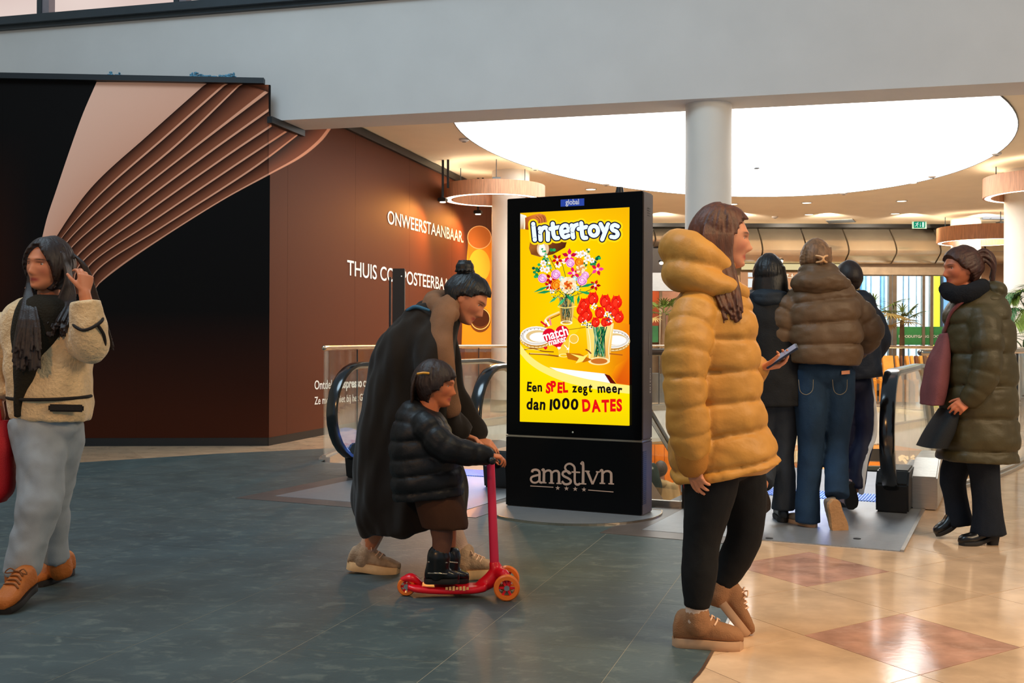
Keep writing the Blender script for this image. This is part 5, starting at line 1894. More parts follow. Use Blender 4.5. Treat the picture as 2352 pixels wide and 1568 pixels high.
low('stone_panel', 1562, 1700, 1000, 1320, M['brown_stone'], out=.02)
low('white_panel', 1720, 1800, 950, 1060, M['white'], out=.02)
low('white_panel', 1801.5, 1850, 950, 1060, M['white'], out=.02)
low('grey_panel', 1990, 2016, 940, 1020, mat('bluish_panel', c(196, 196, 204), .4), out=.02)
low('grey_panel', 2017.5, 2110, 940, 1020, mat('bluish_panel_b', c(190, 192, 200), .4), out=.02)
low('glow_strip', 1800, 2120, 1022, 1034, emit_mat('lower_amber', c(255, 164, 84), 1.1), out=.03)
low('counter_panel', 1986, 2036, 1060, 1074, M['orange_wood'], out=.04)
low('menu_screen', 1996, 2026, 1030, 1058, mat('dark_screen', c(40, 36, 36), .3), out=.05)
low('door_leaf', 1822, 1834, 1064, 1110, mat('rust_door', c(150, 70, 24), .5), out=.03)
M['amber_bulb'] = emit_mat('amber_bulb_glow', (1.0, .62, .26), 2.6)
lt = thing('pendant_cluster', 'cluster of warm glowing lamps on the lower floor right of the black handrail', 'lamp', hit(2080, 1050, U(21, 0), LW_n))
rr = random.Random(4)
for k in range(26):
    p = hit(2066 + rr.uniform(0, 36), 1046 + rr.uniform(0, 16), U(20.5 + rr.uniform(0, 1), 0), LW_n)
    MB().add(ball(p, rr.uniform(.016, .034), 8)).build('bulb', M['amber_bulb'], lt)
ds = thing('direction_sign', 'black hanging direction sign with white arrows below the comb plate', 'sign', hit(2000, 1100, U(17.2, 0), LW_n))
def dsb(nm, x0, x1, y0, y1, m, out, th=.02):
    pl = U(17.2 - out, 0)
    q = [hit(x, y, pl, LW_n) for x, y in ((x0, y1), (x1, y1), (x1, y0), (x0, y0))]
    return MB().add(prism(q, LW_n * -th)).build(nm, m, ds)
dsb('board', 1950, 2080, 1079, 1150, mat('sign_black', c(24, 28, 24), .4), 0, .1)
dsb('top_cap', 1950, 2080, 1071, 1079, mat('sign_cap', c(60, 62, 50), .4), 0.02, .14)
S_ = Art(); S_.pt = lambda x, y, k: hit(x, y, U(17.2 - .01, 0), LW_n)
CW = c(230, 230, 220)
for y, s_ in ((1090.5, 1), (1103.5, -1)):
    S_.line([(2011.5, y), (2019.5, y)], 1.2, CW)
    xt = 2019.5 if s_ > 0 else 2011.5
    S_.line([(xt - 3.4 * s_, y - 3.4), (xt, y), (xt - 3.4 * s_, y + 3.4)], 1.2, CW)
S_.line([(2022.5, 1084), (2022.5, 1108)], .8, CW)
S_.text('En', 2026, 1093, 9, CW, width=9)
S_.mb.build('lettering', vcol_mat('sign_print', rough=.5), ds, colors=True, fix=False)
# toilet pictogram panel
tp = thing('toilet_sign', 'outlined family and wheelchair pictogram on the pale lower wall', 'sign', hit(1810, 1045, LW_p, LW_n))
S_ = Art(); S_.pt = lambda x, y, k: hit(x, y, LW_p + LW_n * .085, LW_n)
GR = c(250, 250, 244)
S_.line([(1798, 1028), (1826, 1028), (1826, 1059), (1798, 1059)], 1.0, GR); S_.line([(1798, 1028), (1798, 1059)], 1.0, GR)
S_.ring(1802, 1035, 2, 2, .4, GR); S_.line([(1799, 1040), (1805, 1040)], 1, GR); S_.line([(1800, 1040), (1800, 1055)], .9, GR); S_.line([(1804, 1040), (1804, 1055)], .9, GR)
S_.ring(1813, 1037, 2.4, 2.4, .4, GR); S_.ring(1812.5, 1050, 5.5, 5.5, .2, GR); S_.line([(1813, 1040), (1812, 1047), (1819, 1048), (1822, 1055)], 1.1, GR)
S_.mb.build('pictogram', vcol_mat('pict_print', rough=.5), tp, colors=True, fix=False)
MB().add(prism([hit(x, y, LW_p + LW_n * .07, LW_n) for x, y in ((1796, 1061), (1828, 1061), (1828, 1026), (1796, 1026))], LW_n * .008)).build('plate', mat('sign_grey', c(170, 160, 150), .5), tp)
lamp('AREA', 'lower_fill_light', U(15, -1.5, -.9), U(15, -1.5, -4), 260, (1, .8, .56), 5)  # unseen area light added to brighten the lower floor
lamp('AREA', 'lower_fill_light', U(19, 2.5, -.9), U(22, 2, -3), 120, (1, .7, .4), 2)  # another added fill, aimed at the right part of the lower back wall
lamp('AREA', 'lower_fill_light', U(19.5, -4.5, -.8), U(22.4, -5, -2.4), 260, (1, .74, .42), 1.5)  # fill light added to brighten the orange shop front panels
# ceiling glow of the mall behind the opening (its downlights)
for u, v, e_ in ((12, 1.6, 60), (17, 2.4, 80), (20, -2, 80), (17, -7.5, 70), (22, -5, 60)):
    p = U(u, v, ZC - .15)
    lamp('SPOT', 'downlight_lamp', p, p - UP * 3, e_ * 2.4, (1, .87, .72), .12, radians(130), .8)
# black portrait post standing by the hoarding
pa = hit(911, 780, Vector((0, 10.4, 0)), Vector((0, -1, 0)))
pz = hit(911, 617, Vector((0, 10.4, 0)), Vector((0, -1, 0))).z
wpx = 28 / FPX * 10.4
po = thing('black_post', 'slim black upright post standing before the slogan wall', 'post', (pa.x, 10.4, 0))
MB().add(box((pa.x + .02, 10.4, pz / 2), (wpx * .98, .09, pz))).build('shaft', M['black'], po, bevel=.004)
MB().add(box((pa.x - .068, 10.43, pz / 2 - .03), (.018, .05, pz - .1))).build('side_frame', M['frame_dark'], po)
MB().add(box((pa.x, 10.4, .015), (.2, .2, .03))).build('foot', M['black'], po)
MB().add(disc_cyl(Vector((pa.x + .05, 10.35, pz - .075)), .007, .006, 10, ax=(Vector((1, 0, 0)), Vector((0, 0, 1)), Vector((0, 1, 0))))).build('screw', M['letter'], po)
# ================================================================ people
def ss(x):
    x = np.clip(x, 0, 1)
    return x * x * (3 - 2 * x)

def basis(fwd, up):
    f = Vector(fwd).normalized()
    r = f.cross(Vector(up)).normalized()
    u = r.cross(f).normalized()
    return r, f, u

def head_grid(n_az, n_el):
    az = np.linspace(-pi, pi, n_az, endpoint=False)
    el = np.linspace(-pi / 2 + .02, pi / 2 - .02, n_el)
    A_, E_ = np.meshgrid(az, el)
    d = np.stack([np.sin(A_) * np.cos(E_), np.cos(A_) * np.cos(E_), np.sin(E_)], -1).reshape(-1, 3)
    fs = []
    for i in range(n_el - 1):
        for k in range(n_az):
            a, b = i * n_az + k, i * n_az + (k + 1) % n_az
            fs.append((a, b, b + n_az, a + n_az))
    fs.append(tuple(range(n_az - 1, -1, -1)))
    fs.append(tuple((n_el - 1) * n_az + k for k in range(n_az)))
    return d, fs, A_.reshape(-1)

def head_base(d):
    p = d * np.array([.0765, .097, .1125])
    t = np.clip(-p[:, 2] / .1125, 0, 1)
    p[:, 0] *= 1 - .30 * t ** 1.6
    back = p[:, 1] < 0
    p[:, 1] = np.where(back, p[:, 1] * (1 - .5 * t), p[:, 1])
    p[:, 1] += .038 * ss((t - .45) / .5) * (d[:, 1] > -.5)
    p[:, 1] += np.where(back & (p[:, 2] > -.02), -.008, 0)
    return p

def head_shape(C0, fwd, up, s=1.0, n_az=110, n_el=84):
    d, fs, _ = head_grid(n_az, n_el)
    p = head_base(d)
    x, y, z = p[:, 0], p[:, 1], p[:, 2]
    f = (y > 0).astype(float)
    g = lambda cx, cz, sx, sz: np.exp(-((x - cx) / sx) ** 2 - ((z - cz) / sz) ** 2) * f
    dy = np.zeros(len(x))
    dy += .021 * g(0, -.034, .0115, .013) + .012 * g(0, -.016, .009, .018)
    dy += .005 * g(.0125, -.040, .007, .007) + .005 * g(-.0125, -.040, .007, .007)
    dy += .006 * g(0, .026, .05, .010)
    for q in (-1, 1):
        dy -= .0105 * g(q * .031, .005, .016, .0075)
        dy += .004 * g(q * .044, -.026, .018, .018)
    dy += .0075 * g(0, -.0585, .017, .0055) + .0085 * g(0, -.070, .015, .006) - .004 * g(0, -.0645, .02, .0022)
    dy -= .004 * g(0, -.081, .02, .006) + 0
    dy += .007 * g(0, -.097, .018, .012)
    p[:, 1] += dy
    r, fw, u = basis(fwd, up)
    B_ = np.array([r, fw, u])
    v = np.array(C0) + (p * s) @ B_
    shapes = [(v.tolist(), fs)]
    for q in (-1, 1):
        cn = Vector(C0) + (r * (q * .0755) + fw * -.004 + u * -.006) * s
        shapes.append(ball(cn, (.008 * s, .019 * s, .032 * s), 10, (r, fw, u)))
    return shapes

def face_paint(C0, fwd, up, s, skin, lip, brow=None):
    r, fw, u = basis(fwd, up)
    B_ = np.array([r, fw, u])
    def fn(co):
        q = (co - np.array(C0)) @ B_.T / s
        out = np.tile(np.array(skin, dtype=np.float32), (len(co), 1))
        x, y, z = q[:, 0], q[:, 1], q[:, 2]
        fr_ = (y > .05)
        def blend(m, col):
            m = np.clip(m, 0, 1)[:, None]
            out[:] = out * (1 - m) + np.array(col) * m
        blend(np.exp(-(x / .024) ** 4 - ((z + .0645) / .0085) ** 4) * fr_, lip)
        if brow is not None:
            for q_ in (-1, 1):
                zc_ = .025 - 6 * (np.abs(x) - .03) ** 2
                blend(np.exp(-((x - q_ * .031) / .020) ** 4 - ((z - zc_) / .0042) ** 2) * fr_, brow)
            for q_ in (-1, 1):
                blend(np.exp(-((x - q_ * .031) / .017) ** 4 - ((z - .013) / .0035) ** 2) * fr_ * .8, brow)
        near = (np.abs(z) < .13) & (np.abs(x) < .1) & (np.abs(y) < .14)
        blend(.35 * near * np.exp(-((np.abs(x) - .045) / .02) ** 2 - ((z + .03) / .022) ** 2) * fr_, lip)
        return out
    return fn

def eyes(C0, fwd, up, s, parent, iris=c(70, 44, 26)):
    r, fw, u = basis(fwd, up)
    for q in (-1, 1):
        cn = Vector(C0) + (r * (q * .031) + fw * .0695 + u * .005) * s
        v, f = ball(cn, .0125 * s, 16, (r, u, fw))
        cols = []
        for p in v:
            k = (Vector(p) - cn).normalized().dot(fw)
            cols.append(c(10, 8, 8) if k > .94 else iris if k > .78 else c(188, 176, 164))
        MB().add((v, f), cols).build('eye', M['eye'], parent, smooth='all', colors=True)

def hair_cap(C0, fwd, up, s, thick=.014, line=None, back=1.5):
    d, fs, az = head_grid(64, 48)
    p = head_base(d)
    zb = np.interp(np.abs(az), line[0], line[1]) if line else np.interp(np.abs(az), [0, .5, .9, 1.15, 1.5, 1.9, pi], [.070, .066, .05, .012, -.02, -.06, -.09])
    m = ss((p[:, 2] - zb) / .018 + .5)
    k = 1 + (back - 1) * ss((np.abs(az) - 1.2) / 1.2)
    off = thick * k * m - .014 * (1 - m)
    q = p + d * off[:, None]
    r, fw, u = basis(fwd, up)
    return ((np.array(C0) + (q * s) @ np.array([r, fw, u])).tolist(), fs)

def hand(wr, dirv, palm, side=1, curl=.5, s=1.0, thumb_in=.3, spread=1.0):
    """closed tubes for a palm, four fingers and a thumb; palm = the way the palm looks"""
    d = Vector(dirv).normalized()
    n = Vector(palm); n = (n - d * n.dot(d)).normalized()
    l = d.cross(n).normalized() * side          # towards the thumb
    wr = Vector(wr)
    out = [loft([(wr - d * .02 * s, l * .026 * s, n * .019 * s), (wr + d * .015 * s, l * .030 * s, n * .018 * s), (wr + d * .05 * s, l * .040 * s, n * .0155 * s), (wr + d * .085 * s, l * .042 * s, n * .0125 * s)], 14, 3)]
    for i, (ln, of) in enumerate(((.072, .0315), (.080, .0105), (.075, -.0105), (.058, -.0315))):
        b = wr + d * (.078 - .006 * abs(i - 1)) * s + l * of * s
        fd_ = (d + l * (of * 2.2 * spread)).normalized()
        pts = [b - fd_ * .012 * s, b]
        a = curl * (.75 + .12 * i)
        cur = b
        for k, fr_ in enumerate((.44, .32, .24)):
            an = a * (.7, 1.7, 2.4)[k]
            dv = fd_ * cos(an) + n * sin(an)
            cur = cur + dv * ln * fr_ * s
            pts.append(cur)
        out.append(tube(pts, [.0092 * s, .0092 * s, .0085 * s, .0078 * s, .0066 * s], 8, 3))
    b = wr + d * .022 * s + l * .026 * s
    td = (l * (.9 - thumb_in) + d * .75 + n * (.25 + thumb_in)).normalized()
    t2 = (td + d * .3 + n * .35 * curl - l * .15).normalized()
    out.append(tube([b - td * .012 * s, b + td * .028 * s, b + td * .05 * s + t2 * .008 * s, b + td * .05 * s + t2 * .036 * s], [.013 * s, .0112 * s, .0095 * s, .0075 * s], 8, 3))
    return out

def limb(a, b, c_, r, n=12):
    return tube([a, a.lerp(b, .5), b, b.lerp(c_, .5), c_], [r[0], (r[0] + r[1]) * .52, r[1], (r[1] * .55 + r[2] * .5), r[2]], n, 3)

def body_core(J, r, sl=1.0, lm=1.0):
    """torso, neck, arms and legs of one figure"""
    shm, hpm = (J['shL'] + J['shR']) / 2, (J['hpL'] + J['hpR']) / 2
    rt = (J['shR'] - J['shL']); sw = rt.length / 2; rt.normalize()
    ax = (shm - hpm).normalized()
    fw = ax.cross(rt).normalized() * -1
    L = (shm - hpm).length
    hr = (J['hpR'] - J['hpL']).normalized()
    rows = [(hpm - ax * .08, hr * .08, fw * .06), (hpm, hr * .115, fw * .08), (hpm + ax * L * .35, rt * .115, fw * .085), (hpm + ax * L * .72, rt * .14, fw * .10), (shm - ax * .03, rt * (sw * .85), fw * .075), (shm + ax * .03, rt * .06, fw * .05)]
    sh = [loft([(p, a * sl, b * sl) for p, a, b in rows], 20, 3)]
    sh.append(tube([shm - ax * .02, J['neck'], J['chin']], [.058, .05, .05], 14, 3))
    for q in 'LR':
        sh.append(tube([shm + (J['sh' + q] - shm) * .4, J['sh' + q]], [.05 * lm, .048 * lm], 10, 2))
        sh.append(limb(J['sh' + q], J['el' + q], J['wr' + q], (.045 * lm, .036 * lm, .025 * lm)))
        sh.append(limb(J['hp' + q], J['kn' + q], J['an' + q], (.075 * lm, .05 * lm, .033 * lm)))
        dn = (J['an' + q] - J['kn' + q]).normalized(); ft = J['ft' + q].normalized()
        sh.append(tube([J['an' + q], J['an' + q] + dn * .012], [.03 * lm, .028 * lm], 10, 3))
    return sh

M['skin'] = vcol_mat('skin', rough=.5, sss=.12, spec=.35)
M['eye'] = vcol_mat('eye_gloss', rough=.12, spec=.6)
SKIN, LIP = c(206, 138, 102), c(160, 66, 56)
def hair_mat(nm, col, rough=.5):
    return mat(nm, col, rough, 0, .4, 60, .2, 240, (1, 1, .08), spec=.4)
def cloth(nm, col, rough=.85, bump=.25, bs=240, var=.12, sheen=.0, scale=8):
    return mat(nm, col, rough, 0, var, scale, bump, bs, spec=.3, sheen=sheen)

def finish_head(root, hc, fwd, up, s, shapes, skin=SKIN, voxel=.0052, brow=c(30, 18, 12), lip=LIP, with_eyes=True):
    hs = head_shape(hc, fwd, up, s)
    b = fuse(shapes + hs, 'body', M['skin'], root, voxel, 2, None, face_paint(hc, fwd, up, s, skin, lip, brow))
    if with_eyes:
        eyes(hc, fwd, up, s, b)
    return b

def shoe(root, heel, toe, up, ht, m_up, m_sole, m_lace=None, w=.047, sole=.026, shaft=None, name='shoe', heelblock=0.0, lace=True):
    """heel, toe = ends of the sole's underside; up = foot's own up; ht = height of the opening"""
    heel, toe = Vector(heel), Vector(toe)
    d = toe - heel; L = d.length; d.normalize()
    u = Vector(up); u = (u - d * u.dot(d)).normalized()
    s = d.cross(u).normalized()
    prof = [(-.005, .60, .55), (.06, .74, .92), (.2, .78, 1.0), (.36, .82, 1.0), (.5, .9, .84), (.66, 1.0, .68), (.82, .98, .60), (.93, .78, .52), (1.0, .42, .36)]
    rows = []
    for t, a, b in prof:
        hh = max(.02, ht * b - sole) / 2
        rows.append((heel + d * (L * t) + u * (sole + hh + heelblock * max(0, 1 - t * 1.7)), s * (w * a), u * (hh + .004)))
    sh = [loft(rows, 18, 3, None, 2.6)]
    if shaft:
        for a, b, r_ in shaft:
            sh.append(tube([a, b], r_, 14, 4))
    o = fuse(sh, name, m_up, root, .008, 2, (.0015, 40, 1))
    n = 26
    pts = []
    for k in range(n):
        t = 2 * pi * k / n
        tt = .5 - .5 * cos(t)
        ww = np.interp(tt, [0, .04, .12, .36, .66, .84, .95, 1.0], [.0, .55, .78, .80, 1.05, 1.0, .72, 0.0]) * w * 1.04
        pts.append((tt * L * 1.015 - .004, ww * (1 if k < n / 2 else -1)))
    rings = []
    for z, sc in ((0.0, .94), (.004, 1.0), (sole * .7, 1.03), (sole + .006, .98)):
        rings.append([tuple(heel + d * a + s * (b * sc) + u * (z + heelblock * max(0, 1 - a / L * 1.7) * (1 if z > .003 or heelblock == 0 else 1))) for a, b in pts])
    so = MB().add(skin_rings(rings)).build('sole', m_sole, o, smooth=True)
    if heelblock:
        MB().add(loft([(heel + d * .03, d * .026, s * .026), (heel + d * .03 + u * (heelblock + .01), d * .034, s * .034)], 14, 2, None, 4)).build('heel', m_sole, o, smooth=True)
    if lace and m_lace:
        lb = MB()
        for k in range(4):
            t = .40 + .075 * k
            hgt = np.interp(t, [.36, .5, .66, .82], [1.0, .84, .68, .60]) * ht + .008
            p = heel + d * (L * t) + u * hgt
            ww = w * (.55 + .3 * (t - .4) / .3)
            lb.add(tube([p - s * ww - u * .012 + d * .01, p - s * ww * .4, p + s * ww * .4, p + s * ww - u * .012 - d * .01], .0036, 6, 3))
        p = heel + d * (L * .40) + u * (ht * .98)
        for q in (-1, 1):
            lb.add(tube([p, p + s * q * .03 + u * .018, p + s * q * .05 + d * .01, p + s * q * .012], .003, 6, 3))
        lb.build('laces', m_lace, o, smooth='all')
    return o

def locks(paths, r=.011, n=6, flat=.55, m=4):
    r = r * .62
    return [tube(p, [r * .75, r, r * .95, r * .62] if len(p) == 4 else [r * (.6 + .4 * sin(pi * min(1, .25 + i / len(p)))) if i < len(p) - 1 else r * .6 for i in range(len(p))], n, m, flat) for p in paths]

LINE0 = ([0, .5, .9, 1.15, 1.5, 1.9, pi], [.070, .066, .05, .012, -.02, -.06, -.09])
def scalp(C0, fwd, up, s, pole, n, line=None, thick=.016, r=.0052, a0=.12, back=1.5, amax=2.5, seed=1, jit=.006):
    """strands combed over the scalp along great circles from a pole (parting or tie) to the hairline"""
    line = line or LINE0
    rr_ = random.Random(seed)
    R_, F_, U_ = basis(fwd, up)
    B_ = np.array([R_, F_, U_])
    p0 = np.array(pole, float); p0 /= np.linalg.norm(p0)
    e1_ = np.cross(p0, [1, 0, 0] if abs(p0[0]) < .8 else [0, 1, 0]); e1_ /= np.linalg.norm(e1_)
    e2_ = np.cross(p0, e1_)
    out = []
    for i in range(n):
        t = 2 * pi * (i + rr_.random() * .6) / n
        side = e1_ * cos(t) + e2_ * sin(t)
        pts = []
        for k in range(14):
            an = a0 + (amax - a0) * k / 13
            d = (p0 * cos(an) + side * sin(an))[None, :]
            b = head_base(d.copy())[0]
            az = abs(atan2(d[0][0], d[0][1]))
            if b[2] < np.interp(az, line[0], line[1]) - .004 and k > 1:
                break
            kk = 1 + (back - 1) * min(1, max(0, (az - 1.2) / 1.2))
            q = b + d[0] * (thick * kk + rr_.uniform(-.2, 1) * jit * .5)
            pts.append(Vector(np.array(C0) + (q * s) @ B_))
        if len(pts) >= 3:
            out.append(tube(pts, [r * s * (.7 if j in (0, len(pts) - 1) else 1) for j in range(len(pts))], 6, 2, .8))
    return out

class Fig:
    def __init__(s, D):
        s.D = D
    def __call__(s, x, y, dd=0.0):
        return P(x, y, s.D + dd)
    def m(s, px):
        return px / FPX * s.D
X_, Y_, Z_ = Vector((1, 0, 0)), Vector((0, 1, 0)), Vector((0, 0, 1))

def side_loft(Q, rows, dd=0.0, quilt=None, n=30, m=6, ex=2.4, tw=0.0):
    """rows: (cx, cy, half px in the picture plane, half depth m [, tilt]) -> loft with sections square to the run"""
    out = []
    pts = [Q(r[0], r[1], dd) for r in rows]
    for i, r in enumerate(rows):
        t = pts[min(i + 1, len(pts) - 1)] - pts[max(i - 1, 0)]
        t.normalize()
        a = t.cross(Y_); a.normalize()
        if len(r) > 4:
            a = Matrix.Rotation(r[4], 3, 'Y') @ a
        b = Y_.copy()
        if tw:
            b = Matrix.Rotation(tw, 3, 'Z') @ b
        out.append((pts[i], a * Q.m(r[2]), b * r[3]))
    return loft(out, n, m, quilt, ex)

# ---------------------------------------------------------------- woman in mustard puffer coat
Q = Fig(4.1)
w4 = thing('person', 'woman in long mustard puffer coat and black leggings walking right with a phone', 'person', G(1625, 1490))
hc, fwd, up = Q(1659, 549, 0), (1, -.10, -.06), (.05, 0, 1)
NEAR, FAR = -.17, .17
J = dict(shR=Q(1612, 700, -.16), shL=Q(1650, 700, .17), elR=Q(1575, 880, -.2), elL=Q(1690, 895, .2), wrR=Q(1592, 1058, -.2), wrL=Q(1742, 842, .08),
         hpR=Q(1640, 1020, -.085), hpL=Q(1660, 1020, .085), knR=Q(1613, 1240, -.09), knL=Q(1712, 1215, .09), anR=Q(1602, 1428, -.1), anL=Q(1652, 1345, .1),
         neck=Q(1638, 655, 0), chin=Q(1650, 590, 0), ftR=X_ * 1.0, ftL=Vector((.7, 0, -.7)))
sh = body_core(J, None)
sh += hand(J['wrR'] + Vector((0, 0, .01)), (.12, -.1, -1), (.9, .5, 0), -1, .45, .95)
hd_, pn_ = (.92, -.15, .12), (-.1, -.2, 1)
sh += hand(J['wrL'], hd_, pn_, 1, .75, .95, .4)
finish_head(w4, hc, fwd, up, 1.0, sh, SKIN)
M['mustard'] = cloth('mustard_nylon', c(190, 134, 58), .48, .12, 90, .12)
body_rows = [(1655, 640, 48, .085), (1645, 672, 72, .15), (1638, 720, 94, .205), (1637, 800, 101, .215), (1640, 900, 105, .215), (1646, 980, 112, .22), (1658, 1040, 122, .23), (1663, 1074, 126, .234), (1665, 1080, 118, .22), (1665, 1083, 90, .17)]
sh = [side_loft(Q, body_rows, 0, (.118, .12), 40, 14)]
sh.append(tube([Q(1600, 700, -.15), Q(1578, 790, -.215), Q(1573, 890, -.24), Q(1582, 980, -.235), Q(1590, 1052, -.215)], [.082, .088, .08, .076, .062], 20, 14, quilt=(.098, .14)))
sh.append(tube([Q(1660, 705, .16), Q(1690, 800, .22), Q(1698, 888, .2), Q(1722, 858, .13), Q(1738, 845, .09)], [.08, .08, .075, .065, .055], 18, 10, quilt=(.1, .13)))
ct = fuse(sh, 'coat', M['mustard'], w4, .0082, 2, (.007, 9, 1.6))
sh = [tube([Q(1668, 612, -.10), Q(1606, 584, -.135), Q(1566, 572, -.06), Q(1566, 572, .06), Q(1606, 584, .135), Q(1668, 612, .10)], [.035, .066, .078, .078, .066, .035], 16, 5),
      tube([Q(1702, 672, -.10), Q(1640, 652, -.16), Q(1574, 632, -.13), Q(1560, 626, 0), Q(1574, 632, .13), Q(1640, 652, .16), Q(1702, 672, .10)], [.036, .052, .066, .07, .066, .052, .036], 16, 5), ball(Q(1600, 622, 0), (.1, .12, .07), 18)]
fuse(sh, 'hood', M['mustard'], ct, .009, 3, (.006, 11, 1))
cf = MB().add(tube([Q(1588, 1040, -.218), Q(1590, 1062, -.212)], [.062, .058], 18, 3))
cf.build('cuff', cloth('mustard_knit', c(170, 112, 44)), ct, smooth='all')
M['leggings'] = cloth('black_leggings', c(9, 9, 10), .8, .1)
sh = [tube([Q(1640, 1030, -.08), Q(1632, 1120, -.09), Q(1612, 1240, -.09), Q(1606, 1320, -.095), Q(1601, 1396, -.1)], [.108, .1, .072, .068, .048], 18, 5, cap=False),
      tube([Q(1680, 1030, .08), Q(1704, 1120, .09), Q(1712, 1215, .09), Q(1690, 1280, .1), Q(1654, 1345, .1)], [.108, .098, .072, .066, .047], 18, 5, cap=False),
      ball(Q(1660, 1040, 0), (.14, .17, .12), 18)]
fuse(sh, 'leggings', M['leggings'], w4, .010, 2, (.002, 20, 1))
M['sock'] = cloth('sock_knit', c(206, 180, 160), .9, .4, 300)
for a, b, nm in ((Q(1601, 1388, -.1), Q(1600, 1425, -.1), 'sock'), (Q(1656, 1338, .1), Q(1646, 1362, .1), 'sock')):
    MB().add(tube([a, b], [.042, .042], 14, 3)).build(nm, M['sock'], w4, smooth='all')
M['tan_suede'] = cloth('tan_suede', c(150, 106, 72), .85, .3, 200)
M['sole_brown'] = mat('brown_sole', c(190, 150, 116), .7)
M['sole_dark'] = mat('dark_sole', c(26, 22, 20), .7)
M['lace_pale'] = cloth('pale_lace', c(230, 190, 160), .9)
h_, t_ = G(1546, 1482), G(1708, 1490)
shoe(w4, h_, t_, Z_, .138, M['tan_suede'], M['sole_brown'], M['lace_pale'], .05, .03, [(Q(1602, 1436, -.1), Q(1602, 1408, -.1), [.044, .046])])
h2 = Q(1620, 1352, .1)
shoe(w4, h2, h2 + Vector((.62, .0, -.78)).normalized() * .25, (.78, 0, .62), .11, M['tan_suede'], M['sole_brown'], M['lace_pale'], .048, .028, [(Q(1648, 1368, .1), Q(1655, 1346, .1), [.05, .05])])
M['hair_brown'] = hair_mat('brown_hair', c(80, 42, 22))
line = ([0, .5, .9, 1.1, 1.3, 1.9, pi], [.072, .068, .05, .03, -.02, -.09, -.1])
hs = [hair_cap(hc, fwd, up, 1.0, .017, line, 1.5)]
r_ = random.Random(31)
for k in range(120):
    t = k / 119
    sx = 1618 + 68 * t + r_.uniform(-4, 4)
    ex_ = 1660 + 42 * t + r_.uniform(-6, 6)
    for q in (-1,):
        hs += [tube([Q(sx + 8 - 14 * t, 500 + 14 * abs(t - .45), -.062), Q(sx + 2 - 6 * t, 540, -.098), Q(sx + 2 - 8 * t, 590, -.112), Q(1634 + 62 * t, 655, -.14 - .02 * r_.random()), Q(ex_, 700 + r_.uniform(0, 42), -.185 - .03 * r_.random())], [.006, .0075, .008, .0075, .005], 6, 4, .7)]
for k in range(30):
    t = k / 29
    hs += locks([[Q(1618 + 60 * t, 520, .06), Q(1612 + 50 * t, 600, .09), Q(1620 + 50 * t, 660, .10), Q(1640 + 40 * t, 690 + r_.uniform(0, 20), .1)]], .014)
hs += scalp(hc, fwd, up, 1.0, (0.05, .05, 1), 90, line=line, thick=.017)
fuse(hs, 'hair', M['hair_brown'], w4, .0036, 1)
# phone
ph_c = Q(1795, 818, .045)
ph = thing('phone', 'dark smartphone held in the hand of the mustard coat woman', 'phone', ph_c)
pd = (Vector((.75, -.25, .55))).normalized(); ps = Vector((.15, 1, .25)); ps = (ps - pd * ps.dot(pd)).normalized(); pn = pd.cross(ps)
MB().add(box(ph_c, (.145, .07, .008), pd, ps, pn)).build('case', mat('phone_case', c(46, 48, 62), .3), ph, bevel=.003)
MB().add(box(ph_c + pn * (.0045 if pn.z > 0 else -.0045), (.132, .062, .001), pd, ps, pn)).build('screen', mat('phone_screen', c(120, 130, 160), .1, emit=c(90, 104, 150), es=.25), ph)
# red tote behind the coat
bg = thing('shopping_bag', 'red shopping bag mostly hidden behind the mustard coat hem', 'bag', Q(1640, 1140, .3))
bm_ = cloth('red_canvas', c(170, 12, 16), .7)
MB().add(loft([(Q(1606, 1142, .28), X_ * .052, Y_ * .05), (Q(1604, 1110, .28), X_ * .06, Y_ * .055), (Q(1606, 1060, .28), X_ * .062, Y_ * .05), (Q(1612, 990, .28), X_ * .06, Y_ * .03)], 22, 4, None, 4)).build('bag_body', bm_, bg, smooth=True)
MB().add(tube([Q(1600, 992, .28), Q(1606, 930, .27), Q(1640, 915, .26), Q(1632, 992, .28)], .008, 8, 5)).build('handle', bm_, bg, smooth='all')

# ---------------------------------------------------------------- woman with cream shearling jacket (left)
Q = Fig(4.8)
w1 = thing('person', 'dark haired woman in cream shearling jacket and pale jeans touching her hair', 'person', G(95, 1375))
hc, fwd, up = Q(110, 611, 0), (-.30, -.95, .0), (.06, 0, 1)
J = dict(shR=Q(40, 738, .02), shL=Q(172, 728, .02), elR=Q(-25, 850, .06), elL=Q(216, 792, -.12), wrR=Q(0, 955, .0), wrL=Q(194, 672, -.16),
         hpR=Q(92, 975, 0), hpL=Q(140, 975, .05), knR=Q(92, 1150, -.1), knL=Q(122, 1150, .12), anR=Q(42, 1325, -.12), anL=Q(128, 1282, .2),
         neck=Q(112, 700, .03), chin=Q(112, 655, .03), ftR=Vector((-.35, -.8, 0)), ftL=Vector((-.8, -.6, 0)))
sh = body_core(J, None)
sh += hand(J['wrL'], (.02, .12, 1), (-.75, .55, -.1), 1, .95, .92, .2)
sh += hand(J['wrR'], (.05, -.1, -1), (.9, .1, 0), 1, .8, .92)
finish_head(w1, hc, fwd, up, 1.0, sh, c(202, 128, 90), .005, c(18, 10, 8), c(140, 50, 44))
M['shearling'] = cloth('cream_shearling', c(222, 188, 140), .95, .9, 70, .14, .3, 14)
M['jtrim'] = cloth('dark_trim', c(34, 28, 24), .8)
rows = [(104, 690, 50, .085), (100, 715, 84, .13), (104, 760, 92, .15), (112, 830, 92, .155), (117, 900, 90, .155), (119, 945, 86, .15), (118, 962, 82, .145)]
sh = [side_loft(Q, rows, .02, None, 32, 6, 2.6)]
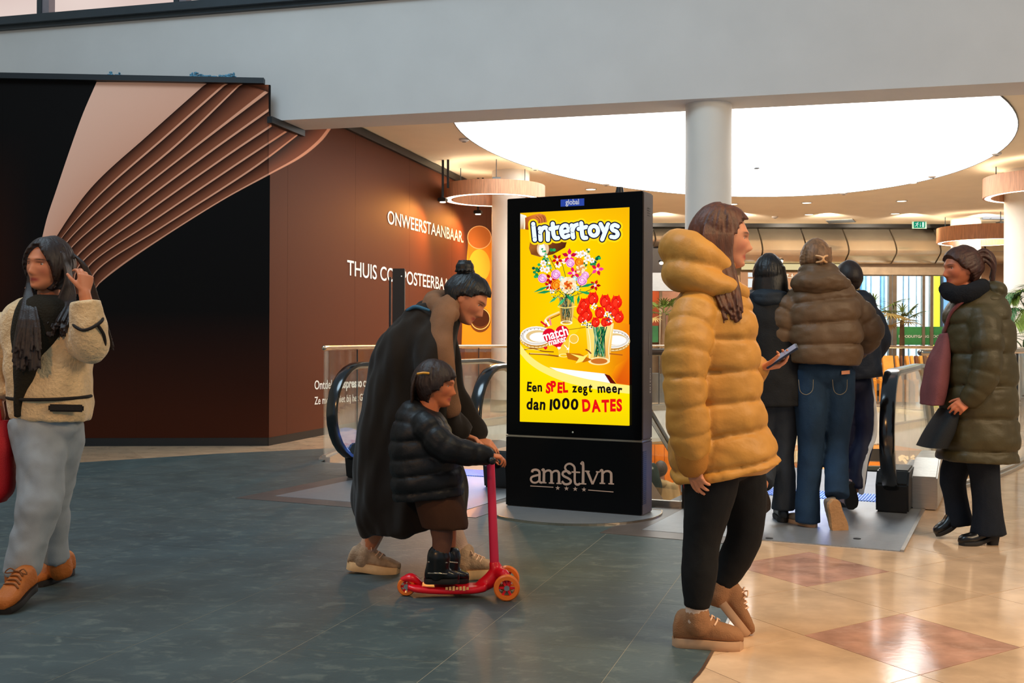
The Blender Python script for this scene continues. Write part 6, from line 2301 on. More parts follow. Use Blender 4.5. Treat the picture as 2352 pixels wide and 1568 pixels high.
sh.append(tube([Q(160, 735, .02), Q(188, 772, -.06), Q(208, 794, -.12), Q(203, 750, -.15), Q(195, 690, -.16)], [.085, .084, .076, .076, .07], 18, 6, cap=False))
sh.append(tube([Q(25, 735, .02), Q(-8, 800, .05), Q(-25, 860, .04), Q(-12, 920, .0)], [.085, .085, .078, .066], 16, 6, cap=False))
jk = fuse(sh, 'jacket', M['shearling'], w1, .0105, 2, (.010, 11, .8))
tr = MB()
tr.add(tube([Q(166, 738, -.15), Q(172, 749, -.215), Q(190, 758, -.232), Q(212, 752, -.226), Q(233, 738, -.19), Q(236, 728, -.13)], .007, 8, 4))
tr.add(tube([Q(226, 748, -.205), Q(238, 768, -.175), Q(241, 790, -.145), Q(234, 815, -.12)], .007, 8, 4))
tr.build('sleeve_trim', M['jtrim'], jk, smooth='all')
tr = MB()
wp = []
for k in range(25):
    t = pi * (1.0 + k / 24)
    wp.append(Q(117 + 92 * cos(t), 909 + 4 * sin(t) * -1, .02) + Y_ * (.172 * sin(t)))
tr.add(tube(wp, .0075, 8, 1))
tr.build('waist_trim', M['jtrim'], jk, smooth='all')
pk = Q(152, 937, -.125)
MB().add(box(pk, (.145, .02, .032), (.97, .22, -.03), (-.22, .97, 0), (.0, 0, 1))).build('pocket_flap', M['jtrim'], jk, bevel=.006)
# open front: dark top and scarf
dk = cloth('dark_green_scarf', c(34, 28, 16), .95, .5, 120)
sh = [loft([(Q(46, 958, -.09), X_ * .016, Y_ * .05), (Q(54, 900, -.10), X_ * .035, Y_ * .055), (Q(70, 830, -.10), X_ * .07, Y_ * .06), (Q(88, 760, -.085), X_ * .115, Y_ * .07), (Q(104, 704, -.035), X_ * .115, Y_ * .1), (Q(110, 678, .0), X_ * .08, Y_ * .09)], 22, 5)]
fuse(sh, 'scarf', dk, w1, .011, 2, (.008, 12, .5))
M['pale_jean'] = cloth('pale_denim', c(150, 157, 162), .85, .15, 300, .14)
sh = [tube([Q(82, 965, 0), Q(92, 1050, -.05), Q(92, 1150, -.1), Q(68, 1245, -.11), Q(44, 1322, -.12)], [.115, .112, .092, .08, .072], 18, 5, cap=False),
      tube([Q(132, 965, .04), Q(130, 1050, .08), Q(120, 1150, .12), Q(124, 1220, .16), Q(131, 1284, .2)], [.115, .105, .08, .068, .064], 18, 5, cap=False),
      ball(Q(106, 975, .02), (.155, .125, .1), 18)]
fuse(sh, 'jeans', M['pale_jean'], w1, .0105, 2, (.013, 9, .9))
M['tan_boot'] = cloth('tan_boot_leather', c(176, 98, 36), .6, .3, 120)
h_, t_ = G(163, 1318), G(78, 1350)
shoe(w1, h_, t_, Z_, .125, M['tan_boot'], M['sole_dark'], mat('brown_lace', c(120, 70, 30), .9), .048, .024, [(Q(140, 1308, .2), Q(132, 1278, .2), [.055, .056])], 'boot')
t2 = G(2, 1412); h2 = t2 + Vector((.03, .23, .06))
shoe(w1, h2, t2, (0, -.3, 1), .125, M['tan_boot'], M['sole_dark'], mat('brown_lace_b', c(120, 70, 30), .9), .05, .024, [(Q(42, 1345, -.12), Q(44, 1312, -.12), [.056, .06])], 'boot')
M['hair_black'] = hair_mat('dark_hair', c(34, 20, 13))
hs = [hair_cap(hc, fwd, up, 1.0, .016, ([0, .25, .6, .9, 1.15, 1.9, pi], [.082, .074, .045, .0, -.05, -.1, -.1]), 1.5)]
r_ = random.Random(41)
for k in range(64):     # her right side (picture left), falling over the chest
    t = k / 63
    hs += locks([[Q(72 + 16 * t, 588 - 20 * t, -.02 - .02 * t), Q(64 + 6 * t, 650, -.05), Q(44 + 44 * t, 735, -.15 - .02 * r_.random()), Q(28 + 66 * t, 815 + r_.uniform(-20, 40), -.185 - .02 * r_.random())]], .014)
for k in range(60):     # her left side behind the cheek
    t = k / 59
    hs += locks([[Q(140 + 18 * t, 580 + 6 * t, -.05 + .06 * t), Q(150 + 14 * t, 640, -.055 + .05 * t), Q(132 + 40 * t, 690, -.08 + .04 * t), Q(104 + 50 * t, 745 + r_.uniform(-8, 30), -.15 + .02 * r_.random())]], .013)
for k in range(54):     # strand lifted by the hand, hanging past the sleeve
    t = k / 53
    hs += locks([[Q(150 + 12 * t, 570 + 8 * t, .05), Q(186 + 14 * t, 606 + 8 * t, .02), Q(208 + 16 * t, 680, .03), Q(224 + 22 * t, 745, .03), Q(238 + 24 * t, 800 + r_.uniform(-8, 6), .03)]], .0115)
hs += scalp(hc, fwd, up, 1.0, (0.1, .1, 1), 90, line=([0, .25, .6, .9, 1.15, 1.9, pi], [.082, .074, .045, .0, -.05, -.1, -.1]))
fuse(hs, 'hair', M['hair_black'], w1, .0036, 1)
bg = thing('shoulder_bag', 'red bag at the left frame edge beside the pale jeans', 'bag', Q(-6, 1160, -.1))
rm = cloth('red_bag_leather', c(168, 10, 18), .5)
MB().add(loft([(Q(-16, 1152, -.05), X_ * .05, Y_ * .05), (Q(-14, 1120, -.05), X_ * .085, Y_ * .06), (Q(-14, 1040, -.05), X_ * .085, Y_ * .055), (Q(-16, 965, -.05), X_ * .07, Y_ * .03)], 22, 5, None, 3.4)).build('bag_body', rm, bg, smooth=True)
MB().add(tube([Q(-24, 966, -.05), Q(-16, 935, -.03), Q(-4, 935, -.03), Q(0, 966, -.05)], .009, 8, 4)).build('handle', rm, bg, smooth='all')

# ---------------------------------------------------------------- bending woman in long dark coat
Q = Fig(5.25)
w2 = thing('person', 'woman with black hair bun in a long dark brown coat bending over a child', 'person', G(960, 1320))
hc, fwd, up = Q(1072, 686, -.03), (.80, -.22, -.52), (.55, 0, .82)
J = dict(shR=Q(985, 770, -.16), shL=Q(1005, 755, .17), elR=Q(1000, 905, -.18), elL=Q(1040, 890, .2), wrR=Q(1062, 1000, -.1), wrL=Q(1092, 1010, .12),
         hpR=Q(905, 960, -.09), hpL=Q(915, 960, .09), knR=Q(905, 1120, -.02), knL=Q(1010, 1130, -.04), anR=Q(838, 1276, .04), anL=Q(1066, 1275, -.08),
         neck=Q(1030, 735, -.01), chin=Q(1056, 712, -.02), ftR=Vector((.95, 0, -.2)), ftL=Vector((.9, 0, -.2)))
sh = body_core(J, None)
sh += hand(J['wrR'], (.9, -.2, -.25), (0, -.3, -1), 1, .5, .92)
sh += hand(J['wrL'], (.95, -.1, -.2), (.0, .3, -1), -1, .5, .92)
finish_head(w2, hc, fwd, up, 1.0, sh, c(204, 130, 92), .0052, c(20, 12, 10))
M['dark_coat'] = cloth('dark_brown_wool', c(27, 20, 13), .95, .18, 420, .15, .1)
rows = [(1040, 706, 30, .09), (1014, 728, 54, .15), (980, 766, 74, .215), (952, 840, 94, .24), (942, 930, 106, .25), (938, 1020, 116, .26), (938, 1100, 126, .27), (942, 1160, 130, .275), (950, 1204, 120, .27)]
sh = [side_loft(Q, rows, 0, None, 34, 6)]
sh.append(tube([Q(978, 735, -.03), Q(984, 775, -.15), Q(992, 850, -.215), Q(1002, 915, -.21), Q(1035, 965, -.16), Q(1062, 998, -.11)], [.06, .086, .085, .078, .066, .056], 16, 6, cap=False))
sh.append(tube([Q(1005, 760, .16), Q(1030, 850, .2), Q(1045, 905, .2), Q(1070, 965, .16), Q(1092, 1006, .12)], [.085, .08, .072, .062, .052], 16, 6, cap=False))
ct = fuse(sh, 'coat', M['dark_coat'], w2, .0115, 2, (.026, 9, .3))
sc2 = cloth('brown_scarf', c(128, 92, 66), .95, .35, 300, .2)
sh = [tube([Q(1036, 694, -.09), Q(1018, 725, -.16), Q(1014, 790, -.235), Q(1020, 860, -.245), Q(1034, 940, -.22)], [.05, .062, .06, .058, .055], 14, 6, .55, (0, 1, 0)), tube([Q(1040, 690, .1), Q(1000, 690, .02), Q(1000, 706, -.08), Q(1036, 722, -.12)], [.05, .055, .055, .045], 12, 5)]
fuse(sh, 'scarf', sc2, w2, .010, 2, (.006, 14, .5))
MB().add(tube([Q(935, 712, -.13), Q(955, 704, -.15), Q(985, 712, -.165)], [.006, .009, .006], 10, 4, .8)).build('shoulder_strap', cloth('blue_strap', c(54, 100, 128), .7), w2, smooth='all')
sh = [tube([Q(905, 1090, -.03), Q(890, 1160, .02), Q(862, 1222, .04)], [.085, .068, .052], 14, 4, cap=False), tube([Q(985, 1090, -.04), Q(1010, 1150, -.06), Q(1036, 1215, -.08)], [.085, .07, .052], 14, 4, cap=False)]
fuse(sh, 'leggings', M['leggings'], w2, .011, 2)
M['cream_sock'] = cloth('cream_sock', c(206, 172, 150), .9, .5, 300)
for a, b, d_ in (((866, 1212, .04), (838, 1272, .04), 0), ((1036, 1210, -.08), (1064, 1275, -.08), 0)):
    MB().add(tube([Q(*a), Q((a[0] + b[0]) / 2, (a[1] + b[1]) / 2, a[2]), Q(*b)], [.05, .046, .042], 14, 4)).build('sock', M['cream_sock'], w2, smooth='all')
M['sneak'] = cloth('beige_sneaker', c(168, 140, 112), .75, .4, 120, .35, 0, 22)
M['sneak_sole'] = mat('cream_sole', c(226, 184, 132), .6, var=.2, scale=12)
h_, t_ = Q(797, 1306, .04), Q(918, 1322, .04)
shoe(w2, h_, t_, Z_, .12, M['sneak'], M['sneak_sole'], M['lace_pale'], .05, .038, [(Q(832, 1286, .04), Q(838, 1266, .04), [.052, .052])], 'sneaker')
h_ = Q(1046, 1331, -.08); t_ = Q(1150, 1322, -.08)
shoe(w2, h_, t_, (.0, 0, 1), .125, M['sneak'], M['sneak_sole'], M['lace_pale'], .05, .038, [(Q(1064, 1292, -.08), Q(1066, 1268, -.08), [.052, .052])], 'sneaker')
M['hair_ink'] = hair_mat('ink_black_hair', c(13, 11, 12), .42)
hs = [hair_cap(hc, fwd, up, 1.0, .014, ([0, .5, .9, 1.15, 1.5, 1.9, pi], [.066, .06, .045, .022, .004, -.05, -.08]), 1.4)]
bc = Vector(hc) + Vector((-.01, 0, .155))
r_ = random.Random(51)
hs.append(ball(bc, (.046, .045, .036), 16))
for k in range(14):
    t = 2 * pi * k / 14
    q = [bc + Vector((cos(t + j * .8), sin(t + j * .8), 0)) * (.047 - .006 * j) + Z_ * (-.022 + .018 * j) for j in range(4)]
    hs += locks([q], .012)
hs += scalp(hc, fwd, up, 1.0, (0, -.15, 1), 90, line=([0, .5, .9, 1.15, 1.5, 1.9, pi], [.066, .06, .045, .022, .004, -.05, -.08]), thick=.014, back=1.4, a0=.3)
fuse(hs, 'hair', M['hair_ink'], w2, .0036, 1)

# ---------------------------------------------------------------- child on the scooter
Q = Fig(4.82)
w3 = thing('person', 'small child in black puffer jacket and black boots riding a red scooter', 'person', G(1010, 1372))
hc, fwd, up = Q(1000, 884, 0), (.97, -.2, -.12), (.1, 0, 1)
DZ = Q(1020, 1338).z
J = dict(shR=Q(968, 965, -.11), shL=Q(985, 965, .11), elR=Q(1040, 1030, -.15), elL=Q(1045, 1030, .15), wrR=Q(1120, 1046, -.12), wrL=Q(1122, 1046, .12),
         hpR=Q(985, 1130, -.06), hpL=Q(995, 1130, .06), knR=Q(1020, 1205, -.06), knL=Q(1030, 1205, .06), anR=Q(1010, 1300, -.048), anL=Q(1034, 1300, .048),
         neck=Q(982, 945, 0), chin=Q(990, 918, 0), ftR=X_, ftL=X_)
sh = body_core(J, None, .7, .7)
sh += hand(J['wrR'], (.9, .15, -.1), (.1, .1, -1), 1, .85, .72)
sh += hand(J['wrL'], (.9, -.15, -.1), (.1, -.1, -1), -1, .85, .72)
finish_head(w3, hc, fwd, up, .86, sh, c(210, 120, 74), .005, c(30, 18, 12))
M['black_puffer'] = cloth('black_nylon', c(16, 16, 18), .5, .12, 90)
rows = [(978, 932, 36, .07), (968, 955, 58, .12), (968, 1000, 72, .15), (975, 1060, 80, .16), (982, 1110, 84, .165), (985, 1140, 80, .16)]
sh = [side_loft(Q, rows, 0, (.075, .09), 34, 12)]
for q in (-1, 1):
    sh.append(tube([Q(975, 972, q * .11), Q(1015, 1020, q * .16), Q(1050, 1036, q * .155), Q(1085, 1042, q * .14), Q(1112, 1046, q * .125)], [.07, .068, .062, .056, .046], 14, 6, quilt=(.07, .1)))
sh.append(ball(Q(948, 940, 0), (.06, .1, .045), 14))
fuse(sh, 'jacket', M['black_puffer'], w3, .0075, 1, (.005, 12, 1))
sk_ = cloth('brown_corduroy', c(70, 42, 26), .9, .2, 420)
sh = [loft([(Q(1000, 1120, 0), X_ * .1, Y_ * .14), (Q(1012, 1160, 0), X_ * .11, Y_ * .14), (Q(1024, 1208, 0), X_ * .105, Y_ * .13)], 22, 4)]
fuse(sh, 'skirt', sk_, w3, .009, 2, (.006, 10, .4))
tg = cloth('brown_tights', c(112, 74, 58), .85, .2)
sh = [tube([Q(1008, 1180, q * .055), Q(1016, 1235, q * .055), Q(1008 + 24 * (q > 0), 1290, q * .048)], [.054, .046, .034], 12, 4, cap=False) for q in (-1, 1)]
for s_ in sh:
    MB().add(s_).build('tights', tg, w3, smooth='all')
M['black_boot'] = mat('black_boot_leather', c(14, 14, 15), .3, 0, .1)
for q, hx, tx in ((-1, 976, 1056), (1, 1000, 1078)):
    hp_, tp_ = Q(hx, 1339, q * .045), Q(tx, 1338, q * .045)
    b_ = shoe(w3, hp_, tp_, Z_, .09, M['black_boot'], M['sole_dark'], None, .036, .018, [(Q(hx + 30, 1312, q * .045), Q(hx + 32, 1276, q * .048), [.05, .054])], 'boot', lace=False)
    for yy in (1290, 1316):
        MB().add(tube([Q(hx + 8, yy, q * .045 - .03), Q(hx + 28, yy, q * .045 - .048), Q(hx + 50, yy + 2, q * .045 - .036)], .004, 6, 4)).build('buckle_strap', M['rail'], b_, smooth='all')
M['hair_child'] = hair_mat('child_hair', c(40, 24, 17))
hs = [hair_cap(hc, fwd, up, .86, .016, ([0, .5, .9, 1.15, 1.5, 1.9, pi], [.04, .036, .02, -.02, -.04, -.08, -.09]), 1.4)]
r_ = random.Random(61)
for k in range(46):
    t = k / 45
    hs += locks([[Q(955 + 20 * t, 860, -.06 + .12 * t), Q(946 + 16 * t, 890, -.07 + .14 * t), Q(944 + 16 * t, 925 + r_.uniform(-6, 14), -.06 + .12 * t)]], .011)
hs += scalp(hc, fwd, up, .86, (0, -.1, 1), 80, line=([0, .5, .9, 1.15, 1.5, 1.9, pi], [.04, .036, .02, -.02, -.04, -.08, -.09]), back=1.4)
hm = fuse(hs, 'hair', M['hair_child'], w3, .0036, 1)
MB().add(tube([Q(960, 858, -.078), Q(972, 856, -.082), Q(984, 857, -.082)], .006, 6, 3)).build('hair_clip', mat('yellow_clip', c(214, 150, 40), .4), hm, smooth='all')

# scooter
sc = thing('kick_scooter', 'red three wheeled kick scooter with orange wheels under the child', 'scooter', G(1050, 1372))
M['sc_red'] = mat('scooter_red', c(222, 14, 34), .3, 0, .06)
M['sc_pink'] = mat('scooter_pink', c(222, 40, 78), .35, 0, .06)
M['sc_orange'] = mat('orange_wheel', c(240, 120, 40), .25, 0, .1)
sh = [loft([(Q(938, 1344, 0), Y_ * .045, Z_ * .012), (Q(960, 1348, 0), Y_ * .062, Z_ * .016), (Q(1020, 1351, 0), Y_ * .068, Z_ * .017), (Q(1090, 1350, 0), Y_ * .06, Z_ * .017), (Q(1118, 1344, 0), Y_ * .05, Z_ * .02)], 18, 4, None, 4)]
sh.append(tube([Q(1105, 1346, 0), Q(1128, 1330, 0), Q(1140, 1312, 0), Q(1136, 1296, 0)], [.03, .036, .034, .026], 12, 5))
for q in (-1, 1):
    sh.append(tube([Q(1138, 1316, 0), Q(1158, 1318, q * .055), Q(1165, 1340, q * .075)], [.028, .024, .018], 10, 4))
fuse(sh, 'deck', M['sc_red'], sc, .006, 2)
sh = [tube([Q(925, 1330, 0), Q(945, 1326, 0), Q(965, 1338, 0)], [.012, .02, .012], 10, 4, 1.6, (0, 1, 0))]
MB().add(sh[0]).build('rear_brake', M['sc_red'], sc, smooth='all')
MB().add(tube([Q(1136, 1300, 0), Q(1132, 1200, 0), Q(1127, 1060, 0)], [.021, .02, .018], 12, 4)).build('stem', M['sc_pink'], sc, smooth='all')
hb = MB().add(tube([Q(1130, 1058, -.15), Q(1129, 1052, 0), Q(1130, 1058, .15)], .013, 10, 4))
hb.build('handlebar', M['sc_pink'], sc, smooth='all')
for q in (-1, 1):
    MB().add(tube([Q(1130, 1056, q * .09), Q(1130, 1058, q * .165)], .018, 10, 3)).build('grip', M['black'], sc, smooth='all')
def wheel(cx, cy, dd, r, w):
    p = Q(cx, cy, dd); p.z = r + .0015
    B_ = (X_, Z_, Y_)
    wo = MB().add(lathe([(r * .62, -w), (r * .9, -w), (r, -w * .55), (r, w * .55), (r * .9, w), (r * .62, w)], p, 28, ax=B_)).build('wheel', M['sc_orange'], sc, smooth=True)
    for k in range(6):
        t = 2 * pi * k / 6
        d = Vector((cos(t), 0, sin(t)))
        MB().add(bar(p + d * .006, p + d * r * .66, .01, .012, up=(0, 1, 0))).build('spoke', M['sc_red'], wo)
    MB().add(disc_cyl(p - Y_ * w * .9, .012, w * 1.8, 14, ax=B_)).build('hub', M['steel'], wo)
wheel(1164, 1343, -.095, .058, .014); wheel(1164, 1343, .095, .058, .014); wheel(934, 1350, 0, .042, .018)
MB().add(disc_cyl(Q(1164, 1343, -.09), .008, .18, 10, ax=(X_, Z_, Y_))).build('axle', M['steel'], sc)
# worn pale print on the deck side (unreadable in the photograph)
pr_ = MB()
for k in range(7):
    pr_.add(box(Q(1026 + 8 * k, 1351, -.0695), (.011, .002, .012 + .004 * (k % 3)), (.98, 0, .05), Y_, Z_))
pr_.build('pale_print', mat('pale_print', c(250, 190, 120), .5), sc)

# ---------------------------------------------------------------- person with brown puffer jacket seen from behind
Q = Fig(6.66)
w6 = thing('person', 'person with claw clip, brown puffer jacket and blue jeans seen from behind', 'person', G(1870, 1212))
hc, fwd, up = Q(1873, 597, .0), (.15, 1, .0), (0, .05, 1)
J = dict(shL=Q(1822, 690, .0), shR=Q(1940, 690, .0), elL=Q(1786, 765, .02), elR=Q(1996, 755, .03), wrL=Q(1812, 828, .14), wrR=Q(1958, 806, .16),
         hpL=Q(1860, 855, 0), hpR=Q(1925, 855, 0), knL=Q(1862, 1020, .02), knR=Q(1922, 1010, .05), anL=Q(1855, 1180, .0), anR=Q(1922, 1112, -.10),
         neck=Q(1877, 655, .0), chin=Q(1875, 628, .02), ftL=Vector((-.3, 1, 0)), ftR=Vector((.2, .4, -.8)))
sh = body_core(J, None)
sh += hand(J['wrL'], (.3, .6, .2), (.6, -.5, 0), 1, .6, .95)
sh += hand(J['wrR'], (-.3, .6, .2), (-.6, -.5, 0), -1, .6, .95)
finish_head(w6, hc, fwd, up, 1.0, sh, SKIN, .0075, c(60, 40, 26))
M['brown_puffer'] = cloth('brown_nylon', c(96, 74, 52), .5, .12, 90, .1)
rows = [(1878, 642, 44, .1), (1881, 662, 70, .14), (1886, 700, 84, .19), (1890, 755, 84, .2), (1892, 800, 84, .205), (1890, 836, 80, .2)]
sh = [side_loft(Q, rows, 0, (.135, .12), 40, 16, 2.7)]
sh.append(tube([Q(1826, 690, .0), Q(1800, 730, .0), Q(1790, 770, .02), Q(1800, 805, .07), Q(1813, 826, .13)], [.098, .102, .1, .09, .07], 20, 10, quilt=(.095, .12)))
sh.append(tube([Q(1936, 690, .0), Q(1972, 725, .02), Q(1993, 760, .03), Q(1980, 790, .09), Q(1958, 806, .15)], [.098, .102, .1, .088, .07], 20, 10, quilt=(.095, .12)))
jk = fuse(sh, 'jacket', M['brown_puffer'], w6, .0088, 1, (.008, 9, 1.4))
sh = [ball(Q(1884, 650, -.07), (.185, .14, .09), 24), ball(Q(1880, 622, -.03), (.125, .125, .06), 20)]
fuse(sh, 'hood', M['brown_puffer'], jk, .010, 3, (.010, 10, 1.8))
M['blue_jean'] = cloth('dark_blue_denim', c(26, 50, 74), .85, .35, 220, .2)
sh = [tube([Q(1860, 850, 0), Q(1862, 930, .0), Q(1862, 1020, .02), Q(1857, 1110, .01), Q(1855, 1200, .0)], [.105, .1, .078, .075, .078], 18, 5, cap=False),
      tube([Q(1925, 850, 0), Q(1924, 930, .02), Q(1922, 1010, .05), Q(1922, 1080, -.05), Q(1922, 1140, -.13)], [.105, .1, .078, .072, .075], 18, 5, cap=False),
      ball(Q(1892, 850, .0), (.182, .135, .12), 20)]
jn = fuse(sh, 'jeans', M['blue_jean'], w6, .0105, 2, (.006, 12, .6))
MB().add(box(Q(1942, 855, -.125), (.055, .008, .022), (.97, .2, .08), Y_, Z_)).build('pocket_tag', mat('leather_tag', c(226, 150, 110), .6), jn)
st = MB()
for x0, s_ in ((1850, -1), (1928, 1)):
    st.add(tube([Q(x0 - 16, 872, -.118), Q(x0 - 12, 898, -.115), Q(x0 + 2, 906, -.118), Q(x0 + 16, 896, -.115), Q(x0 + 18, 872, -.118)], .002, 5, 4))
st.build('pocket_seam', mat('seam_thread', c(120, 110, 90), .8), jn)
M['grey_shoe'] = cloth('grey_canvas_shoe', c(128, 116, 102), .85)
shoe(w6, G(1872, 1213), G(1826, 1203) + Vector((-.02, .1, 0)), Z_, .1, M['grey_shoe'], M['sole_brown'], None, .045, .024, [(Q(1855, 1190, 0), Q(1855, 1165, 0), [.045, .048])], lace=False)
a_ = Q(1915, 1150, -.2)
shoe(w6, a_, a_ + Vector((.075, .06, -.235)), (-.2, .95, .3), .1, M['grey_shoe'], cloth('tan_sole', c(186, 140, 96), .8, .6, 60), None, .05, .026, None, lace=False)
M['hair_ash'] = hair_mat('ash_blond_hair', c(126, 92, 62))
hs = [hair_cap(hc, fwd, up, 1.0, .014, ([0, .9, 1.15, 1.5, 1.9, pi], [.066, .045, .01, -.03, -.08, -.1]), 1.5)]
r_ = random.Random(71)
for k in range(60):
    t = -1.25 + 2.5 * k / 59
    hs += locks([[Vector(hc) + Vector((sin(t) * .09, -.02 - .085 * cos(t), .055 + .03 * r_.random())), Vector(hc) + Vector((sin(t) * .075, -.075 - .045 * cos(t), .02)), Vector(hc) + Vector((sin(t) * .02, -.135, -.002)), Vector(hc) + Vector((sin(t) * .012, -.13, -.04))]], .008, m=3)
hs += scalp(hc, fwd, up, 1.0, (0, -1, 0), 90, line=([0, .9, 1.15, 1.5, 1.9, pi], [.066, .045, .01, -.03, -.08, -.1]), thick=.014, a0=.2, amax=2.2)
fuse(hs, 'hair', M['hair_ash'], w6, .0042, 1)
cl_ = mat('claw_clip_horn', c(232, 176, 120), .3)
q = Vector(hc) + Vector((0, -.155, -.004))
sh = [tube([q + Vector((-.034, .02, .02)), q + Vector((-.012, -.006, .012)), q + Vector((0, -.012, 0)), q + Vector((-.008, -.006, -.016)), q + Vector((-.03, .02, -.02))], .007, 7, 4),
      tube([q + Vector((.034, .02, .02)), q + Vector((.012, -.006, .014)), q + Vector((0, -.012, 0)), q + Vector((.012, -.006, -.018)), q + Vector((.03, .02, -.02))], .007, 7, 4)]
fuse(sh, 'claw_clip', cl_, w6, .003, 1)

# ---------------------------------------------------------------- black haired woman in black jacket
Q = Fig(6.75)
w5 = thing('person', 'person with long black hair and black hooded jacket walking onto the escalator', 'person', G(1775, 1205))
hc, fwd, up = Q(1766, 632, 0), (.25, .97, 0), (0, .03, 1)
J = dict(shL=Q(1722, 700, 0), shR=Q(1810, 700, .0), elL=Q(1712, 790, .02), elR=Q(1818, 790, .02), wrL=Q(1722, 870, .1), wrR=Q(1812, 870, .1),
         hpL=Q(1752, 890, 0), hpR=Q(1795, 890, 0), knL=Q(1760, 1035, .12), knR=Q(1800, 1040, .05), anL=Q(1752, 1115, -.16), anR=Q(1800, 1168, .06),
         neck=Q(1766, 680, 0), chin=Q(1766, 660, .02), ftL=Vector((.0, .4, -.8)), ftR=Y_)
sh = body_core(J, None)
sh += hand(J['wrL'], (.1, .2, -1), (.8, .2, 0), 1, .5, .9)
sh += hand(J['wrR'], (-.1, .2, -1), (-.8, .2, 0), -1, .5, .9)
finish_head(w5, hc, fwd, up, 1.0, sh, SKIN, .0085, c(20, 12, 10), with_eyes=True)
M['black_jacket'] = cloth('black_jacket_cloth', c(15, 17, 20), .7, .2, 120)
rows = [(1766, 662, 40, .085), (1766, 684, 56, .13), (1768, 730, 62, .16), (1772, 800, 60, .165), (1776, 880, 60, .17), (1778, 932, 60, .17)]
sh = [side_loft(Q, rows, 0, None, 28, 5, 2.7)]
sh.append(tube([Q(1726, 700, 0), Q(1716, 760, .0), Q(1712, 800, .02), Q(1722, 868, .09)], [.08, .08, .072, .052], 14, 5, cap=False))
sh.append(tube([Q(1808, 700, 0), Q(1818, 760, .0), Q(1820, 800, .02), Q(1812, 868, .09)], [.08, .08, .072, .052], 14, 5, cap=False))
jk = fuse(sh, 'jacket', M['black_jacket'], w5, .012, 2, (.006, 10, .8))
fuse([ball(Q(1766, 678, -.07), (.125, .1, .05), 18), ball(Q(1768, 690, -.1), (.11, .07, .05), 16)], 'hood', cloth('navy_black_cloth', c(24, 34, 44), .6), jk, .011, 3, (.007, 14, 1.5))
M['grey_jean'] = cloth('dark_grey_denim', c(48, 54, 62), .85, .3, 200)
sh = [tube([Q(1752, 890, 0), Q(1754, 960, .06), Q(1762, 1035, .12), Q(1758, 1075, -.02), Q(1752, 1110, -.14)], [.095, .09, .075, .07, .068], 16, 5, cap=False),
      tube([Q(1795, 890, 0), Q(1800, 960, .03), Q(1800, 1040, .05), Q(1802, 1100, .06), Q(1800, 1170, .06)], [.095, .09, .07, .072, .075], 16, 5, cap=False), ball(Q(1773, 895, 0), (.15, .12, .09), 16)]
fuse(sh, 'jeans', M['grey_jean'], w5, .0115, 2, (.006, 12, .6))
a_ = Q(1742, 1098, -.2)
shoe(w5, a_, a_ + Vector((.055, .03, -.22)), (-.3, .92, .2), .1, M['black_boot'], cloth('dark_tread', c(44, 34, 28), .8, .6, 60), None, .046, .024, None, lace=False)
h_ = Q(1800, 1186, .02); h_.z = .01
shoe(w5, h_, h_ + Vector((.03, .24, 0)), Z_, .1, M['black_boot'], M['sole_dark'], None, .045, .022, None, lace=False)
hs = [hair_cap(hc, fwd, up, 1.0, .016, ([0, .9, 1.15, 1.5, 1.9, pi], [.07, .045, .0, -.05, -.1, -.1]), 1.3)]
r_ = random.Random(81)
for k in range(110):
    t = -1.75 + 3.5 * k / 109
    a = Vector(hc) + Vector((sin(t) * .088, -.03 - .085 * cos(t), .05))
    ln = .21 + .03 * r_.random()
    hs += locks([[a, a + Vector((sin(t) * .014, -.012 * cos(t), -.09)), a + Vector((sin(t) * .02, -.02 * cos(t), -.16)), a + Vector((sin(t) * (.035 + .03 * r_.random()), -.025 * cos(t), -ln))]], .0125)
hs += scalp(hc, fwd, up, 1.0, (0, .1, 1), 80)
fuse(hs, 'hair', M['hair_ink'], w5, .0042, 1)

# ---------------------------------------------------------------- person in navy jacket and striped track pants, mostly hidden
Q = Fig(7.35)
w7 = thing('person', 'mostly hidden person in navy jacket and dark track pants with white side stripe', 'person', G(1980, 1170))
hc, fwd, up = Q(1948, 640, 0), (-.1, 1, 0), (0, 0, 1)
J = dict(shL=Q(1908, 712, 0), shR=Q(1988, 712, .0), elL=Q(1900, 790, .02), elR=Q(2018, 775, .02), wrL=Q(1912, 850, .1), wrR=Q(1990, 830, .1),
         hpL=Q(1930, 880, 0), hpR=Q(1968, 880, 0), knL=Q(1940, 1000, .05), knR=Q(1985, 1005, .02), anL=Q(1945, 1140, .1), anR=Q(1966, 1118, -.12),
         neck=Q(1948, 685, 0), chin=Q(1948, 668, .02), ftL=Y_, ftR=Vector((0, .5, -.8)))
sh = body_core(J, None)
sh += hand(J['wrL'], (.1, .4, -1), (.8, .2, 0), 1, .5, .9)
sh += hand(J['wrR'], (-.5, .4, -.4), (-.8, .2, 0), -1, .5, .9)
finish_head(w7, hc, fwd, up, 1.0, sh, SKIN, .010, c(20, 12, 10), with_eyes=False)
M['navy'] = cloth('navy_nylon', c(16, 24, 38), .6, .15, 90)
rows = [(1948, 668, 36, .085), (1950, 690, 54, .13), (1955, 740, 60, .16), (1960, 810, 58, .17), (1966, 868, 56, .17)]
sh = [side_loft(Q, rows, 0, None, 26, 5, 2.7), tube([Q(1912, 714, 0), Q(1902, 770, .0), Q(1902, 800, .02), Q(1912, 848, .09)], [.08, .08, .07, .05], 12, 5), tube([Q(1984, 712, 0), Q(2006, 745, .0), Q(2016, 785, .02), Q(1992, 828, .09)], [.085, .09, .088, .06], 14, 5)]
fuse(sh, 'jacket', M['navy'], w7, .012, 2, (.007, 10, 1))
M['track'] = cloth('navy_track_cloth', c(14, 18, 48), .6, .1)
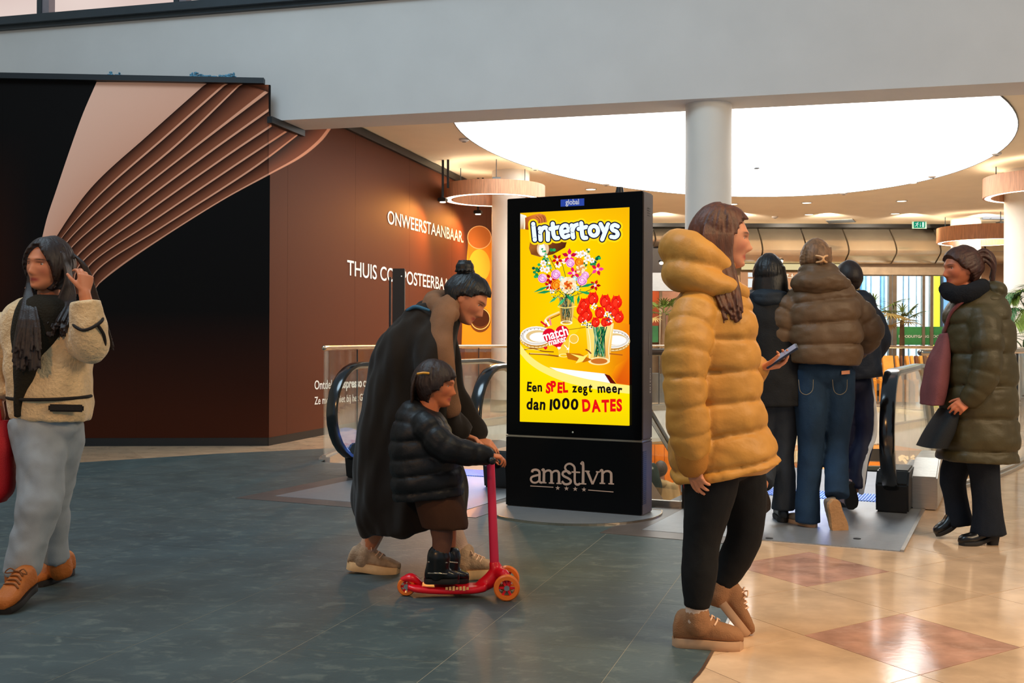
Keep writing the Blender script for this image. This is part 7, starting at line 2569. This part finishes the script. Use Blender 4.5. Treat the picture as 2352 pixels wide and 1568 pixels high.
sh = [tube([Q(1932, 870, 0), Q(1936, 940, .03), Q(1940, 1000, .05), Q(1944, 1075, .08), Q(1945, 1140, .1)], [.095, .09, .075, .07, .068], 16, 5, cap=False),
      tube([Q(1968, 870, 0), Q(1980, 940, .01), Q(1984, 1005, .02), Q(1972, 1065, -.05), Q(1964, 1125, -.12)], [.095, .088, .074, .066, .064], 16, 5, cap=False), ball(Q(1950, 878, 0), (.14, .12, .09), 16)]
tp_ = fuse(sh, 'track_pants', M['track'], w7, .0115, 2, (.007, 11, .6))
MB().add(tube([Q(1999, 872, -.03), Q(2008, 940, -.03), Q(2008, 1000, -.03), Q(1992, 1040, -.07), Q(1984, 1080, -.12), Q(1978, 1130, -.16)], [.018, .018, .018, .02, .02, .02], 10, 4, .6)).build('side_stripe', cloth('white_stripe', c(216, 212, 214), .7), tp_, smooth='all')
a_ = Q(1955, 1110, -.18)
shoe(w7, a_, a_ + Vector((.04, .08, -.19)), (-.2, .92, .3), .09, cloth('mauve_shoe', c(170, 140, 140), .7), M['sole_dark'], None, .043, .022, None, lace=False)
h_ = Q(1944, 1160, .06); h_.z = .008
shoe(w7, h_, h_ + Vector((0, .23, 0)), Z_, .09, cloth('mauve_shoe_b', c(170, 140, 140), .7), M['sole_dark'], None, .043, .022, None, lace=False)
fuse([hair_cap(hc, fwd, up, 1.0, .014, None, 1.3)], 'hair', M['hair_black'], w7, .007, 1)

# ---------------------------------------------------------------- woman in olive puffer coat (right)
Q = Fig(6.19)
w8 = thing('person', 'woman in long olive puffer coat, dark scarf and black heeled boots walking left', 'person', G(2235, 1250))
hc, fwd, up = Q(2207, 618, 0), (-.98, -.18, -.04), (-.04, 0, 1)
J = dict(shL=Q(2250, 735, -.16), shR=Q(2240, 730, .17), elL=Q(2262, 840, -.21), elR=Q(2215, 840, .2), wrL=Q(2226, 918, -.19), wrR=Q(2150, 880, .16),
         hpL=Q(2240, 965, -.085), hpR=Q(2235, 965, .085), knL=Q(2262, 1090, -.09), knR=Q(2190, 1095, .09), anL=Q(2272, 1212, -.09), anR=Q(2202, 1196, .1),
         neck=Q(2222, 690, 0), chin=Q(2216, 660, 0), ftL=-X_, ftR=Vector((-.9, 0, -.3)))
sh = body_core(J, None)
sh += hand(J['wrL'], (-.75, -.15, -.45), (-.3, .6, -.6), -1, .7, .92)
sh += hand(J['wrR'], (-.4, 0, -.8), (.3, -.6, 0), 1, .7, .92)
finish_head(w8, hc, fwd, up, 1.0, sh, c(196, 112, 74), .0055, c(30, 18, 12))
M['olive'] = cloth('olive_nylon', c(66, 58, 34), .5, .12, 90, .1)
rows = [(2226, 668, 38, .085), (2236, 690, 60, .14), (2244, 730, 72, .2), (2248, 800, 74, .21), (2248, 880, 78, .215), (2246, 960, 82, .22), (2245, 1020, 86, .225), (2244, 1056, 86, .225)]
sh = [side_loft(Q, rows, 0, (.185, .10), 40, 14)]
sh.append(tube([Q(2256, 726, -.15), Q(2268, 790, -.21), Q(2266, 848, -.23), Q(2248, 890, -.22), Q(2230, 914, -.2)], [.088, .088, .08, .072, .058], 16, 6, quilt=(.11, .1)))
sh.append(tube([Q(2235, 726, .15), Q(2222, 790, .2), Q(2208, 845, .21), Q(2152, 878, .17)], [.08, .08, .075, .055], 14, 6))
ct = fuse(sh, 'coat', M['olive'], w8, .0088, 1, (.009, 8, 1.4))
sh = [ball(Q(2278, 668, 0), (.08, .12, .06), 18), ball(Q(2262, 690, 0), (.1, .15, .05), 18)]
fuse(sh, 'hood', M['olive'], ct, .010, 3, (.007, 11, 1.3))
fl_ = MB().add(loft([(Q(2180, 940, -.05), X_ * .03, Y_ * .12), (Q(2160, 985, -.05), X_ * .06, Y_ * .13), (Q(2140, 1025, -.05), X_ * .065, Y_ * .13)], 20, 4, None, 3))
fl_.build('coat_flap', cloth('dark_lining', c(16, 18, 20), .7), ct, smooth=True)
sf_ = cloth('navy_scarf', c(14, 16, 22), .95, .6, 120)
sh = [tube([Q(2172, 664, -.02), Q(2196, 676, -.09), Q(2228, 672, -.11), Q(2252, 660, -.06), Q(2254, 656, .04)], [.042, .052, .055, .05, .04], 14, 5), tube([Q(2174, 668, .0), Q(2194, 676, .09), Q(2228, 672, .11), Q(2252, 658, .05)], [.042, .05, .05, .045], 14, 5), ball(Q(2205, 680, 0), (.08, .1, .04), 14)]
fuse(sh, 'scarf', sf_, w8, .010, 2, (.007, 14, 1))
M['navy_jean'] = cloth('navy_denim', c(14, 20, 30), .85, .3, 200)
sh = [tube([Q(2248, 1000, -.08), Q(2258, 1060, -.09), Q(2262, 1100, -.09), Q(2268, 1170, -.09), Q(2270, 1228, -.09)], [.1, .09, .082, .082, .098], 16, 5, cap=False),
      tube([Q(2225, 1000, .08), Q(2200, 1060, .09), Q(2188, 1100, .09), Q(2196, 1150, .1), Q(2205, 1205, .1)], [.1, .085, .075, .07, .075], 16, 5, cap=False)]
fuse(sh, 'jeans', M['navy_jean'], w8, .011, 2, (.005, 12, .5))
h_, t_ = G(2291, 1250), G(2203, 1252)
shoe(w8, h_, t_, Z_, .1, M['black_boot'], M['sole_dark'], None, .042, .016, None, 'heeled_boot', .045, lace=False)
h_, t_ = Q(2226, 1196, .1), Q(2150, 1232, .1)
shoe(w8, h_, t_, (-.4, 0, 1), .095, M['black_boot'], M['sole_dark'], None, .04, .016, None, 'heeled_boot', .03, lace=False)
M['hair_auburn'] = hair_mat('auburn_hair', c(62, 34, 22))
hs = [hair_cap(hc, fwd, up, 1.0, .017, ([0, .5, .9, 1.15, 1.5, 1.9, pi], [.064, .058, .04, .006, -.01, -.06, -.09]), 1.5)]
r_ = random.Random(91)
for k in range(80):
    t = r_.uniform(-1, 1); q = r_.uniform(-1, 1)
    hs += locks([[Q(2240, 590 + 10 * q, .05 * t), Q(2262, 586 + 14 * q, .05 * t), Q(2278 + 8 * r_.random(), 606 + 12 * q, .055 * t), Q(2272 + 12 * r_.random(), 640 + r_.uniform(-6, 16), .05 * t)]], .014)
hs += scalp(hc, fwd, up, 1.0, (0, -.9, .45), 90, line=([0, .5, .9, 1.15, 1.5, 1.9, pi], [.064, .058, .04, .006, -.01, -.06, -.09]), thick=.017, a0=.2, amax=2.3)
fuse(hs, 'hair', M['hair_auburn'], w8, .0042, 1)
bg = thing('tote_bag', 'dusky pink tote bag hanging in front of the olive coat', 'bag', Q(2150, 935, .0))
pm_ = cloth('dusky_pink_canvas', c(128, 72, 72), .85, .3, 140)
fuse([loft([(Q(2140, 930, .02), X_ * .045, Y_ * .12), (Q(2146, 890, .02), X_ * .055, Y_ * .13), (Q(2156, 830, .02), X_ * .045, Y_ * .11), (Q(2170, 765, .02), X_ * .02, Y_ * .05)], 22, 5, None, 3)], 'bag_body', pm_, bg, .009, 2, (.006, 9, .6))
MB().add(tube([Q(2168, 770, .02), Q(2184, 720, -.06), Q(2214, 690, -.12), Q(2236, 690, .0)], .011, 8, 5)).build('strap', pm_, bg, smooth='all')

# ---------------------------------------------------------------- two people already riding down, seen through the glass
def rider(u, v, z, label, coat_col, hair_col, hood, seed):
    b = U(u, v, z)
    root = thing('person', label, 'person', b)
    q = lambda r, f, h: b + RD * r + FD * f + UP * h
    hc_, fw_, up_ = q(0, .02, 1.58), tuple(FD), (0, 0, 1)
    J = dict(shL=q(-.17, 0, 1.36), shR=q(.17, 0, 1.36), elL=q(-.23, .02, 1.1), elR=q(.23, .02, 1.1), wrL=q(-.2, .12, .88), wrR=q(.2, .12, .88), hpL=q(-.09, 0, .9), hpR=q(.09, 0, .9), knL=q(-.1, .03, .5), knR=q(.1, .03, .5), anL=q(-.1, 0, .09), anR=q(.1, 0, .09), neck=q(0, 0, 1.44), chin=q(0, .02, 1.5), ftL=FD.copy(), ftR=FD.copy())
    sh = body_core(J, None) + hand(J['wrL'], tuple(-UP + FD * .2), tuple(RD), 1, .5, .9) + hand(J['wrR'], tuple(-UP + FD * .2), tuple(-RD), -1, .5, .9)
    finish_head(root, hc_, fw_, up_, 1.0, sh, SKIN, .011, c(20, 12, 10), with_eyes=False)
    m = cloth('rider_coat', coat_col, .8, .3, 150)
    rows = [(q(0, 0, 1.44), RD * .08, FD * .08), (q(0, 0, 1.38), RD * .19, FD * .12), (q(0, 0, 1.2), RD * .22, FD * .15), (q(0, 0, .95), RD * .21, FD * .16), (q(0, 0, .62), RD * .24, FD * .19)]
    sh = [loft(rows, 24, 5)] + [tube([q(.18 * s_, 0, 1.35), q(.25 * s_, .01, 1.1), q(.21 * s_, .1, .9)], [.075, .068, .055], 12, 5) for s_ in (-1, 1)]
    jk_ = fuse(sh, 'coat', m, root, .012, 2, (.008, 9, .7))
    if hood:
        fuse([ball(q(0, -.1, 1.40), (.13, .09, .07), 16), ball(q(0, -.12, 1.33), (.1, .06, .08), 16)], 'hood', cloth('hood_cloth', coat_col, .8), jk_, .011, 2, (.006, 12, 1))
    tr_ = cloth('rider_trousers', c(30, 32, 38), .85)
    fuse([limb(J['hp' + s_], J['kn' + s_], J['an' + s_] , (.09, .07, .06)) for s_ in 'LR'], 'trousers', tr_, root, .012, 2)
    for s_ in (-1, 1):
        h_ = q(.1 * s_, -.08, .0)
        shoe(root, h_, h_ + FD * .26, UP, .1, M['black_boot'], M['sole_dark'], None, .045, .022, None, lace=False)
    fuse([hair_cap(hc_, fw_, up_, 1.0, .015, None, 1.4)], 'hair', hair_mat('rider_hair', hair_col), root, .008, 1)
rider(14.2, dR(O1) + .55, zl1(14.2), 'person in hooded tan coat riding down, half hidden behind the totem', c(172, 132, 84), c(70, 46, 30), True, 1)
rider(13.65, dR(O1) + .42, zl1(13.65), 'person in dark green jacket riding down just behind the totem edge', c(24, 36, 26), c(16, 14, 14), True, 2)
